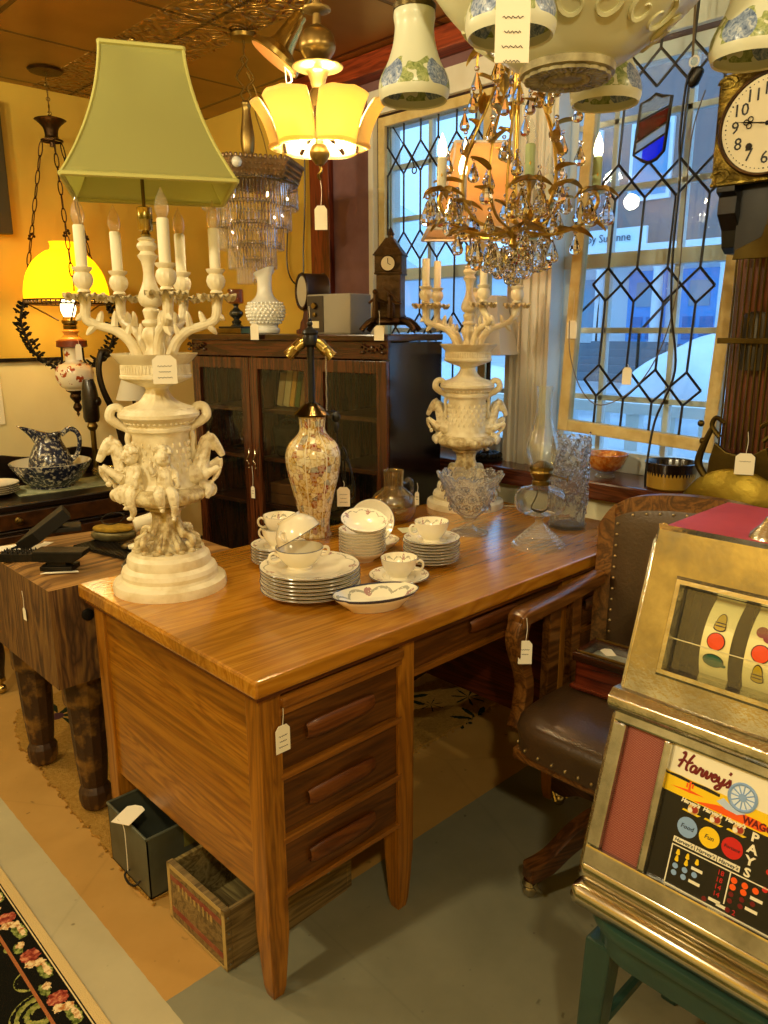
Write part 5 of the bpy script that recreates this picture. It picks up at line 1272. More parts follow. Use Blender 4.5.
for k, a in enumerate(ca5):
    ca, sa = math.cos(a), math.sin(a)
    def P(r, z, t=0): return (r * math.cos(a + t), r * math.sin(a + t), z)
    b = MB(); q = bez([P(.015, .0), P(.06, -.012), P(.12, -.008), P(.175, .015), P(.205, .055), P(.20, .082)], 6); b.tube(q, lerpr([.006, .0055, .005, .005], len(q)), 8)
    arm = b.build('arm', GILT, S)
    PAR = arm; c = Vector(P(.20, .085))
    for j in range(5):
        q2 = j * 2 * PI / 5; leaf(PAR, c, (math.cos(q2), math.sin(q2), .25), .052, .016, .9)
    for j in range(3):
        q2 = j * PI / 1.5 + .4; leaf(PAR, c + Vector((0, 0, .002)), (math.cos(q2) * .45, math.sin(q2) * .45, 1), .040, .013, -.1)
    leaf(PAR, P(.10, -.01), (ca + .5 * sa, sa - .5 * ca, .35), .075, .018, .7); leaf(PAR, P(.13, -.006), (ca - .6 * sa, sa + .6 * ca, .2), .075, .018, .7); leaf(PAR, P(.06, -.01), (-sa, ca, .3), .07, .02, .6); leaf(PAR, P(.18, .02), (ca, sa, -.3), .055, .015, .5)
    MB().lathe([(.011, .088), (.0115, .160), (.009, .163), (.001, .163)], 18, Matrix.Translation(P(.20, 0))).build('candle', GREENC if k in (0, 1) else CANDLE, arm)
    litc = k in (1, 3, 4)
    MB().lathe(smoothprof([(.007, .162), (.011, .172), (.0115, .182), (.008, .198), (.003, .211), (.0005, .217)], 3), 16, Matrix.Translation(P(.20, 0))).build('flame_bulb', CLEAR if not litc else glow('lit flame bulb', '#ffe6b4', 9), arm)
    if litc:
        w = Matrix.Rotation(-.767, 3, 'Z') @ Vector(P(.20, 0)); lamp('candle_light', (LX + w.x, LY + w.y, LZ + .19), .9, (1, .78, .45), .012)
    for j in range(5):
        q2 = j * 2 * PI / 5 + .3; drops.append((c.x + .036 * math.cos(q2), c.y + .036 * math.sin(q2), .066, 1.0))
    drops += [(*P(.10, -.028), .9), (*P(.155, -.015), .8), (*P(.075, -.03, .3), 1.0)]
    # uprights between the arms
    a2 = a + PI / 5; ca2, sa2 = math.cos(a2), math.sin(a2)
    def Q(r, z, t=0): return (r * math.cos(a2 + t), r * math.sin(a2 + t), z)
    b = MB(); q = bez([Q(.02, .0), Q(.10, .03), Q(.135, .10), Q(.12, .20), Q(.075, .30), Q(.05, .37), Q(.07, .425), Q(.10, .42), Q(.105, .39)], 6); b.tube(q, lerpr([.0045, .004, .0035, .003], len(q)), 7)
    PAR = b.build('vine', GILT, S)
    for (r, z, dr, dz) in ((.12, .07, .8, .5), (.135, .12, .9, .4), (.125, .18, -.3, 1), (.10, .25, .8, .6), (.075, .30, .3, 1), (.06, .35, .9, .4), (.085, .428, .9, -.3), (.09, .28, -.4, .9)):
        leaf(PAR, Q(r, z), (ca2 * dr + rnd.uniform(-.6, .6), sa2 * dr + rnd.uniform(-.6, .6), dz), rnd.uniform(.05, .075), .014, rnd.uniform(.2, .9))
    drops += [(*Q(.17, .18, .3), .75), (*Q(.15, .30, -.3), .75), (*Q(.11, .16, .5), .8), (*Q(.105, .378), .95), (*Q(.15, .10), .9), (*Q(.13, .235), .8), (*Q(.095, -.035), 1.0), (*Q(.13, .03), .8), (*Q(.055, .33, .5), .8)]
for (r, z, n) in ((.035, -.045, 5), (.065, -.030, 7)):
    for j in range(n): a = 2 * PI * j / n + r * 9; drops.append((r * math.cos(a), r * math.sin(a), z - .01, 1.05))
drops.append((0, 0, -.06, 1.25))
cd = crystal_drop(); me = cd.mesh('crystal_drop', glass('faceted crystal', '#ffffff', .0, 1.55, fast=False), smooth=0)
for (x, y, z, s) in drops:
    o = bpy.data.objects.new('crystal_drop', me); COL.objects.link(o); o.parent = S; o.location = (x, y, z); o.scale = (s, s, s); o.rotation_euler = (0, 0, rnd.uniform(0, 2))
b = MB(); b.tube(bez([(.01, -.02, -.02), (.012, -.024, -.05), (.006, -.024, -.085)], 5), .002, 5); b.tube(bez([(.025, -.02, -.01), (.022, -.026, -.05), (.026, -.026, -.07)], 5), .002, 5); b.build('red_thread', mat('red thread', '#b5202a', .8), S)
# --- blue flower lamp over the desk edge
BX, BY = .3945, -.348
S = thing('flower_lamp', 'large milk glass ceiling lamp with bowl and four blue flowered bell shades', 'ceiling lamp', (BX, BY, 1.78), 0)
FROST = mat('frosted cream glass', '#d9d8b4', .35, col2='#cfcea6', vscale=4, coat=.2)
pb = smoothprof([(.001, .0), (.05, .004), (.082, .016), (.115, .038), (.155, .066), (.195, .105), (.225, .150), (.24, .185)], 4)
MB().lathe(pb + [(.245, .19), (.235, .19)] + [(r - .006, z + .004) for r, z in reversed(pb[4:])], 72, rad=lambda a, z: 1 + .012 * math.cos(8 * a) * min(1, z / .05)).build('bowl', FROST, S)
b = MB()
for k in range(8):
    a = k * PI / 4
    for s in (-1, 1):
        pts = []
        for i in range(16):
            t = .45 * i; rr = .030 * (1 - i / 18); r = .138 + rr * math.cos(t) * .8; z = .056 + rr * .55 * math.cos(t) ; aa = a + s * (.16 + rr * math.sin(t) / .15)
            rb = r; zb = (rb - .082) / .073 * .050 + .0155 if rb < .155 else .066 + (rb - .155) * .95
            pts.append((rb * math.cos(aa), rb * math.sin(aa), zb - .001))
        b.tube(pts, lerpr([.0045, .004, .0015], 16), 5)
b.build('bowl_scrolls', FROST, S)
b = MB(); b.lathe([(.001, -.006), (.055, -.004), (.072, .0), (.074, .010), (.070, .014)], 40); 
for k in range(20):
    a = k * PI / 10; b.torus((.052 * math.cos(a), .052 * math.sin(a), -.004), .013, .0035, 12, 5); b.ball((.030 * math.cos(a), .030 * math.sin(a), -.006), (.006, .006, .004), 6, 5)
b.build('bottom_boss', mat('tarnished boss', '#b9b08a', .5, .2, '#6f6446', 30), S)
MB().lathe([(.03, .12), (.03, .20), (.05, .21), (.03, .24), (.012, .26), (.012, ZC - 1.78 - .04), (.07, ZC - 1.78 - .03), (.075, ZC - 1.78 - .002)], 28).build('ceiling_stem', mat('dark bronze stem', '#4c4020', .4, .8), S)
def bluefl():
    t = NT('frosted glass with blue flowers'); v = t.coord(); sp = t.n('SeparateXYZ'); t.l(v, sp.inputs[0])
    an = t.math('ARCTAN2', sp.outputs[1], sp.outputs[0]); z = sp.outputs[2]
    cv = t.n('CombineXYZ'); t.l(t.math('MULTIPLY', an, .055), cv.inputs[0]); t.l(z, cv.inputs[1])
    band = t.math('MULTIPLY', t.math('GREATER_THAN', z, -.118), t.math('LESS_THAN', z, t.math('ADD', -.083, t.math('MULTIPLY', t.math('SINE', t.math('MULTIPLY', an, 6)), .006))))
    fa = t.math('PINGPONG', an, PI / 4); fz = t.math('SUBTRACT', z, -.100)
    rose = t.math('LESS_THAN', t.math('ADD', t.math('POWER', t.math('MULTIPLY', fa, .052), 2), t.math('POWER', fz, 2)), .022 ** 2)
    n1 = t.noise(cv.outputs[0], 120, 2, .5, 1.5)
    bl = t.ramp(n1, [(.3, '#44587e'), (.5, '#8494b4'), (.7, '#c2c8d0')]); gr = t.ramp(n1, [(.3, '#6a7c3e'), (.6, '#a4ac70'), (.8, '#d2d0a4')])
    lf = t.math('GREATER_THAN', t.noise(cv.outputs[0], 45, 1), .46)
    c = t.mix(t.math('MULTIPLY', band, lf), '#d6d6bc', gr); c = t.mix(t.math('MULTIPLY', band, rose), c, bl)
    t.bsdf(c, .4, 0, t.bump(t.noise(v, 500, 1), .08, .001), coat=.1); return t.m
BFL = bluefl()
a00 = math.radians(197); tmpl = None
for k in range(4):
    px_, py_ = ((-.2075, -.047), (.1235, -.233), (.1705, .034), (-.0865, .247))[k]; a = math.atan2(py_, px_)
    b = MB(); b.tube(bez([(.02 * math.cos(a), .02 * math.sin(a), .25), (px_ * .45, py_ * .45, .285), (px_ * .88, py_ * .88, .275), (px_, py_, .225), (px_, py_, .18)], 5), .009, 8); arm = b.build('arm', _MC['dark bronze stem'], S)
    MB().lathe([(.001, .16), (.016, .158), (.020, .15), (.022, .135), (.030, .128), (.032, .118), (.036, .116), (.036, .108), (.030, .106)], 28, Matrix.Translation((px_, py_, .024))).build('shade_holder', _MC['dark bronze stem'], arm)
    if tmpl is None:
        ps_ = smoothprof([(.032, 0), (.033, -.012), (.031, -.026), (.034, -.05), (.042, -.075), (.052, -.094), (.0565, -.108), (.0565, -.122), (.053, -.132)], 4)
        tmpl = MB().lathe(ps_ + [(.050, -.130)] + [(r - .004, z) for r, z in reversed(ps_[:-3])], 48, cap=(0, 0)).build('bell_shade', BFL, arm); o = tmpl
    else: o = inst(tmpl, arm)
    o.location = (px_, py_, .135); o.scale = (1.06,) * 3
price_tag((.108, -.459, 1.905), 'handwritten cream price tag hanging from the nearest blue flowered bell shade', (.042, .080), -.767, .11, 4)
# ------------------------------------------------------------------ rugs
def carpet_mat():
    t = NT('gold leaf carpet'); v = t.coord(); n = t.noise(v, 90, 3, .7)
    base = t.ramp(n, [(.3, '#a87c34'), (.7, '#c79a4c')])
    vo = t.n('TexVoronoi'); vo.inputs['Scale'].default_value = 3.6; vo.inputs['Randomness'].default_value = .9; t.l(v, vo.inputs['Vector'])
    sb = t.n('VectorMath'); sb.operation = 'SUBTRACT'; t.l(v, sb.inputs[0]); t.l(vo.outputs['Position'], sb.inputs[1])
    sp = t.n('SeparateXYZ'); t.l(sb.outputs[0], sp.inputs[0]); an = t.math('ARCTAN2', sp.outputs[1], sp.outputs[0])
    scl = t.math('MULTIPLY', vo.outputs['Distance'], 1.0)
    star = t.math('MULTIPLY', t.math('POWER', t.math('ABSOLUTE', t.math('SINE', t.math('MULTIPLY', an, 3.5))), 1.5), .42)
    lf = t.math('LESS_THAN', t.math('ADD', scl, t.math('MULTIPLY', t.math('SUBTRACT', n, .5), .12)), star)
    s0 = t.n('SeparateXYZ'); t.l(v, s0.inputs[0]); lf = t.math('MULTIPLY', lf, t.math('GREATER_THAN', s0.outputs[0], .20))
    c = t.mix(lf, base, '#26301c')
    pur = t.math('LESS_THAN', scl, .10); pur = t.math('MULTIPLY', pur, t.math('GREATER_THAN', s0.outputs[0], .12)); c = t.mix(pur, c, '#54343c')
    t.bsdf(c, .95, 0, t.bump(t.noise(v, 260, 2), 1.0, .01), spec=.1); return t.m
rnd = random.Random(6)
out = []
def edge(a, c, n, amp):
    for i in range(n):
        t = i / n; out.append((a[0] + (c[0] - a[0]) * t + rnd.uniform(-amp, amp), a[1] + (c[1] - a[1]) * t + rnd.uniform(-amp, amp)))
edge((-.012, .485), (1.60, .535), 40, .006); edge((1.60, .535), (1.60, .79), 4, .0); edge((1.60, .79), (1.14, .86), 6, 0); edge((1.14, .86), (.98, 1.82), 8, 0); edge((.98, 1.82), (.50, 1.84), 8, .008); edge((.50, 1.84), (.10, 1.75), 8, .01); edge((.10, 1.75), (.02, 1.5), 8, .008); edge((.02, 1.5), (-.012, .485), 46, .007)
b = MB(); b.prism(out, .001, .009)
for i in range(0, len(out)):
    for k in range(4):
        x, y = out[i]; b.ball((x + rnd.uniform(-.006, .012), y + rnd.uniform(-.016, .016), .0045), (rnd.uniform(.003, .006), rnd.uniform(.003, .006), .0035), 6, 4)
tag(b.build('leaf_carpet', carpet_mat(), smooth=30), 'shaggy gold carpet with dark leaf pattern, under the desk and the butcher block', 'carpet')
def rug_mat():
    t = NT('floral needlepoint rug'); v = t.coord(); sp = t.n('SeparateXYZ'); t.l(v, sp.inputs[0])
    n = t.math('MULTIPLY', t.math('SUBTRACT', t.noise(v, 130, 2), .5), .016)
    s = t.math('MULTIPLY', sp.outputs[0], -1.0)                                      # distance from the right edge
    u = t.math('SUBTRACT', t.math('MODULO', t.math('ADD', sp.outputs[1], 10.0), .158), .079)
    def disc(cx, cy, r, ax=1.0, ay=1.0):
        a = t.math('MULTIPLY', t.math('SUBTRACT', s, cx), 1 / ax); c = t.math('MULTIPLY', t.math('SUBTRACT', u, cy), 1 / ay)
        return t.math('LESS_THAN', t.math('ADD', t.math('SQRT', t.math('ADD', t.math('MULTIPLY', a, a), t.math('MULTIPLY', c, c))), n), r)
    fine = t.noise(v, 95, 2)
    black = '#15140f'
    vo = t.n('TexVoronoi'); vo.inputs['Scale'].default_value = 9; t.l(v, vo.inputs['Vector'])
    wv = t.math('SINE', t.math('MULTIPLY', t.math('ADD', vo.outputs['Distance'], t.math('MULTIPLY', fine, .10)), 48))
    field = t.mix(t.math('MULTIPLY', t.math('GREATER_THAN', wv, -.1), t.math('LESS_THAN', vo.outputs['Distance'], .62)), black, t.ramp(fine, [(.35, '#6d7430'), (.65, '#a8a45c')]))
    rose = t.ramp(fine, [(.36, '#7a2c22'), (.5, '#a8503c'), (.64, '#d68a64')]); cream = t.ramp(fine, [(.35, '#b8763c'), (.55, '#f0d6a0')]); green = t.ramp(fine, [(.4, '#4e5a24'), (.6, '#9aa258')])
    band = black
    for (cx, cy, r, ax, ay, col) in ((.046, -.050, .020, .7, 1.6, green), (.068, .052, .014, .7, 1.3, green), (.042, -.052, .011, .6, 2.0, cream), (.055, .012, .021, 1, 1, rose), (.047, -.022, .012, 1, 1, cream), (.064, -.014, .012, 1, 1, cream), (.060, .060, .010, 1, 1, cream), (.042, .010, .008, 1, 1, rose)):
        band = t.mix(disc(cx, cy, r, ax, ay), band, col)
    def lt(a): return t.math('LESS_THAN', s, a)
    c = t.mix(lt(.090), field, '#a8663c'); c = t.mix(lt(.083), c, band); c = t.mix(lt(.029), c, '#e6cf9a'); c = t.mix(lt(.026), c, black); c = t.mix(lt(.023), c, '#d8bc82')
    t.bsdf(c, .95, 0, t.bump(t.noise(v, 400, 1), .6, .004), spec=.1); return t.m
b = MB(); b.lo((-1.9, -.9, 0), (0, 2.6, .008)); tag(b.build('floral_rug', rug_mat(), smooth=0, bevel=.003, loc=(-.240, 0, .001)), 'black floral needlepoint rug with cream edge, on the painted floor at the lower left', 'rug')

# ------------------------------------------------------------------ butcher block
B = thing('butcher_block', 'heavy worn butcher block table on thick turned legs beside the desk', 'table', (-.052, .848, 0), 0)
BW = wood('worn butcher block', '#86602c', '#684420', '#442b12', 2, .8, rough=.65, coat=0, bump=.35, fig=1.6)
BT = wood('butcher block top', '#b8894a', '#94682e', '#5e3e1a', 0, .7, rough=.6, coat=.05, bump=.15)
def blk():
    b = MB(); nx, ny = 22, 20; X1, Y1 = .555, .525
    def top(u, v):
        x, y = u * X1, v * Y1; d = min(x, y, X1 - x, Y1 - y)
        return (x, y, .752 - .010 * math.exp(-d / .02) - .004 * math.sin(7 * u) * math.sin(5 * v))
    b.cur = 1; b.grid(top, nx, ny); b.cur = 0
    for (p, q) in (((0, 0), (X1, 0)), ((X1, 0), (X1, Y1)), ((X1, Y1), (0, Y1)), ((0, Y1), (0, 0))):
        def sd(u, v, p=p, q=q):
            x = p[0] + (q[0] - p[0]) * u; y = p[1] + (q[1] - p[1]) * u; zt = top(x / X1, y / Y1)[2]
            return (x, y, .465 + (zt - .465) * v)
        b.grid(sd, 22, 6)
    b.add([(0, 0, .465), (X1, 0, .465), (X1, Y1, .465), (0, Y1, .465)], [(0, 3, 2, 1)]); return b
blk().build('block', [BW, BT], B, weld=.0004, smooth=50)
LEGW = mat('scuffed dark leg', '#3a2412', .5, 0, '#8c6428', 13, .50, .66, bump=.3, bscale=50)
L0 = None
for (x, y) in ((.112, .117), (.092, .472), (.48, .117), (.48, .472)):
    if L0 is None:
        b = MB(); b.lathe([(.001, 0), (.030, .0), (.041, .010), (.046, .035), (.046, .06), (.040, .072), (.036, .078), (.039, .084), (.046, .17), (.052, .31), (.054, .345), (.060, .345), (.062, .36), (.062, .455)], 12); L0 = b.build('leg', LEGW, B, smooth=25); o = L0
    else: o = inst(L0, B)
    o.location = (x, y, .0095); o.rotation_euler = (0, 0, .26)
b = MB(); b.lathe([(.001, 0), (.017, 0), (.015, .008), (.001, .011)], 20, Matrix.Translation((.095, -.0005, .655)) @ Euler((PI/2, 0, 0)).to_matrix().to_4x4()); b.build('bolt_head', IRON, B)
price_tag((-.058, 1.03, .70), 'small white price tag hanging on the side of the butcher block', (.02, .035), -PI/2, .05, 0)
TB = .753
a = thing('anvil', 'small black iron anvil on the near corner of the butcher block', 'anvil', (.035, .985, TB + .0002), -.80)
b = MB(); b.lo((-.045, -.028, 0), (.045, .028, .014)); b.lo((-.026, -.020, .012), (.026, .020, .032)); b.build('foot', IRON, a, smooth=0, bevel=.003)
b = MB(); b.prism([(-.062, .03), (-.035, .026), (.05, .026), (.078, .043), (.078, .056), (-.062, .056)], -.030, .030, Euler((PI/2, 0, 0)).to_matrix().to_4x4()); b.build('face', IRON, a, smooth=0, bevel=.003)
a = thing('sad_iron', 'black wedge shaped iron block propped on its end behind the anvil', 'iron', (.105, 1.19, TB - .002), -.35)
M = Matrix.Translation((0, 0, .006)) @ Euler((0, -.62, 0)).to_matrix().to_4x4()
b = MB(); b.prism([(-.11, 0), (-.05, -.034), (.06, -.036), (.06, .036), (-.05, .034)], .0, .036, M); b.lo((-.02, -.03, -.002), (.075, .04, .012)); o = b.build('body', mat('blackened slate iron', '#1a1815', .6, .3), a, smooth=0, bevel=.002)
M2 = Matrix.Translation((0, 0, .0)); z = min((Vector(v.co)).z for v in o.data.vertices); o.location.z = -z + .003
a = thing('meat_tenderizer', 'studded dark iron tenderizer block at the left edge of the butcher block', 'tenderizer', (-.005, 1.16, TB - .004), -.75)
MB().lo((-.055, -.024, 0), (.055, .024, .024)).build('head', IRON, a, smooth=0, bevel=.002)
b = MB()
for i in range(8):
    for j in range(3): b.lathe([(.005, 0), (.001, .009)], 6, Matrix.Translation((-.048 + i * .0137, -.016 + .016 * j, .024)))
b.build('studs', IRON, a, smooth=0)
a = thing('file_plank', 'dark ridged flat bar lying under the yellow brush on the butcher block', 'file', (.225, 1.02, TB + .0012), -1.35)
b = MB(); b.lo((-.16, -.045, 0), (.16, .045, .006))
for i in range(26): b.lo((-.155 + i * .012, -.046, .005), (-.150 + i * .012, .046, .009))
b.build('bar', IRON, a, smooth=0)
a = thing('bristle_brush', 'oval brush with yellow bristles and cream handle on the butcher block', 'brush', (.262, 1.135, TB + .008), -.80)
b = MB(); b.lathe(smoothprof([(.001, 0), (.03, .0), (.045, .012), (.046, .03), (.036, .036), (.001, .038)], 3), 36); b.v = [(x * 1.5, y * .8, z * .85) for x, y, z in b.v]; b.build('back', mat('silvered brush back', '#8a805a', .4, .6, '#4c4428', 20), a)
b = MB(); b.lathe(smoothprof([(.001, .030), (.04, .032), (.046, .048), (.036, .058), (.001, .062)], 3), 36, rad=lambda a, z: 1 + .02 * math.cos(40 * a)); b.v = [(x * 1.35, y * .75, .030 + (z - .030) * .6) for x, y, z in b.v]; b.build('bristles', mat('yellow bristles', '#b08a1e', .8, 0, '#8a6a14', 60, bump=.6, bscale=300), a)
b = MB(); b.lathe([(.001, 0), (.021, .001), (.022, .01), (.022, .065), (.018, .072), (.001, .074)], 24, Matrix.Translation((.062, .01, .045)) @ Euler((0, 1.35, .5)).to_matrix().to_4x4()); b.build('handle', CANDLE, a)
b = MB(); b.torus((-.01, .03, .062), .035, .002, 28, 5, rot=(.3, 0, 0)); b.build('wire_ring', IRON, a)
a = thing('silver_dish', 'small silver dish with a cream disc in it, on the butcher block', 'dish', (.275, 1.005, TB + .004), 0)
b = MB(); b.lathe([(.001, 0), (.03, 0), (.042, .008), (.047, .012), (.042, .010), (.03, .003), (.001, .003)], 32); b.build('rim', CHROME, a); MB().lathe([(.001, .003), (.028, .003), (.028, .012), (.001, .014)], 28).build('disc', CANDLE, a)
a = thing('steel_spindle', 'grey spindle shaped steel tool lying near the lamp base on the butcher block', 'tool', (.190, .890, TB + .006), .75)
MB().lathe(smoothprof([(.001, -.045), (.008, -.035), (.013, 0), (.011, .03), (.006, .05), (.001, .055)], 4), 18, Euler((0, PI/2, 0)).to_matrix().to_4x4(), rad=lambda a, z: 1 + .05 * math.cos(10 * a)).build('body', mat('grey steel', '#6a6658', .35, .9), a)
for k, (x, y, w, h, r, lb) in enumerate(((.10, 1.085, .030, .018, .3, 'small cream paper scrap between the anvil and the ridged bar'), (.06, 1.27, .055, .05, .6, 'crumpled cream paper behind the black iron block'), (.01, 1.30, .05, .03, -.2, 'cream paper slip at the back left of the butcher block'), (.02, .95, .05, .006, -.6, 'thin pale splinter of bone lying in front of the anvil'))):
    tag(MB().prism([(-w, -h), (w, -h * .8), (w * .9, h), (-w * .8, h * .9)], 0, .0015).build('paper_scrap', TAGP, smooth=0, loc=(x, y, TB + .0005), rot=(0, 0, r)), lb, 'paper')

# ------------------------------------------------------------------ dark dresser behind
DX0, DX1, DY0, DY1, DZ = .07, .90, 1.93, 2.40, .750
R = thing('dresser', 'black-brown dresser with burl drawer fronts against the cream wall', 'dresser', (DX0, DY0, 0), 0)
Wd, Dp = DX1 - DX0, DY1 - DY0
BURL = mat('burl veneer', '#4a2a10', .3, 0, '#2a1608', 26, .4, .65, coat=.4)
MB().lo((-.01, -.02, DZ - .022), (Wd + .01, Dp, DZ)).build('top_board', BLKW, R, smooth=0, bevel=.005)
b = MB(); b.lo((0, .012, .26), (Wd, Dp - .01, DZ - .022)); b.build('carcass', BLKW, R, smooth=0, bevel=.003)
for z0, z1 in ((.652, .715), (.54, .628), (.40, .52), (.27, .385)):
    d = MB().lo((.02, -.004, z0), (Wd - .02, .014, z1)).build('drawer', BURL, R, smooth=0, bevel=.003)
    b = MB(); b.lo((.02, -.012, z0 - .012), (Wd - .02, .014, z0 - .004)); b.build('moulding', BLKW, d, smooth=0, bevel=.003)
    for x in (.172, Wd - .172):
        b = MB(); b.lathe([(.014, 0), (.014, .003), (.006, .006), (.006, .014), (.013, .020), (.012, .026), (.001, .029)], 20, Matrix.Translation((x, -.004, (z0 + z1) / 2)) @ Euler((PI/2, 0, 0)).to_matrix().to_4x4()); b.build('knob', BRASS, d)
for x in (.045, Wd - .045):
    for y in (.03, Dp - .04):
        l = MB().lathe(smoothprof([(.018, .05), (.022, .10), (.030, .16), (.026, .22), (.032, .26)], 3), 16, Matrix.Translation((x, y, 0))).build('leg', BLKW, R)
        b = MB(); b.lathe([(.020, .066), (.022, .05), (.012, .045), (.010, .035)], 16, Matrix.Translation((x, y, 0))); b.ball((x, y - .006, .02), (.020, .020, .020), 14, 9); b.build('caster', BRASSB, l)
n = 30; out = [(0, DZ)] + [(Wd * i / n, DZ + .075 + .045 * math.sin(PI * i / n) ** 1 + .018 * math.cos(4 * PI * i / n - PI)) for i in range(n + 1)] + [(Wd, DZ)]
MB().prism(out, -.01, .01, Matrix.Translation((0, Dp - .02, 0)) @ Matrix(((1, 0, 0, 0), (0, 0, 1, 0), (0, 1, 0, 0), (0, 0, 0, 1)))).build('splash_back', BLKW, R, smooth=0, bevel=.003)
b = MB(); x = .655; b.lathe([(.022, DZ), (.022, DZ + .02), (.012, DZ + .03), (.012, DZ + .20), (.020, DZ + .21), (.024, DZ + .22), (.016, DZ + .24)], 18, Matrix.Translation((x, .37, 0))); b.build('mirror_post', BRASS, R)
b = MB(); b.lathe([(.030, DZ + .24), (.036, DZ + .26), (.036, DZ + .36), (.030, DZ + .40), (.022, DZ + .43)], 12, Matrix.Translation((x, .37, 0))); b.ball((x + .02, .36, DZ + .33), .026, 12, 8); b.build('mirror_post_head', BLKW, R)
b = MB(); q = bez([(x + .13, .36, DZ + .02), (x + .135, .36, DZ + .12), (x + .11, .36, DZ + .25), (x + .06, .36, DZ + .38), (x + .048, .36, DZ + .47), (x + .065, .36, DZ + .54), (x + .09, .36, DZ + .545)], 6); b.tube(q, lerpr([.02, .02, .017, .014, .014, .016, .018], len(q)), 8); b.ball((x + .092, .36, DZ + .540), .020, 10, 7); b.build('mirror_scroll_arm', BLKW, R)
SPG = mat('blue spongeware', '#20263e', .22, 0, '#cfc8b4', 75, .52, .66, coat=.4)
z = DZ
tag(MB().prism([(-.22, -.10), (.26, -.12), (.27, .10), (-.20, .11)], 0, .0025).build('table_runner', mat('sage green runner', '#9aa27a', .9, col2='#c8c6a0', vscale=30), smooth=0, loc=(.52, 2.145, z + .0003), rot=(0, 0, -.02)), 'pale green runner under the blue spongeware basin', 'cloth')
z += .0035
w = thing('wash_basin', 'blue spongeware wash basin on the dark dresser', 'basin', (.475, 2.165, z), 0)
pw = smoothprof([(.085, .004), (.115, .03), (.145, .07), (.160, .095), (.163, .102)], 4)
MB().lathe([(.001, .004), (.075, .003), (.078, 0), (.088, 0)] + pw + [(.160, .104), (.156, .100)], 48, cap=(1, 0)).build('outside', SPG, w); MB().lathe([(r - .006, z2 + .003) for r, z2 in reversed(pw)] + [(.001, .010)], 48, cap=(0, 0)).build('inside_glaze', WHITEP, w)
w = thing('water_pitcher', 'blue spongeware pitcher standing in the basin', 'pitcher', (.475, 2.165, z + .016), 0)
pp = smoothprof([(.060, .002), (.080, .03), (.088, .065), (.080, .11), (.062, .15), (.050, .178), (.050, .195), (.058, .212)], 4)
b = MB(); b.lathe([(.001, 0), (.058, 0)] + pp + [(.052, .208), (.044, .185)], 44)
def lip(x, y, zz):
    k = max(0, (zz - .165) / .047); s = max(0, -x / (math.hypot(x, y) + 1e-6)); return (x - .062 * k * s ** 6, y * (1 - .3 * k * s ** 4), zz + .028 * k * s ** 4 - .012 * k * (1 - abs(x) / (math.hypot(x, y) + 1e-6)))
b.v = [lip(*p) for p in b.v]; b.build('body', SPG, w)
q = bez([(.052, 0, .198), (.085, 0, .222), (.115, 0, .205), (.122, 0, .165), (.108, 0, .115), (.078, 0, .085)], 6); MB().tube(q, lerpr([.010, .011, .010, .009, .009, .008], len(q)), 10).build('handle', SPG, w)
w.rotation_euler = (0, 0, -.55)
for k in range(5):
    tag(MB().lathe([(.001, 0), (.06, 0), (.095, .014), (.096, .016), (.06, .004), (.001, .004)], 40).build('cream_plate', WHITEP, loc=(.235, 2.150, z - .0 + k * .008)), '%s cream plate of the stack at the left end of the dresser' % ORD[k], 'plate', 'cream plates on the dresser')
for k in range(3):
    tag(MB().lathe([(.001, 0), (.03, 0), (.055, .018), (.056, .02), (.03, .005), (.001, .005)], 32).build('glass_dish', CLEAR, loc=(.715, 2.18, z + k * .012)), '%s clear glass dish of the small stack to the right of the basin' % ('lowest', 'middle', 'topmost')[k], 'dish', 'glass dishes on the dresser')
price_tag((.80, 1.925, .735), 'paper price tag on a string at the right end of the dresser front', (.02, .03), 0, .075, 0)
w = thing('table_lamp', 'small lamp with white shade on the dresser, behind the green-shaded lamp', 'lamp', (.835, 2.10, DZ + .001), 0)
MB().lathe(smoothprof([(.05, 0), (.05, .012), (.016, .03), (.012, .08), (.016, .14), (.008, .20), (.008, .40)], 3), 20).build('stand', BRONZE, w); MB().lathe([(.075, .345), (.04, .45)], 32, cap=(0, 0)).build('lampshade', fabric('white silk shade', '#eee6d0', .3), w)
f = thing('picture_frame', 'dark picture frame high on the gold wall at the far left', 'picture', (.44, 2.985, 2.14), 0)
b = MB(); 
for lo, hi in (((-.27, -.02, -.30), (-.20, .02, .30)), ((.20, -.02, -.30), (.27, .02, .30)), ((-.20, -.02, -.30), (.20, .02, -.23)), ((-.20, -.02, .23), (.20, .02, .30))): b.lo(lo, hi)
b.build('frame', mat('olive dark frame', '#3c3214', .5), f, smooth=0, bevel=.006); MB().lo((-.2, 0, -.23), (.2, .012, .23)).build('picture', mat('dim landscape picture', '#6a5a2c', .7, col2='#3c3a20', vscale=6), f, smooth=0)
tag(MB().lo((-.14, -.002, -.13), (0, .002, .13)).build('wall_notice', mat('white notice paper', '#e8dfc4', .8), smooth=0, loc=(.585, 3.014, 1.06)), 'plain white paper notice on the cream wall at the far left', 'notice')
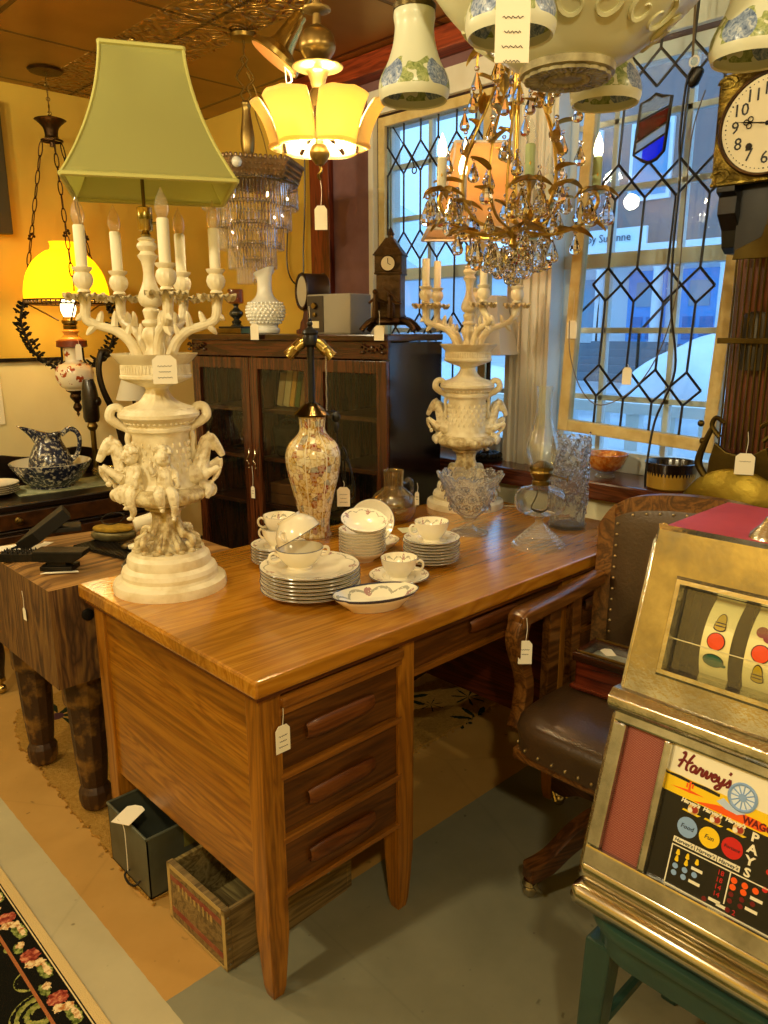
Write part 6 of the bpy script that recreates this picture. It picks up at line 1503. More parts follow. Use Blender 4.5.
# ------------------------------------------------------------------ swivel chair
LEATH = mat('brown leather', '#4a3520', .34, 0, '#3a2815', 5, coat=.25, bump=.12, bscale=120)
STUD = mat('pale nail heads', '#c8b48a', .3, 1)
S = thing('swivel_chair', 'oak swivel desk chair with studded brown leather seat and back', 'chair', (.94, -.297, 0), 0)
b = MB(); SX0, SX1, SY = -.295, .205, .215
def seat(u, v):
    a = 2 * PI * u; ca, sa = math.cos(a), math.sin(a); k = 1 / (abs(ca) ** 5 + abs(sa) ** 5) ** .2
    rr = [1.0, 1.0, 1.02, 1.0, .93, .75, .45, .0][v]; zz = [.405, .435, .455, .476, .489, .497, .502, .500][v]
    return ((SX0 + SX1) / 2 + (SX1 - SX0) / 2 * ca * k * rr, SY * sa * k * rr, zz)
vs = []
b.grid(lambda u, v: seat(u, round(v * 7)), 64, 7, closeu=True)
b.build('seat', LEATH, S, smooth=60)
N0 = MB().ball((0, 0, 0), .0042, 8, 5).build('nail', STUD, S); N0.location = (SX0 - .001, 0, .418)
for i in range(1, 40):
    a = PI + 2 * PI * i / 40; ca, sa = math.cos(a), math.sin(a); k = 1 / (abs(ca) ** 5 + abs(sa) ** 5) ** .2
    inst(N0, S, ((SX0 + SX1) / 2 + (SX1 - SX0) / 2 * ca * k * 1.004, SY * sa * k * 1.004, .418))
b = MB(); b.lo((SX0 + .02, -SY + .02, .375), (SX1 - .02, SY - .02, .406)); b.build('seat_frame', OAKC, S, smooth=0, bevel=.004)
# back: curved, arched oak frame with leather panel
def backpt(u, v, off=0):
    y = (2 * u - 1) * .285; top = .93 + .038 * (1 - (2 * u - 1) ** 2) - .075 * abs(2 * u - 1) ** 9; z = .50 + (top - .50) * v
    return (.160 + .055 * v + .055 * (1 - (2 * u - 1) ** 2) + off, y * (.90 + .10 * v), z)
def bgrid(u0, u1, v0, v1, th, bulge=0):
    b = MB(); n, m = 20, 14
    def f1(u, v): x, y, z = backpt(u0 + (u1 - u0) * u, v0 + (v1 - v0) * v); return (x - bulge * (math.sin(PI * u) * math.sin(PI * v)) ** .4, y, z)
    def f2(u, v): x, y, z = backpt(u0 + (u1 - u0) * u, v0 + (v1 - v0) * v); return (x + th, y, z)
    b.grid(f1, n, m); b.grid(f2, n, m)
    for (uu, vv) in ((lambda t: t, lambda t: 0), (lambda t: t, lambda t: 1), (lambda t: 0, lambda t: t), (lambda t: 1, lambda t: t)):
        b.grid(lambda s, w: tuple(Vector(f1(uu(s), vv(s))) * (1 - w) + Vector(f2(uu(s), vv(s))) * w), 20, 1)
    return b
b = MB()
for a in ((0, .075, 0, 1), (.925, 1, 0, 1), (.075, .925, .91, 1), (.075, .925, 0, .06)):
    q = bgrid(*a, .032); b.add(q.v, q.f)
b.build('back_frame', OAKC, S, weld=.0005, smooth=35)
bgrid(.075, .925, .06, .91, .024, .012).build('back_leather', LEATH, S, weld=.0005, smooth=60)
for i in range(12):
    t = i / 11
    for (u, v) in ((.092, .09 + .77 * t), (.908, .09 + .77 * t), (.092 + .816 * (t * .84 + .08), .890)): inst(N0, S, backpt(u, v, -.004))
for s in (-1, 1):
    b = MB(); y = s * .258
    q = bez([(-.195, y, .690), (-.17, y, .700), (-.10, y, .703), (.02, y, .706), (.10, y, .712), (.185, y * .99, .722)], 6); n = len(q); rr2 = lerpr([.026, .029, .028, .024, .023, .022], n); vs = []
    for i in range(n):
        for (sy, sz) in ((-1, -1), (-.9, .8), (-.5, 1), (.5, 1), (.9, .8), (1, -1)): vs.append((q[i].x, q[i].y + sy * rr2[i], q[i].z + sz * .016))
    b.add(vs, [(6 * i + j, 6 * i + (j + 1) % 6, 6 * i + 6 + (j + 1) % 6, 6 * i + 6 + j) for i in range(n - 1) for j in range(6)] + [(5, 4, 3, 2, 1, 0), tuple(6 * (n - 1) + j for j in range(6))])
    b.build('arm', OAKC, S, smooth=50, bevel=.004)
    b = MB(); q = bez([(-.175, y, .690), (-.188, y, .65), (-.180, y, .60), (-.160, y, .55), (-.148, y, .50), (-.155, y, .44), (-.17, y, .40)], 6); n = len(q); rr2 = lerpr([.024, .024, .020, .017, .017, .020, .022], n); vs = []
    for i in range(n): vs += [(q[i].x - rr2[i], y - .020, q[i].z), (q[i].x + rr2[i], y - .020, q[i].z), (q[i].x + rr2[i], y + .020, q[i].z), (q[i].x - rr2[i], y + .020, q[i].z)]
    b.add(vs, [(4 * i + j, 4 * i + (j + 1) % 4, 4 * i + 4 + (j + 1) % 4, 4 * i + 4 + j) for i in range(n - 1) for j in range(4)] + [(3, 2, 1, 0), tuple(4 * (n - 1) + j for j in range(4))])
    b.build('arm_post', OAKC, S, smooth=50, bevel=.004)
    b = MB(); b.lo((-.06, y - .012, .40), (-.01, y + .012, .70)); b.lo((.05, y - .012, .40), (.09, y + .012, .70)); b.build('arm_slat', OAKC, S, smooth=0, bevel=.003)
MB().lathe([(.05, .37), (.03, .36), (.02, .34), (.02, .20), (.045, .19), (.05, .12), (.03, .11)], 20, Matrix.Translation((.02, .035, 0))).build('spindle', IRON, S)
L0 = None
for k in range(4):
    if L0 is None:
        b = MB(); q = bez([(0, 0, .165), (.08, 0, .165), (.17, 0, .135), (.245, 0, .085), (.305, 0, .072)], 6)
        for i in range(len(q) - 1):
            pass
        n = len(q); hh = lerpr([.035, .034, .030, .026, .022], n); vs = []; fs = []
        for i in range(n):
            for (sy, sz) in ((-1, -1), (1, -1), (1, 1), (-1, 1)): vs.append((q[i].x, sy * .022, q[i].z + sz * hh[i]))
        fs = [(4 * i + j, 4 * i + (j + 1) % 4, 4 * i + 4 + (j + 1) % 4, 4 * i + 4 + j) for i in range(n - 1) for j in range(4)] + [(3, 2, 1, 0), tuple(4 * (n - 1) + j for j in range(4))]
        b.add(vs, fs); L0 = b.build('base_leg', wood('chair base oak', '#6a401c', '#54300f', '#3a2008', 0, rough=.35), S, bevel=.005, smooth=40); o = L0
        b = MB(); b.ball((.292, 0, .022), (.021, .017, .022), 14, 10); b.lathe([(.016, .052), (.020, .04), (.014, .032)], 14, Matrix.Translation((.295, 0, 0))); b.tube([(.278, -.02, .024), (.295, -.019, .045), (.295, .019, .045), (.278, .02, .024)], .005, 6); cst = b.build('caster', CHROME, L0)
    else:
        o = inst(L0, S); inst(cst, o)
    o.location = (.02, .035, 0); o.rotation_euler = (0, 0, math.radians(159) - k * PI / 2)
price_tag((.752, -.066, .705), 'white price tag hanging from the front of the oak chair arm', (.034, .062), -.767, .06, 2)
# wooden trinket box with glass lid on the seat
X = thing('trinket_box', 'small red-brown wooden box with glass lid, on the leather chair seat', 'box', (.930, -.212, .5045), -1.5); X.scale = (1, 1, 1.3)
RB = wood('red box wood', '#7c3216', '#64240e', '#441606', 0, rough=.25, coat=.4)
L, Wd = .17, .125
b = MB(); b.lo((-L/2, -Wd/2, 0), (L/2, Wd/2, .008)); b.build('bottom', RB, X, smooth=0, bevel=.002)
b = MB()
for k in range(26):
    for y in (-1, 1): b.ball((-L/2 + L * k / 25, y * Wd/2, .005), .0036, 6, 4)
for k in range(18):
    for x in (-1, 1): b.ball((x * L/2, -Wd/2 + Wd * k / 17, .005), .0036, 6, 4)
b.build('beaded_foot', RB, X)
b = MB(); l, w, h = L/2 - .008, Wd/2 - .008, .062
b.lo((-l, -w, .008), (l, -w + .006, h)); b.lo((-l, w - .006, .008), (l, w, h)); b.lo((-l, -w, .008), (-l + .006, w, h)); b.lo((l - .006, -w, .008), (l, w, h)); b.build('sides', RB, X, smooth=0)
b = MB(); l, w = L/2, Wd/2
for lo, hi in (((-l, -w, .058), (l, -w + .016, .076)), ((-l, w - .016, .058), (l, w, .076)), ((-l, -w + .016, .058), (-l + .016, w - .016, .076)), ((l - .016, -w + .016, .058), (l, w - .016, .076))): b.lo(lo, hi)
lid = b.build('lid', wood('box lid wood', '#4a2412', '#3a1a0a', '#281004', 0, rough=.25, coat=.4), X, smooth=0, bevel=.003)
MB().lo((-l + .014, -w + .014, .070), (l - .014, w - .014, .073)).build('lid_glass', CLEAR, lid, smooth=0)
for y in (-1, 1):
    b = MB()
    for k in range(34): b.ball((-l + .010 + (2 * l - .020) * k / 33, y * (w - .012), .077), .0030, 6, 4)
    b.build('lid_bead_row', BRASS, lid)
MB().lo((-l + .018, -w + .018, .010), (l - .018, w - .018, .056)).build('lining', mat('pale lining with lid reflection', '#cfccba', .7), X, smooth=0)  # lining kept pale and high to stand in for the reflection on the lid
tag(MB().prism([(-.022, -.014), (.018, -.016), (.024, 0), (.016, .014), (-.020, .012)], 0, .001).build('paper_tag', TAGP, smooth=0, loc=(.915, -.200, .5045 + .1005), rot=(0, 0, .9)), 'small white paper tag lying on the glass lid of the trinket box', 'paper')

# ------------------------------------------------------------------ slot machine on a green chair
K = 1.43
M = thing('slot_machine', 'worn nickel slot machine with red painted top, standing on the green chair', 'slot machine', (.287, -.528, .462), -PI/2); M.scale = (K,) * 3
NICK = NT('worn nickel plate'); v = NICK.coord(); n = NICK.noise(v, 14, 6, .65); n2 = NICK.noise(v, 160, 2)
c = NICK.ramp(n, [(.30, '#8c8878'), (.5, '#b4b0a4'), (.72, '#dcdad0')]); NICK.bsdf(c, NICK.ramp(n, [(.3, '#7a7a7a'), (.7, '#3a3a3a')]), .92, NICK.bump(n2, .12, .002)); NICK = NICK.m
CHR = mat('pitted chrome trim', '#dad6c8', .18, 1, '#b8b4a4', 60, .4, .7, bump=.1, bscale=260)
Wm = .278
TH = math.atan2(.111, .355)
# slanted front frame: s across, t up, n outwards
O = Vector((0, .001, .066)); tv = Vector((0, math.sin(TH), math.cos(TH))); nv = Vector((0, -math.cos(TH), math.sin(TH)))
FM = Matrix(((1, tv.x, nv.x, O.x), (0, tv.y, nv.y, O.y), (0, tv.z, nv.z, O.z), (0, 0, 0, 1)))
def rbox(lo, hi, name, m, r=.006, par=None, mat4=FM): return MB().lo(lo, hi, mat4).build(name, m, par or M, smooth=40, bevel=r)
b = MB(); b.prism([(.135, .05), (.16, .424), (.30, .424), (.30, .05)], .004, Wm - .004, Matrix(((0, 0, 1, 0), (1, 0, 0, 0), (0, 1, 0, 0), (0, 0, 0, 1)))); b.build('cabinet', NICK, M, smooth=0, bevel=.006)
for x0 in (.003, Wm - .009): MB().prism([(.012, .05), (.108, .415), (.118, .423), (.20, .423), (.20, .05)], x0, x0 + .006, Matrix(((0, 0, 1, 0), (1, 0, 0, 0), (0, 1, 0, 0), (0, 0, 0, 1)))).build('side_plate', NICK, M, smooth=0)
MB().lo((.004, .118, .415), (Wm - .004, .20, .424)).build('top_cover', NICK, M, smooth=0)
# front casting made of bars around its openings
b = MB()
for (s0, s1, t0, t1) in ((0, .0175, .004, .152), (.0635, .0725, .004, .152), (Wm - .0725, Wm - .0635, .004, .152), (Wm - .0175, Wm, .004, .152), (0, Wm, -.020, .004), (0, Wm, .152, .17)): b.lo((s0, t0, -.012), (s1, t1, .004), FM)
b.build('lower_casting', NICK, M, smooth=0, bevel=.0025)
q = MB()
prof = [(-.012, .166), (.006, .163), (.016, .170), (.017, .180), (.010, .190), (-.008, .194)]
q.prism([(n_, t_) for n_, t_ in prof], -.006, Wm + .006, FM @ Matrix(((0, 0, 1, 0), (0, 1, 0, 0), (1, 0, 0, 0), (0, 0, 0, 1)))); q.build('shoulder_moulding', CHR, M, smooth=50, bevel=.002)
b = MB(); R0 = ((0, .188), (Wm, .188), (Wm, .386), (0, .386)); R1 = ((.040, .221), (Wm - .040, .221), (Wm - .040, .329), (.040, .329)); vs = []
for rr_, n_ in ((R0, -.03), (R0, -.003), (((.004, .190), (Wm - .004, .190), (Wm - .004, .380), (.004, .380)), .002), (R1, .002), (R1, -.014)): vs += [FM @ Vector((x, y, n_)) for x, y in rr_]
b.add(vs, [(4 * j + i, 4 * j + (i + 1) % 4, 4 * j + 4 + (i + 1) % 4, 4 * j + 4 + i) for j in range(4) for i in range(4)]); b.build('upper_casting', NICK, M, smooth=0)
for s in (-.002, Wm - .006): b = MB(); b.tube([FM @ Vector((s + .004, -.02, -.002)), FM @ Vector((s + .004, .16, -.002))], .006, 8); b.tube([FM @ Vector((s + .004, .19, -.004)), FM @ Vector((s + .004, .365, -.004)), FM @ Vector((s + .004, .386, -.016))], .005, 8); b.build('edge_bead', CHR, M)
b = MB(); s0, s1, t0, t1 = .036, Wm - .036, .218, .332
def ring(s0, s1, t0, t1, w, n0, n1):
    vs = []
    for (d, n_) in ((0, n0), (w * .3, n1), (w * .7, n1), (w, n0 - .004), (w + .004, n0 - .02)):
        vs += [FM @ Vector(p) for p in ((s0 + d, t0 + d, n_), (s1 - d, t0 + d, n_), (s1 - d, t1 - d, n_), (s0 + d, t1 - d, n_))]
    return vs, [(4 * j + i, 4 * j + (i + 1) % 4, 4 * j + 4 + (i + 1) % 4, 4 * j + 4 + i) for j in range(4) for i in range(4)]
vs, fs = ring(s0, s1, t0, t1, .012, .002, .009); b.add(vs, fs); b.build('window_frame', CHR, M, smooth=0)
MB().lo((.048, .228, -.055), (Wm - .048, .320, -.050), FM).build('window_back', BLACK, M, smooth=0)
b = MB(); b.lo((.046, .226, -.05), (.049, .322, .0), FM); b.lo((Wm - .049, .226, -.05), (Wm - .046, .322, .0), FM); b.lo((.046, .226, -.05), (Wm - .046, .229, .0), FM); b.lo((.046, .320, -.05), (Wm - .046, .323, .0), FM); b.build('window_box', mat('black worn window box', '#1a1712', .5, .4, '#4c442e', 30), M, smooth=0)
IV = mat('ivory reel strip', '#efe09a', .5)
RED_ = mat('reel orange red', '#e24a12', .5); GRN_ = mat('reel green', '#1f5a44', .5); YEL_ = mat('reel bell yellow', '#b89a14', .5); PLM = mat('reel plum', '#7c1c20', .5); OUTL = mat('reel outline', '#2a1c10', .5)
reelR = .062; symbols = [('bell', 'orange', 'plum_green'), ('cherry', 'orange', 'bell'), ('plum_green', 'bell', 'orange')]
def reel(k, cx):
    b = MB(); cc = FM @ Vector((cx, .272, -.062)); 
    RM = Matrix.Translation(cc) @ Euler((0, PI / 2, 0)).to_matrix().to_4x4()
    b.lathe([(.0610, -.0155), (.062, -.0155), (.062, .0155), (.0610, .0155)], 60, RM, cap=(0, 0)); r = b.build('reel', IV, M, smooth=30); b = MB(); b.lathe([(.001, -.0150), (.0608, -.0150), (.0608, .0150), (.001, .0150)], 60, RM); b.build('reel_drum', BLACK, r, smooth=30)
    for j, sy in enumerate(symbols[k]):
        phi = (.345 - .345 * j) + TH                       # angle up from the outward normal
        def put(x, y, rr=.0022):                              # x across, y up on the strip
            a = phi + y / reelR - TH
            d = nv * math.cos(a) + tv * math.sin(a); return cc + Vector((x, 0, 0)) + d * (reelR + .0004), d
        def disc(x, y, w, h, m, nm, lift=.0, shape=None):
            vs = []; N = 22
            for i in range(N):
                q = 2 * PI * i / N; dx, dy = (shape(q) if shape else (math.cos(q), math.sin(q)))
                p, d = put(x + w * dx, y + h * dy); vs.append(p + d * (.0003 + lift))
            MB().add(vs, [tuple(range(N))]).build(nm, m, r, smooth=0)
        if sy == 'orange': disc(0, 0, .0098, .0098, OUTL, 'orange_outline'); disc(0, 0, .0088, .0088, RED_, 'orange', .0004)
        elif sy == 'plum_green': disc(0, 0, .0115, .0075, OUTL, 'plum_outline'); disc(0, 0, .0105, .0066, GRN_, 'plum', .0004); disc(.011, -.003, .003, .002, GRN_, 'plum_stem', .0004)
        elif sy == 'bell':
            sh = lambda q: (math.cos(q) * (.55 + .45 * max(0, -math.sin(q)) + .12 * (math.sin(q) < -.6)), math.sin(q))
            disc(0, 0, .0098, .0105, OUTL, 'bell_outline', 0, sh); disc(0, 0, .0085, .0092, YEL_, 'bell', .0004, sh)
            for y in (-.0045, -.001): disc(0, y, .0065, .0007, OUTL, 'bell_band', .0007)
        else:
            disc(-.004, .001, .006, .006, PLM, 'cherry', .0003); disc(.004, -.003, .006, .006, PLM, 'cherry', .0005); disc(.002, .008, .002, .004, GRN_, 'cherry_stem', .0004)
for k, cx in enumerate((.0925, .139, .1855)): reel(k, cx)
b = MB(); b.lo((.047, .262, -.0005), (Wm - .047, .2632, .0002), FM); b.build('win_line', mat('cream win line', '#d8cc98', .5), M, smooth=0)
MB().lo((.047, .227, -.0025), (Wm - .047, .321, -.0015), FM).build('window_glass', CLEAR, M, smooth=0)
GR = NT('red grille cloth'); v = GR.coord('Object', (1, 1, 1)); sp = GR.n('SeparateXYZ'); GR.l(v, sp.inputs[0])
gx = GR.math('SINE', GR.math('MULTIPLY', sp.outputs[0], 2 * PI / .0022)); gz = GR.math('SINE', GR.math('MULTIPLY', sp.outputs[2], 2 * PI / .0022))
GR.bsdf(GR.mix(GR.math('GREATER_THAN', GR.math('MULTIPLY', gx, gz), .45), '#7c2c26', '#c08a70'), .6); GR = GR.m
for s0, s1 in ((.0175, .0635), (Wm - .0635, Wm - .0175)): MB().lo((s0, .003, -.008), (s1, .153, -.004), FM).build('grille', GR, M, smooth=0)
# pay card
card = MB().lo((.0725, .003, -.008), (Wm - .0725, .153, -.003), FM).build('pay_card', mat('black pay card', '#100e0c', .25, coat=.4), M, smooth=0)
def cm(hexs, nm): return mat('card ' + nm, hexs, .4)
def flat(name, pts, m, n0=-.0030, n1=-.0027): return MB().prism(pts, n0, n1, FM).build(name, m, card, smooth=0)
WH, YE, BL, RE, ORG, DKR = cm('#ece4c8', 'cream'), cm('#f0c81c', 'yellow'), cm('#86a6d6', 'blue'), cm('#c8201c', 'red'), cm('#ee5a14', 'orange'), cm('#6a1014', 'dark red')
CX0, CX1 = .0725, Wm - .0725
flat('sky_band', [(CX0, .118), (CX1, .118), (CX1, .153), (CX0, .153)], WH)
flat('desert_band', [(CX0, .100), (CX1, .096), (CX1, .117), (CX0, .121)], YE, -.0029, -.0026)
flat('mountain_line', [(CX0, .1195), (.085, .1205), (.10, .119), (.115, .1195), (.130, .118), (.130, .115), (CX0, .1175)], cm('#1c1816', 'black'), -.0027, -.0024)
flat('mesa_shadow', [(.105, .100), (.128, .106), (.150, .109), (.172, .108), (.185, .104), (.175, .0985)], ORG, -.0027, -.0024)
flat('desert_streak', [(.078, .107), (.10, .1095), (.115, .108), (.10, .1065)], ORG, -.0027, -.0024)
b = MB(); z0 = -.0025
for (x, y, w, h) in ((.0985, .1125, .0022, .012), (.0955, .1135, .0016, .005), (.1015, .1145, .0016, .005)): b.lo((x - w / 2, y - h / 2, z0), (x + w / 2, y + h / 2, z0 + .0004), FM)
b.build('cactus', ORG, card, smooth=0)
def ctext(s, nm, m, size, x, y, shear=0, bold=0, sx=1.0, n=-.0024, rz=0):
    b = MB(); textmb(b, s, size, FM @ Matrix.Translation((x, y, n)) @ Matrix.Rotation(rz, 4, 'Z') @ Matrix.Diagonal((sx, 1, 1, 1)), .0003, 'CENTER', bold, shear); return b.build(nm, m, card, smooth=0)
SCR = [[(0, .95), (.12, 1.1), (.18, .9), (.12, .4), (.03, 0)], [(.66, 1.15), (.54, .8), (.46, .35), (.5, .02), (.6, .06)], [(-.1, .42), (.2, .58), (.45, .50), (.74, .64)], [(1.0, .42), (.88, .5), (.75, .35), (.75, .1), (.88, .02), (1.0, .2), (1.04, .48), (1.02, .15), (1.12, .04), (1.22, .4), (1.25, .52), (1.3, .42), (1.42, .46), (1.40, .2), (1.44, .04), (1.54, .1), (1.62, .45), (1.68, .4), (1.72, .08), (1.78, .04), (1.9, .3), (1.9, .48), (2.0, .30), (2.15, .28), (2.22, .42), (2.14, .5), (2.04, .38), (2.04, .12), (2.16, .02), (2.3, .14), (2.38, .45), (2.42, .15), (2.52, .06), (2.64, .2), (2.7, .48), (2.66, .1), (2.6, -.25), (2.45, -.38), (2.36, -.28), (2.5, -.08), (2.8, .1), (2.95, .4), (3.0, .52), (3.06, .3), (3.05, .08), (2.9, .02)], [(2.92, 1.0), (2.87, .8)]]
b = MB(); SM = FM @ Matrix.Translation((.0815, .1285, -.0024)) @ Matrix.Rotation(-.02, 4, 'Z') @ Matrix.Diagonal((.0180, .0165, .05, 1))
for st in SCR: b.tube(bez([(x + .12 * y, y, 0) for x, y in st], 4), .085, 6, M=SM @ Matrix.Diagonal((1, 1, .1, 1)))
b.build('script_lettering', DKR, card, smooth=0)
b = MB(); c = FM @ Vector((.152, .124, -.0024)); WM = FM @ Matrix.Translation((.152, .124, -.0024))
b.torus((0, 0, 0), .0135, .0017, 36, 5, WM)
for k in range(12): b.tube([(0, 0, 0), (.013 * math.cos(k * PI / 6), .013 * math.sin(k * PI / 6), 0)], .0007, 4, M=WM)
b.lathe([(.001, .001), (.004, .001), (.004, -.001)], 16, WM); b.build('wagon_wheel', BL, card)
flat('wheel_disc', [(.152 + .0125 * math.cos(k * PI / 12), .124 + .0125 * math.sin(k * PI / 12)) for k in range(24)], cm('#d8e2ee', 'pale blue'), -.0026, -.0024)
flat('wagon_dust', [(.128, .110), (.134, .116), (.140, .113), (.150, .112), (.158, .109), (.150, .105), (.138, .106)], cm('#b9cbe6', 'dust blue'), -.0025, -.00225)
ctext('WAGON', 'block_lettering', DKR, .0105, .1755, .1035, 0, .0004, .9)
def circ(x, y, r, nm, m, n=-.0026): flat(nm, [(x + r * math.cos(k * PI / 12), y + r * math.sin(k * PI / 12)) for k in range(24)], m, -.003, n)
for k, (m, s) in enumerate(((BL, 'Food'), (YE, 'Fun'), (RE, 'Fortune'))):
    x = .105 + .0238 * k; circ(x, .0705, .0108, 'round_badge', m); ctext(s, 'badge_lettering', cm('#1c2430', 'ink'), .0068 if k < 2 else .005, x, .0705, .15)
    flat('yellow_scroll', [(x - .0095, .0865), (x + .008, .0855), (x + .011, .0875), (x - .008, .0885)], YE); circ(x + .002, .0915, .0058, 'emblem_ground', cm('#d8b06a', 'tan'), -.0027); circ(x + .0035, .0915, .0036, 'emblem_wheel', cm('#9c3020', 'rust'), -.0024); circ(x - .001, .0895, .0026, 'emblem_spot', WH, -.0023)
    ctext("Harvey's", 'small_script', WH, .0058, x - .002, .0968, .2, .0003)
    flat('white_bar', [(x - .0115, .0505), (x + .0115, .0505), (x + .0115, .0565), (x - .0115, .0565)], WH); ctext("Harvey's", 'bar_lettering', cm('#1c2430', 'ink'), .0058, x, .0535, .2)
for k, ch in enumerate('PAYS'): ctext(ch, 'pays_letter', WH, .0125, .1715, .0905 - .0122 * k, 0, .0004, 1.15)
b = MB()
for (a, c) in (((.094, .0475), (.205, .0475)), ((.094, .0045), (.205, .0045)), ((.094, .0045), (.094, .0475)), ((.1565, .0475), (.1565, .014))): b.lo((min(a[0], c[0]) - .0006, min(a[1], c[1]) - .0006, -.003), (max(a[0], c[0]) + .0006, max(a[1], c[1]) + .0006, -.0026), FM)
b.build('table_rule', WH, card, smooth=0)
def icons(nm, m, pts, r, fn=None):
    b = MB()
    for (x, y) in pts: b.prism([(x + r * (fn(q)[0] if fn else math.cos(q)), y + r * (fn(q)[1] if fn else math.sin(q))) for q in [k * PI / 7 for k in range(14)]], -.003, -.0026, FM)
    b.build(nm, m, card, smooth=0)
bellf = lambda q: (math.cos(q) * (.5 + .5 * max(0, -math.sin(q))), math.sin(q))
icons('bell_icons', YE, [(.1015, .0415), (.112, .0415), (.1015, .0345), (.112, .0345), (.1225, .0405)], .0033, bellf)
icons('plum_icons', BL, [(.1015, .0265), (.112, .0265), (.1015, .019), (.112, .019), (.1225, .0265)], .0030)
icons('orange_icons', ORG, [(.1612, .0405), (.172, .0405), (.1612, .0335), (.172, .0335), (.1825, .0405)], .0032)
icons('cherry_icons', DKR, [(.1612, .026), (.172, .026), (.1825, .027), (.1612, .019), (.172, .019)], .0026)
icons('cherry_icon', DKR, [(.1612, .0095)], .0026); icons('cherry_icon', DKR, [(.137, .0085)], .0026)
for k, s in enumerate(('18', '18', '14', '14')): ctext(s, 'payout_figure', RE, .0072, .1475, .0415 - .0075 * k)
ctext('2', 'payout_figure', RE, .0072, .1675, .0095)
for (x, y) in ((.124, .0325), (.124, .0185), (.185, .0325), (.147, .0115), (.1555, .0095), (.1825, .020)): flat('small_bar', [(x - .006, y - .0016), (x + .006, y - .0016), (x + .006, y + .0016), (x - .006, y + .0016)], WH)
for k in range(3): circ(.1905, .082 - .018 * k, .0028, 'payout_dot', RE)
# base ledges, top plate
b = MB(); b.lo((-.004, -.010, .026), (Wm + .006, .30, .052)); CHRP = mat('smooth chrome plinth', '#d4cebc', .2, 1, '#bfb8a2', 10)
b.build('upper_plinth', CHRP, M, smooth=60, bevel=.009)
b = MB(); b.lo((-.006, -.024, .0), (Wm + .012, .302, .026)); b.build('lower_plinth', CHRP, M, smooth=60, bevel=.011)
MB().lo((.004, .128, .424), (Wm - .004, .30, .431)).build('top_plate', mat('pink-red paint', '#c4484e', .45, col2='#b03c42', vscale=12), M, smooth=0, bevel=.002)
MB().lo((.0, .118, .421), (Wm, .132, .4305)).build('top_edge_bar', CHR, M, smooth=0, bevel=.003)
b = MB(); b.lathe([(.001, .431), (.022, .431), (.020, .436), (.010, .446), (.006, .454), (.001, .456)], 24, Matrix.Translation((.110, .155, 0))); b.tube(bez([(.110, .155, .452), (.107, .155, .475), (.107, .155, .50), (.112, .156, .515), (.118, .156, .50), (.119, .156, .475), (.116, .155, .452)], 5), .0016, 6); b.build('coin_escutcheon', CHR, M)
MB().tube(bez([(Wm + .004, .17, .25), (Wm + .04, .17, .25), (Wm + .05, .17, .30), (Wm + .05, .16, .42)], 5), .009, 10).build('pull_handle', CHR, M); b = MB(); b.ball((Wm + .05, .16, .43), .018, 16, 10); b.build('handle_knob', BLACK, M)
# green chair
GP = mat('chipped green paint', '#274238', .35, 0, '#1f362e', 9, coat=.3, bump=.1, bscale=30)
G = thing('green_chair', 'dark green painted wooden chair seat carrying the slot machine', 'chair', (.285, -.528, 0), -PI/2)
def rr(x0, x1, y0, y1, r, n=8):
    o = []
    for (cx, cy, a0) in ((x1 - r, y1 - r, 0), (x0 + r, y1 - r, PI/2), (x0 + r, y0 + r, PI), (x1 - r, y0 + r, 1.5 * PI)):
        for i in range(n + 1): a = a0 + PI / 2 * i / n; o.append((cx + r * math.cos(a), cy + r * math.sin(a)))
    return o
MB().prism(rr(-.005, .47, -.035, .40, .10), .437, .460).build('seat', GP, G, smooth=50, bevel=.008)
MB().prism(rr(.012, .453, -.018, .385, .09), .385, .437).build('apron', GP, G, smooth=50, bevel=.003)
for (x, y, dx, dy) in ((.038, .02, -.018, -.012), (.425, .02, .018, -.012), (.038, .35, -.018, .018), (.425, .35, .018, .018)):
    b = MB(); vs = [];
    for z, k, w in ((0, 1, .017), (.39, 0, .024)): vs += [(x + dx * k + sx * w, y + dy * k + sy * w, z) for sx, sy in ((-1, -1), (1, -1), (1, 1), (-1, 1))]
    b.add(vs, [(3, 2, 1, 0), (4, 5, 6, 7)] + [(i, (i + 1) % 4, 4 + (i + 1) % 4, 4 + i) for i in range(4)]); b.build('leg', GP, G, smooth=0, bevel=.005)
b = MB(); b.tube([(.03, .03, .16), (.43, .03, .16)], .011, 8); b.tube([(.03, .03, .19), (.03, .35, .19)], .011, 8); b.tube([(.43, .03, .19), (.43, .35, .19)], .011, 8); b.build('stretcher', GP, G)

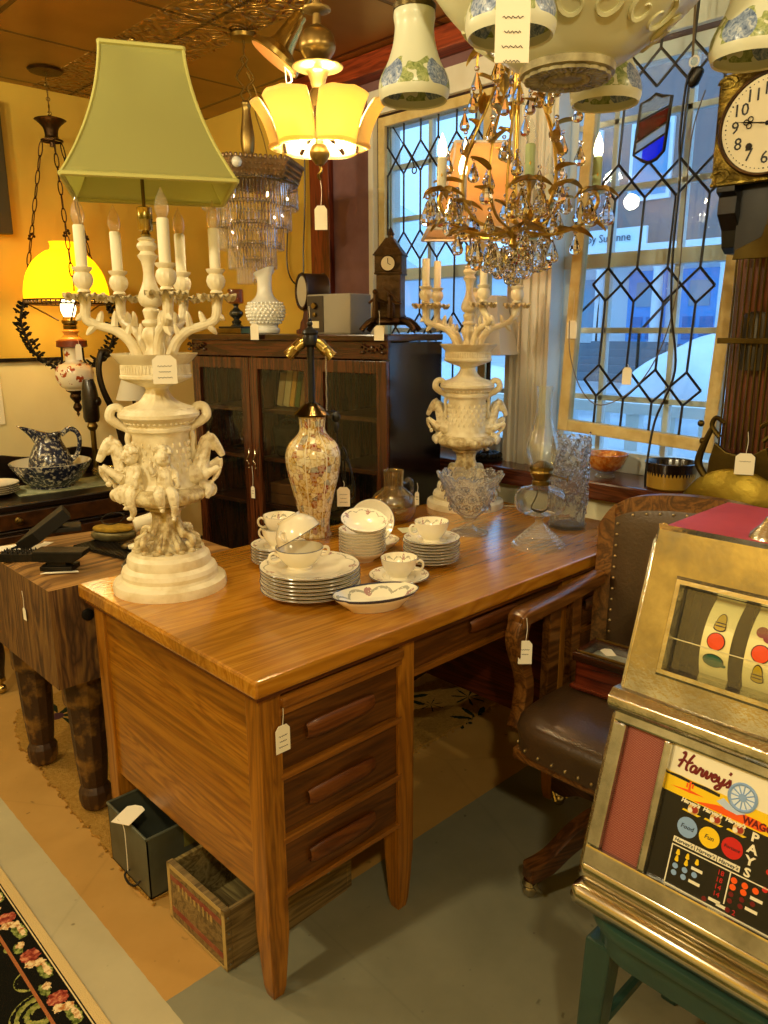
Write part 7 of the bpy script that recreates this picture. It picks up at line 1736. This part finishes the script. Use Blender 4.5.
# ------------------------------------------------------------------ hanging leaded glass panels
CAME = mat('lead came', '#2e2c28', .45, .6)
OLDW = mat('chipped cream frame paint', '#d9c48a', .6, 0, '#bfa260', 12, bump=.3, bscale=30)
DIA = glass('textured diamond glass', '#eef4f8', .12, 1.5, bump=.5, bscale=90, strength=1.2, diffuse=.14)
def leaded(name, label, loc, W, H, fw, cols, rows, dh, skip=(), tilt=0, grp='leaded glass panels'):
    """panel in the plane of the window wall; local x runs along +Y, z up from the bottom corner"""
    P = thing(name, label, 'window panel', loc, PI / 2, grp); P.rotation_euler = (0, tilt, PI / 2)
    b = MB()
    for lo, hi in (((0, -.018, 0), (fw, .018, H)), ((W - fw, -.018, 0), (W, .018, H)), ((fw, -.018, 0), (W - fw, .018, fw)), ((fw, -.018, H - fw), (W - fw, .018, H))): b.lo(lo, hi)
    b.build('frame', OLDW, P, smooth=0, bevel=.004)
    MB().lo((fw - .002, -.002, fw - .002), (W - fw + .002, .001, H - fw + .002)).build('pane', PANE, P, smooth=0)
    x0, x1 = fw, W - fw; sp = cols[1] - cols[0]; b = MB(); dm = MB()
    cl = lambda x: min(max(x, x0), x1)
    def seg(p, q): b.tube([(p[0], -.001, p[1]), (q[0], -.001, q[1])], .0045, 5)
    zs = [fw] + [z for r in rows for z in (r - dh, r + dh)] + [H - fw]
    for ci, x in enumerate(cols):
        for i in range(0, len(zs), 2):
            if (ci, i // 2) not in skip: seg((x, zs[i]), (x, zs[i + 1]))
    for r in rows:
        for x in cols:
            for sx in (-1, 1):
                xe = x + sx * sp / 2; f = 1
                if xe < x0: f = (x - x0) / (sp / 2); xe = x0
                if xe > x1: f = (x1 - x) / (sp / 2); xe = x1
                for sz in (-1, 1): seg((x, r + sz * dh), (xe, r + sz * dh * (1 - f)))
            dm.add([(x, -.003, r - dh), (cl(x + sp / 2), -.003, r), (x, -.003, r + dh), (cl(x - sp / 2), -.003, r)], [(0, 1, 2, 3)])
    b.build('lead_came', CAME, P); dm.build('diamond_pane', DIA, P, smooth=0)
    return P, seg
PW, PH = .583, 1.42
P, _ = leaded('leaded_panel', 'leaded glass panel with a red and blue shield, hanging crooked before the right window', (1.725, -.080, 1.003), PW, PH, .042, [.126, .234, .340, .446], [.192, .517, .842, 1.167], .054, skip=((2, 3),), tilt=-.043)
b = MB(); SHX, SHZ = .340, .985
R_ = MB(); out = [(-.040, .070), (-.015, .078), (0, .088), (.020, .080), (.046, .078), (.040, -.052), (.022, -.070), (0, -.078), (-.020, -.070), (-.046, -.055)]
def shard(pts, nm, m): MB().prism([(SHX - x * 1.2, SHZ + z * 1.2) for x, z in pts], -.004, .002, Matrix(((1, 0, 0, 0), (0, 0, 1, 0), (0, 1, 0, 0), (0, 0, 0, 1)))).build(nm, m, P, smooth=0)
shard([(.046, .078), (.020, .080), (0, .088), (-.040, .070), (-.043, .030), (.043, .060)][::1], 'textured_glass', glass('pebbled glass', '#e8f0f2', .15, 1.5, bump=.9, bscale=140, strength=1.6, kind='vor', diffuse=.12))
shard([(.046, .052), (-.043, .022), (-.044, -.022), (.044, .022)], 'ruby_glass', glass('ruby glass', '#b02418', .0, 1.5, strength=.8))
shard([(.044, .016), (-.044, -.028), (-.045, -.050), (.042, -.006)], 'milk_glass', glass('opal glass', '#cfdcdc', .1, 1.5, strength=1, diffuse=.25))
shard([(.042, -.012), (-.020, -.044), (-.020, -.070), (0, -.078), (.022, -.070), (.040, -.052)], 'blue_glass', glass('cobalt glass', '#3c78f0', .0, 1.5, strength=.8))
b = MB(); b.tube([(SHX - x * 1.2, -.001, SHZ + z * 1.2) for x, z in out], .0055, 5, True)
for p, q in (((.045, .056), (-.043, .026)), ((.044, .019), (-.044, -.025)), ((.042, -.009), (-.045, -.052))): b.tube([(SHX - 1.2 * p[0], -.001, SHZ + 1.2 * p[1]), (SHX - 1.2 * q[0], -.001, SHZ + 1.2 * q[1])], .004, 5)
b.build('shield_came', CAME, P)
b = MB()
for x in (.03, PW - .03): b.tube([(x, 0, PH), (x, 0, PH + .03), (x + .01, 0, ZC - 1.006)], .003, 6)
b.build('hanging_wire', IRON, P)
MB().lo((PW - .034, -.03, .52), (PW - .012, -.016, .565)).build('latch', IRON, P, smooth=0, bevel=.002)
P2, _ = leaded('leaded_panel', 'leaded glass panel in cream frame hanging before the left window, behind the bookcase clock', (1.836, .94, 1.03), .635, 1.262, .040, [.092, .192, .292, .392, .492, .592], [.37, .72, 1.08], .060)
b = MB()
for x in (.05, .585): b.torus((x, -.022, 1.245), .014, .003, 16, 6, rot=(PI/2, 0, 0))
b.tube(bez([(.585, -.022, 1.23), (.52, -.022, 1.15), (.46, -.022, 1.07), (.45, -.022, 1.045)], 5), .003, 6); b.torus((.448, -.022, 1.03), .013, .003, 16, 6, rot=(PI/2, 0, 0)); b.build('hanging_hook', IRON, P2)
price_tag((1.695, .452, 1.52), 'grey-backed price tag hanging on the left frame of the crooked leaded panel', (.038, .062), -PI/2, .10, 0)
price_tag((1.695, .228, 1.275), 'wavy cream price tag stuck on the glass of the crooked leaded panel', (.034, .058), -PI/2, .01, 0)
# dangling lamp cords with a socket
W = thing('dangling_cord', 'black lamp cord dangling in front of the crooked leaded panel', 'cord', (1.66, .07, 2.1), 0)
def wpt(y, z, x=1.665): return (x - 1.66, y - .07, z - 2.1)
MB().tube([wpt(.081, ZC - .005), wpt(.078, 2.327), wpt(.072, 2.167)], .0035, 6).build('upper_cord', mat('brass coloured cord', '#5a4a2c', .6), W)
b = MB(); b.torus(wpt(.066, 2.155), .014, .003, 16, 6, rot=(0, PI/2, 0)); b.build('wire_loop', mat('white loop wire', '#d8d8d0', .5), W)
MB().tube(bez([wpt(.066, 2.14), wpt(.085, 2.10), wpt(.092, 1.95), wpt(.082, 1.835), wpt(.085, 1.631), wpt(.075, 1.45), wpt(.046, 1.263), wpt(.095, 1.098, 1.655), wpt(.10, .95, 1.632), wpt(.098, .88, 1.628)], 6), .0042, 6).build('lower_cord', BLACK, W)
b = MB(); b.lathe([(.010, 0), (.016, .006), (.018, .04), (.012, .05), (.008, .056)], 14, Matrix.Translation(wpt(.045, 2.135)) @ Euler((.45 + PI, .1, 0)).to_matrix().to_4x4()); b.build('socket', BLACK, W)
MB().tube(bez([wpt(.025, 2.07), wpt(.055, 1.95), wpt(.058, 1.70), wpt(.062, 1.50), wpt(.10, 1.33), wpt(.18, 1.20), wpt(.30, 1.135), wpt(.38, 1.18), wpt(.435, 1.30), wpt(.445, 1.42)], 6), .002, 6).build('thin_wire', mat('grey wire', '#6a625a', .6), W)

# ------------------------------------------------------------------ things on the sill
SZ = .8705
w = thing('carnival_bowl', 'orange marigold glass bowl on the window sill', 'bowl', (1.745, .315, SZ), 0)
CARN = mat('marigold glass', '#d0701c', .18, .35, '#f0a850', 60, .4, .6, coat=.6, bump=.6, bscale=140)
MB().lathe(smoothprof([(.030, .022), (.05, .032), (.066, .055), (.076, .082), (.078, .086)], 4) + [(.075, .086)] + smoothprof([(.072, .082), (.062, .056), (.045, .036), (.001, .028)], 3), 48, rad=lambda a, z: 1 + .02 * math.cos(24 * a) * (z > .07)).build('body', CARN, w)
MB().lathe(smoothprof([(.036, 0), (.036, .006), (.026, .012), (.030, .022)], 3), 36).build('foot', CLEAR, w)
w = thing('ribbed_planter', 'round black and ochre ribbed pottery bowl on the sill', 'planter', (1.725, .060, SZ), 0)
RB2 = NT('two tone pottery'); v = RB2.coord(); sp = RB2.n('SeparateXYZ'); RB2.l(v, sp.inputs[0]); an = RB2.math('ARCTAN2', sp.outputs[1], sp.outputs[0])
th = RB2.math('ADD', .052, RB2.math('MULTIPLY', RB2.math('SINE', RB2.math('MULTIPLY', an, 44)), .006)); RB2.bsdf(RB2.mix(RB2.math('GREATER_THAN', sp.outputs[2], th), '#b08a34', '#1c120c'), .25, coat=.5)
MB().lathe([(.001, 0), (.070, 0), (.078, .006), (.083, .08), (.085, .088), (.080, .090), (.076, .082), (.070, .012), (.001, .010)], 132, rad=lambda a, z: 1 + .012 * math.cos(44 * a) * (.008 < z < .07)).build('body', RB2.m, w)
w = thing('window_lamp', 'table lamp with grey-white bell shade and black base on the window sill', 'lamp', (1.712, .835, SZ), 0)
b = MB(); b.lathe([(.001, 0), (.062, 0), (.068, .008), (.060, .016), (.03, .028), (.018, .04)], 32)
for k in range(14): a = k * PI / 7; b.ball((.05 * math.cos(a), .05 * math.sin(a), .024), (.018, .014, .014), 8, 6)
b.build('base', IRON, w)
b = MB(); b.lathe(smoothprof([(.016, .03), (.012, .06), (.017, .10), (.011, .18), (.013, .24), (.009, .34), (.009, .60)], 3), 16); b.build('stand', BLACK, w)
b = MB(); b.lathe(smoothprof([(.062, .645), (.075, .58), (.092, .52), (.112, .45), (.125, .424)], 4), 6, cap=(0, 0)); o = b.build('lampshade', fabric('white bell shade', '#e6e4de', .35), w, smooth=20); o.modifiers.new('t', 'SOLIDIFY').thickness = .002
price_tag((1.60, 1.02, 1.34), 'white price tag hanging on the left of the second candelabra lamp', (.03, .06), -.767, .03, 0)

# ------------------------------------------------------------------ pendulum clock at the right
CK = thing('wall_clock', 'tall pendulum clock with embossed brass dial surround beside the window', 'clock', (1.50, -.245, 0), -PI/2)
# local x = to the right (world -Y), local y = into the wall (world +X)
b = MB(); b.lo((-.078, .05, 0), (.16, .09, 1.62)); b.lo((-.078, .05, 1.6), (.15, .09, 1.79)); b.build('back_board', wood('clock back board', '#7a3a16', '#602a0e', '#3e1a08', 2, rough=.4), CK, smooth=0)
b = MB(); b.lo((-.125, .004, 1.790), (.15, .19, 2.10)); b.build('movement_case', BLACK, CK, smooth=0, bevel=.002)
MB().lo((-.09, .04, 1.60), (.15, .05, 1.79)).build('dark_recess', BLACK, CK, smooth=0)
for x0, x1 in ((-.135, -.085), (.09, .14)):
    q = [(.19, 1.79), (-.005, 1.79), (-.005, 1.755), (.015, 1.745), (.012, 1.70), (.05, 1.66), (.06, 1.615), (.085, 1.60), (.19, 1.60)]
    MB().prism(q, x0, x1, Matrix(((0, 0, 1, 0), (1, 0, 0, 0), (0, 1, 0, 0), (0, 0, 0, 1)))).build('bracket', BLACK, CK, smooth=0, bevel=.002)
EMB = NT('embossed brass sheet'); v = EMB.coord(); vo = EMB.n('TexVoronoi'); vo.feature = 'SMOOTH_F1'; vo.inputs['Scale'].default_value = 26; EMB.l(v, vo.inputs['Vector'])
EMB.bsdf(EMB.ramp(vo.outputs['Distance'], [(.1, '#a08c40'), (.6, '#4a3c14')]), .36, .9, EMB.bump(EMB.math('ADD', vo.outputs['Distance'], EMB.noise(v, 60, 3)), .9, .008)); EMB = EMB.m
DC = Vector((-.012, 0, 1.909))
b = MB(); N = 64; R0 = .126
sq = []
for k in range(N):
    a = 2 * PI * (k + .5) / N; m_ = max(abs(math.cos(a)), abs(math.sin(a))); sq.append((.139 * math.cos(a) / m_, .139 * math.sin(a) / m_))
vs = [(DC.x + x, -.004, DC.z + z) for x, z in sq] + [(DC.x + R0 * math.cos(2 * PI * (k + .5) / N), -.010, DC.z + R0 * math.sin(2 * PI * (k + .5) / N)) for k in range(N)] + [(DC.x + x, .006, DC.z + z) for x, z in sq]
b.add(vs, [(k, (k + 1) % N, N + (k + 1) % N, N + k) for k in range(N)] + [(k, 2 * N + k, 2 * N + (k + 1) % N, (k + 1) % N) for k in range(N)]); b.build('dial_surround', EMB, CK, smooth=30)
b = MB()
for (cx, cz) in ((-.115, -.115), (.115, -.115), (-.115, .115), (.115, .115)):
    for s in (-1, 1):
        pts = [(DC.x + cx * 1.0 + s * (.012 + .016 * (1 - t / 8)) * math.cos(t) * .9, -.007, DC.z + cz + (.020 * (1 - t / 9)) * math.sin(t)) for t in [.6 * i for i in range(12)]]
        b.tube(pts, lerpr([.005, .004, .002], 12), 6)
    b.ball((DC.x + cx * 1.05, -.006, DC.z + cz * 1.05), (.016, .006, .016), 10, 6); b.build('corner_scroll', EMB, CK); b = MB()
b.tube([(DC.x - .139, -.006, DC.z - .134), (DC.x + .139, -.006, DC.z - .134)], .006, 6); b.build('bottom_bead', EMB, CK)
DM = Matrix.Translation((DC.x, -.010, DC.z)) @ Euler((PI/2, 0, 0)).to_matrix().to_4x4()
MB().lathe([(.126, -.004), (.128, .004), (.124, .010), (.119, .010), (.117, .002)], 64, DM, rad=lambda a, z: 1 + .006 * math.cos(60 * a)).build('bezel', BRONZE, CK)
MB().lathe([(.001, .002), (.118, .002), (.118, .003), (.001, .004)], 64, DM).build('dial', mat('cream enamel clock dial', '#f0e4c2', .25, coat=.4), CK)
b = MB()
for h in range(1, 13):
    a = PI / 2 - h * PI / 6; textmb(b, str(h), .043, DM @ Matrix.Translation((.083 * math.cos(a), .083 * math.sin(a), .0045)) @ Matrix.Rotation(a - PI / 2 if False else 0, 4, 'Z'), .0003, 'CENTER', .0003)
for k in range(60):
    a = k * PI / 30; b.ball((0, 0, 0), (.0016 if k % 5 else .0024,) * 3, 5, 4, DM @ Matrix.Translation((.108 * math.cos(a), .108 * math.sin(a), .0042)))
b.build('numerals', BLACK, CK, smooth=0)
def hand(ang, L, nm):
    b = MB(); T_ = DM @ Matrix.Rotation(ang, 4, 'Z') @ Matrix.Translation((0, 0, .0075))
    b.tube([(-.018, 0, 0), (L * .55, 0, 0)], .0016, 5, M=T_); b.tube([(L * .55, 0, 0), (L, 0, 0)], [.0022, .0003], 5, M=T_)
    for (x, y) in ((.58, .008), (.58, -.008), (.70, 0)): b.torus((L * x, y, 0), .0062, .0014, 14, 5, T_)
    b.ball((0, 0, 0), .006, 8, 6, T_); b.build(nm, BLACK, CK)
hand(math.radians(170), .078, 'hour_hand'); hand(math.radians(-12), .10, 'minute_hand')
for x in (-.042, .042): b = MB(); b.lathe([(.001, 0), (.0085, 0), (.0085, .002), (.001, .002)], 16, DM @ Matrix.Translation((x, -.050, .0045))); b.build('winding_hole', IRON, CK)
PB = mat('dull pendulum brass', '#57481f', .4, .9, '#3c3012', 9, bump=.1, bscale=60)
b = MB(); b.lo((.014, -.02, 1.66), (.026, -.014, 1.79)); b.prism([(.012, 1.66), (.028, 1.66), (.034, 1.63), (.075, 1.60), (.080, 1.575), (-.068, 1.575), (-.062, 1.60), (.004, 1.63)], -.02, -.012, Matrix(((1, 0, 0, 0), (0, 0, 1, 0), (0, 1, 0, 0), (0, 0, 0, 1)))); b.build('pendulum_head', PB, CK, smooth=0, bevel=.002)
b0 = MB(); b0.tube([(0, -.016, 1.06), (0, -.016, 1.58)], .0032, 6); r0 = b0.build('pendulum_rod', PB, CK)
r0.location = (-.055, 0, 0)
for k in range(1, 9): inst(r0, CK, (-.055 + k * .0155, 0, 0))
MB().lo((-.085, -.026, 1.352), (.10, -.020, 1.368)).build('cross_bar', PB, CK, smooth=0, bevel=.002)
b = MB(); b.lathe([(.001, -.05), (.034, -.05), (.036, 0), (.036, .09), (.028, .105), (.001, .11)], 28, Matrix.Translation((-.005, .028, 1.33))); b.build('weight', mat('grey weight', '#4a463c', .45, .6), CK)
for s in (-1, 1):
    b = MB(); q = bez([(.006 + s * .06, -.016, 1.09), (.006 + s * .085, -.016, 1.12), (.006 + s * .075, -.016, 1.145), (.006 + s * .05, -.016, 1.13)], 5); b.tube(q, .007, 7)
    q = bez([(.006 + s * .085, -.016, 1.115), (.006 + s * .105, -.016, 1.06), (.006 + s * .115, -.016, 1.01), (.006 + s * .09, -.016, .97), (.006 + s * .07, -.016, .95)], 6); b.tube(q, lerpr([.007, .010, .012, .010, .008], len(q)), 8)
    for (x, z) in ((.108, 1.075), (.118, 1.125), (.10, .945)): b.ball((.006 + s * x, -.016, z), .010, 10, 7)
    b.build('lyre_scroll', PB, CK)
b = MB(); b.prism([(-.078, 1.02), (-.066, 1.075), (-.03, 1.05), (.006, 1.045), (.042, 1.05), (.078, 1.075), (.092, 1.02), (.096, .93), (-.082, .93)], -.022, -.010, Matrix(((1, 0, 0, 0), (0, 0, 1, 0), (0, 1, 0, 0), (0, 0, 0, 1)))); b.build('lyre_plate', PB, CK, smooth=0, bevel=.003)
b = MB(); b.lathe(smoothprof([(.001, .042), (.06, .038), (.12, .026), (.165, .008), (.173, 0)], 4) + [(.168, -.008), (.001, -.012)], 56, Matrix.Translation((.008, -.018, .835)) @ Euler((PI/2, 0, 0)).to_matrix().to_4x4()); b.build('pendulum_bob', mat('hammered brass bob', '#7c6a24', .36, .9, '#5c4c16', 7, bump=.15, bscale=40), CK)
price_tag((1.465, -.275, 1.115), 'large cream price tag hanging from the clock pendulum', (.05, .06), -PI/2 + .4, .06, 1)
# ------------------------------------------------------------------ light, sky and camera
WARM = (1.0, .86, .52)
for (x, y, e) in ((-1.5, .2, 92), (-1.1, -1.7, 84), (.9, -1.9, 42), (-.6, 1.9, 44), (-1.9, 2.3, 36)):
    lamp('shop_ceiling_lamp', (x, y, 2.38), e, WARM, .06)
lamp('peach_shade_light', (1.385, .668, 1.86), 3.0, (1, .68, .36), .03)
w = bpy.data.worlds.new('overcast dusk sky'); SC.world = w; w.use_nodes = True
bg = w.node_tree.nodes['Background']; bg.inputs[0].default_value = (.33, .62, 1.0, 1); bg.inputs[1].default_value = 2.7
cam = bpy.data.cameras.new('camera'); co = bpy.data.objects.new('camera', cam); COL.objects.link(co); SC.camera = co
cam.sensor_fit = 'VERTICAL'; cam.sensor_height = 24.0; cam.lens = 769.3 / 1024 * 24.0; cam.clip_start = .02; cam.clip_end = 200
th, ro, ya = .2365, -.0036, .7667
F = Vector((math.sin(ya), math.cos(ya), 0)); Rr = Vector((math.cos(ya), -math.sin(ya), 0)); U = Vector((0, 0, 1))
fw = F * math.cos(th) - U * math.sin(th); up = F * math.sin(th) + U * math.cos(th)
r2 = Rr * math.cos(ro) + up * math.sin(ro); u2 = -Rr * math.sin(ro) + up * math.cos(ro)
mw = Matrix((r2, u2, -fw)).transposed().to_4x4(); mw.translation = (-.7308, -1.1019, 1.4016); co.matrix_world = mw
vs = SC.view_settings; vs.view_transform = 'Standard'; vs.look = 'None'; vs.exposure = 0.0; vs.gamma = 1.0; vs.use_curve_mapping = False
cy = SC.cycles; cy.use_denoising = True; cy.max_bounces = 14; cy.transparent_max_bounces = 48; cy.transmission_bounces = 12; cy.glossy_bounces = 4; cy.diffuse_bounces = 4
cy.caustics_reflective = False; cy.caustics_refractive = False; cy.sample_clamp_indirect = 6.0; cy.sample_clamp_direct = 0
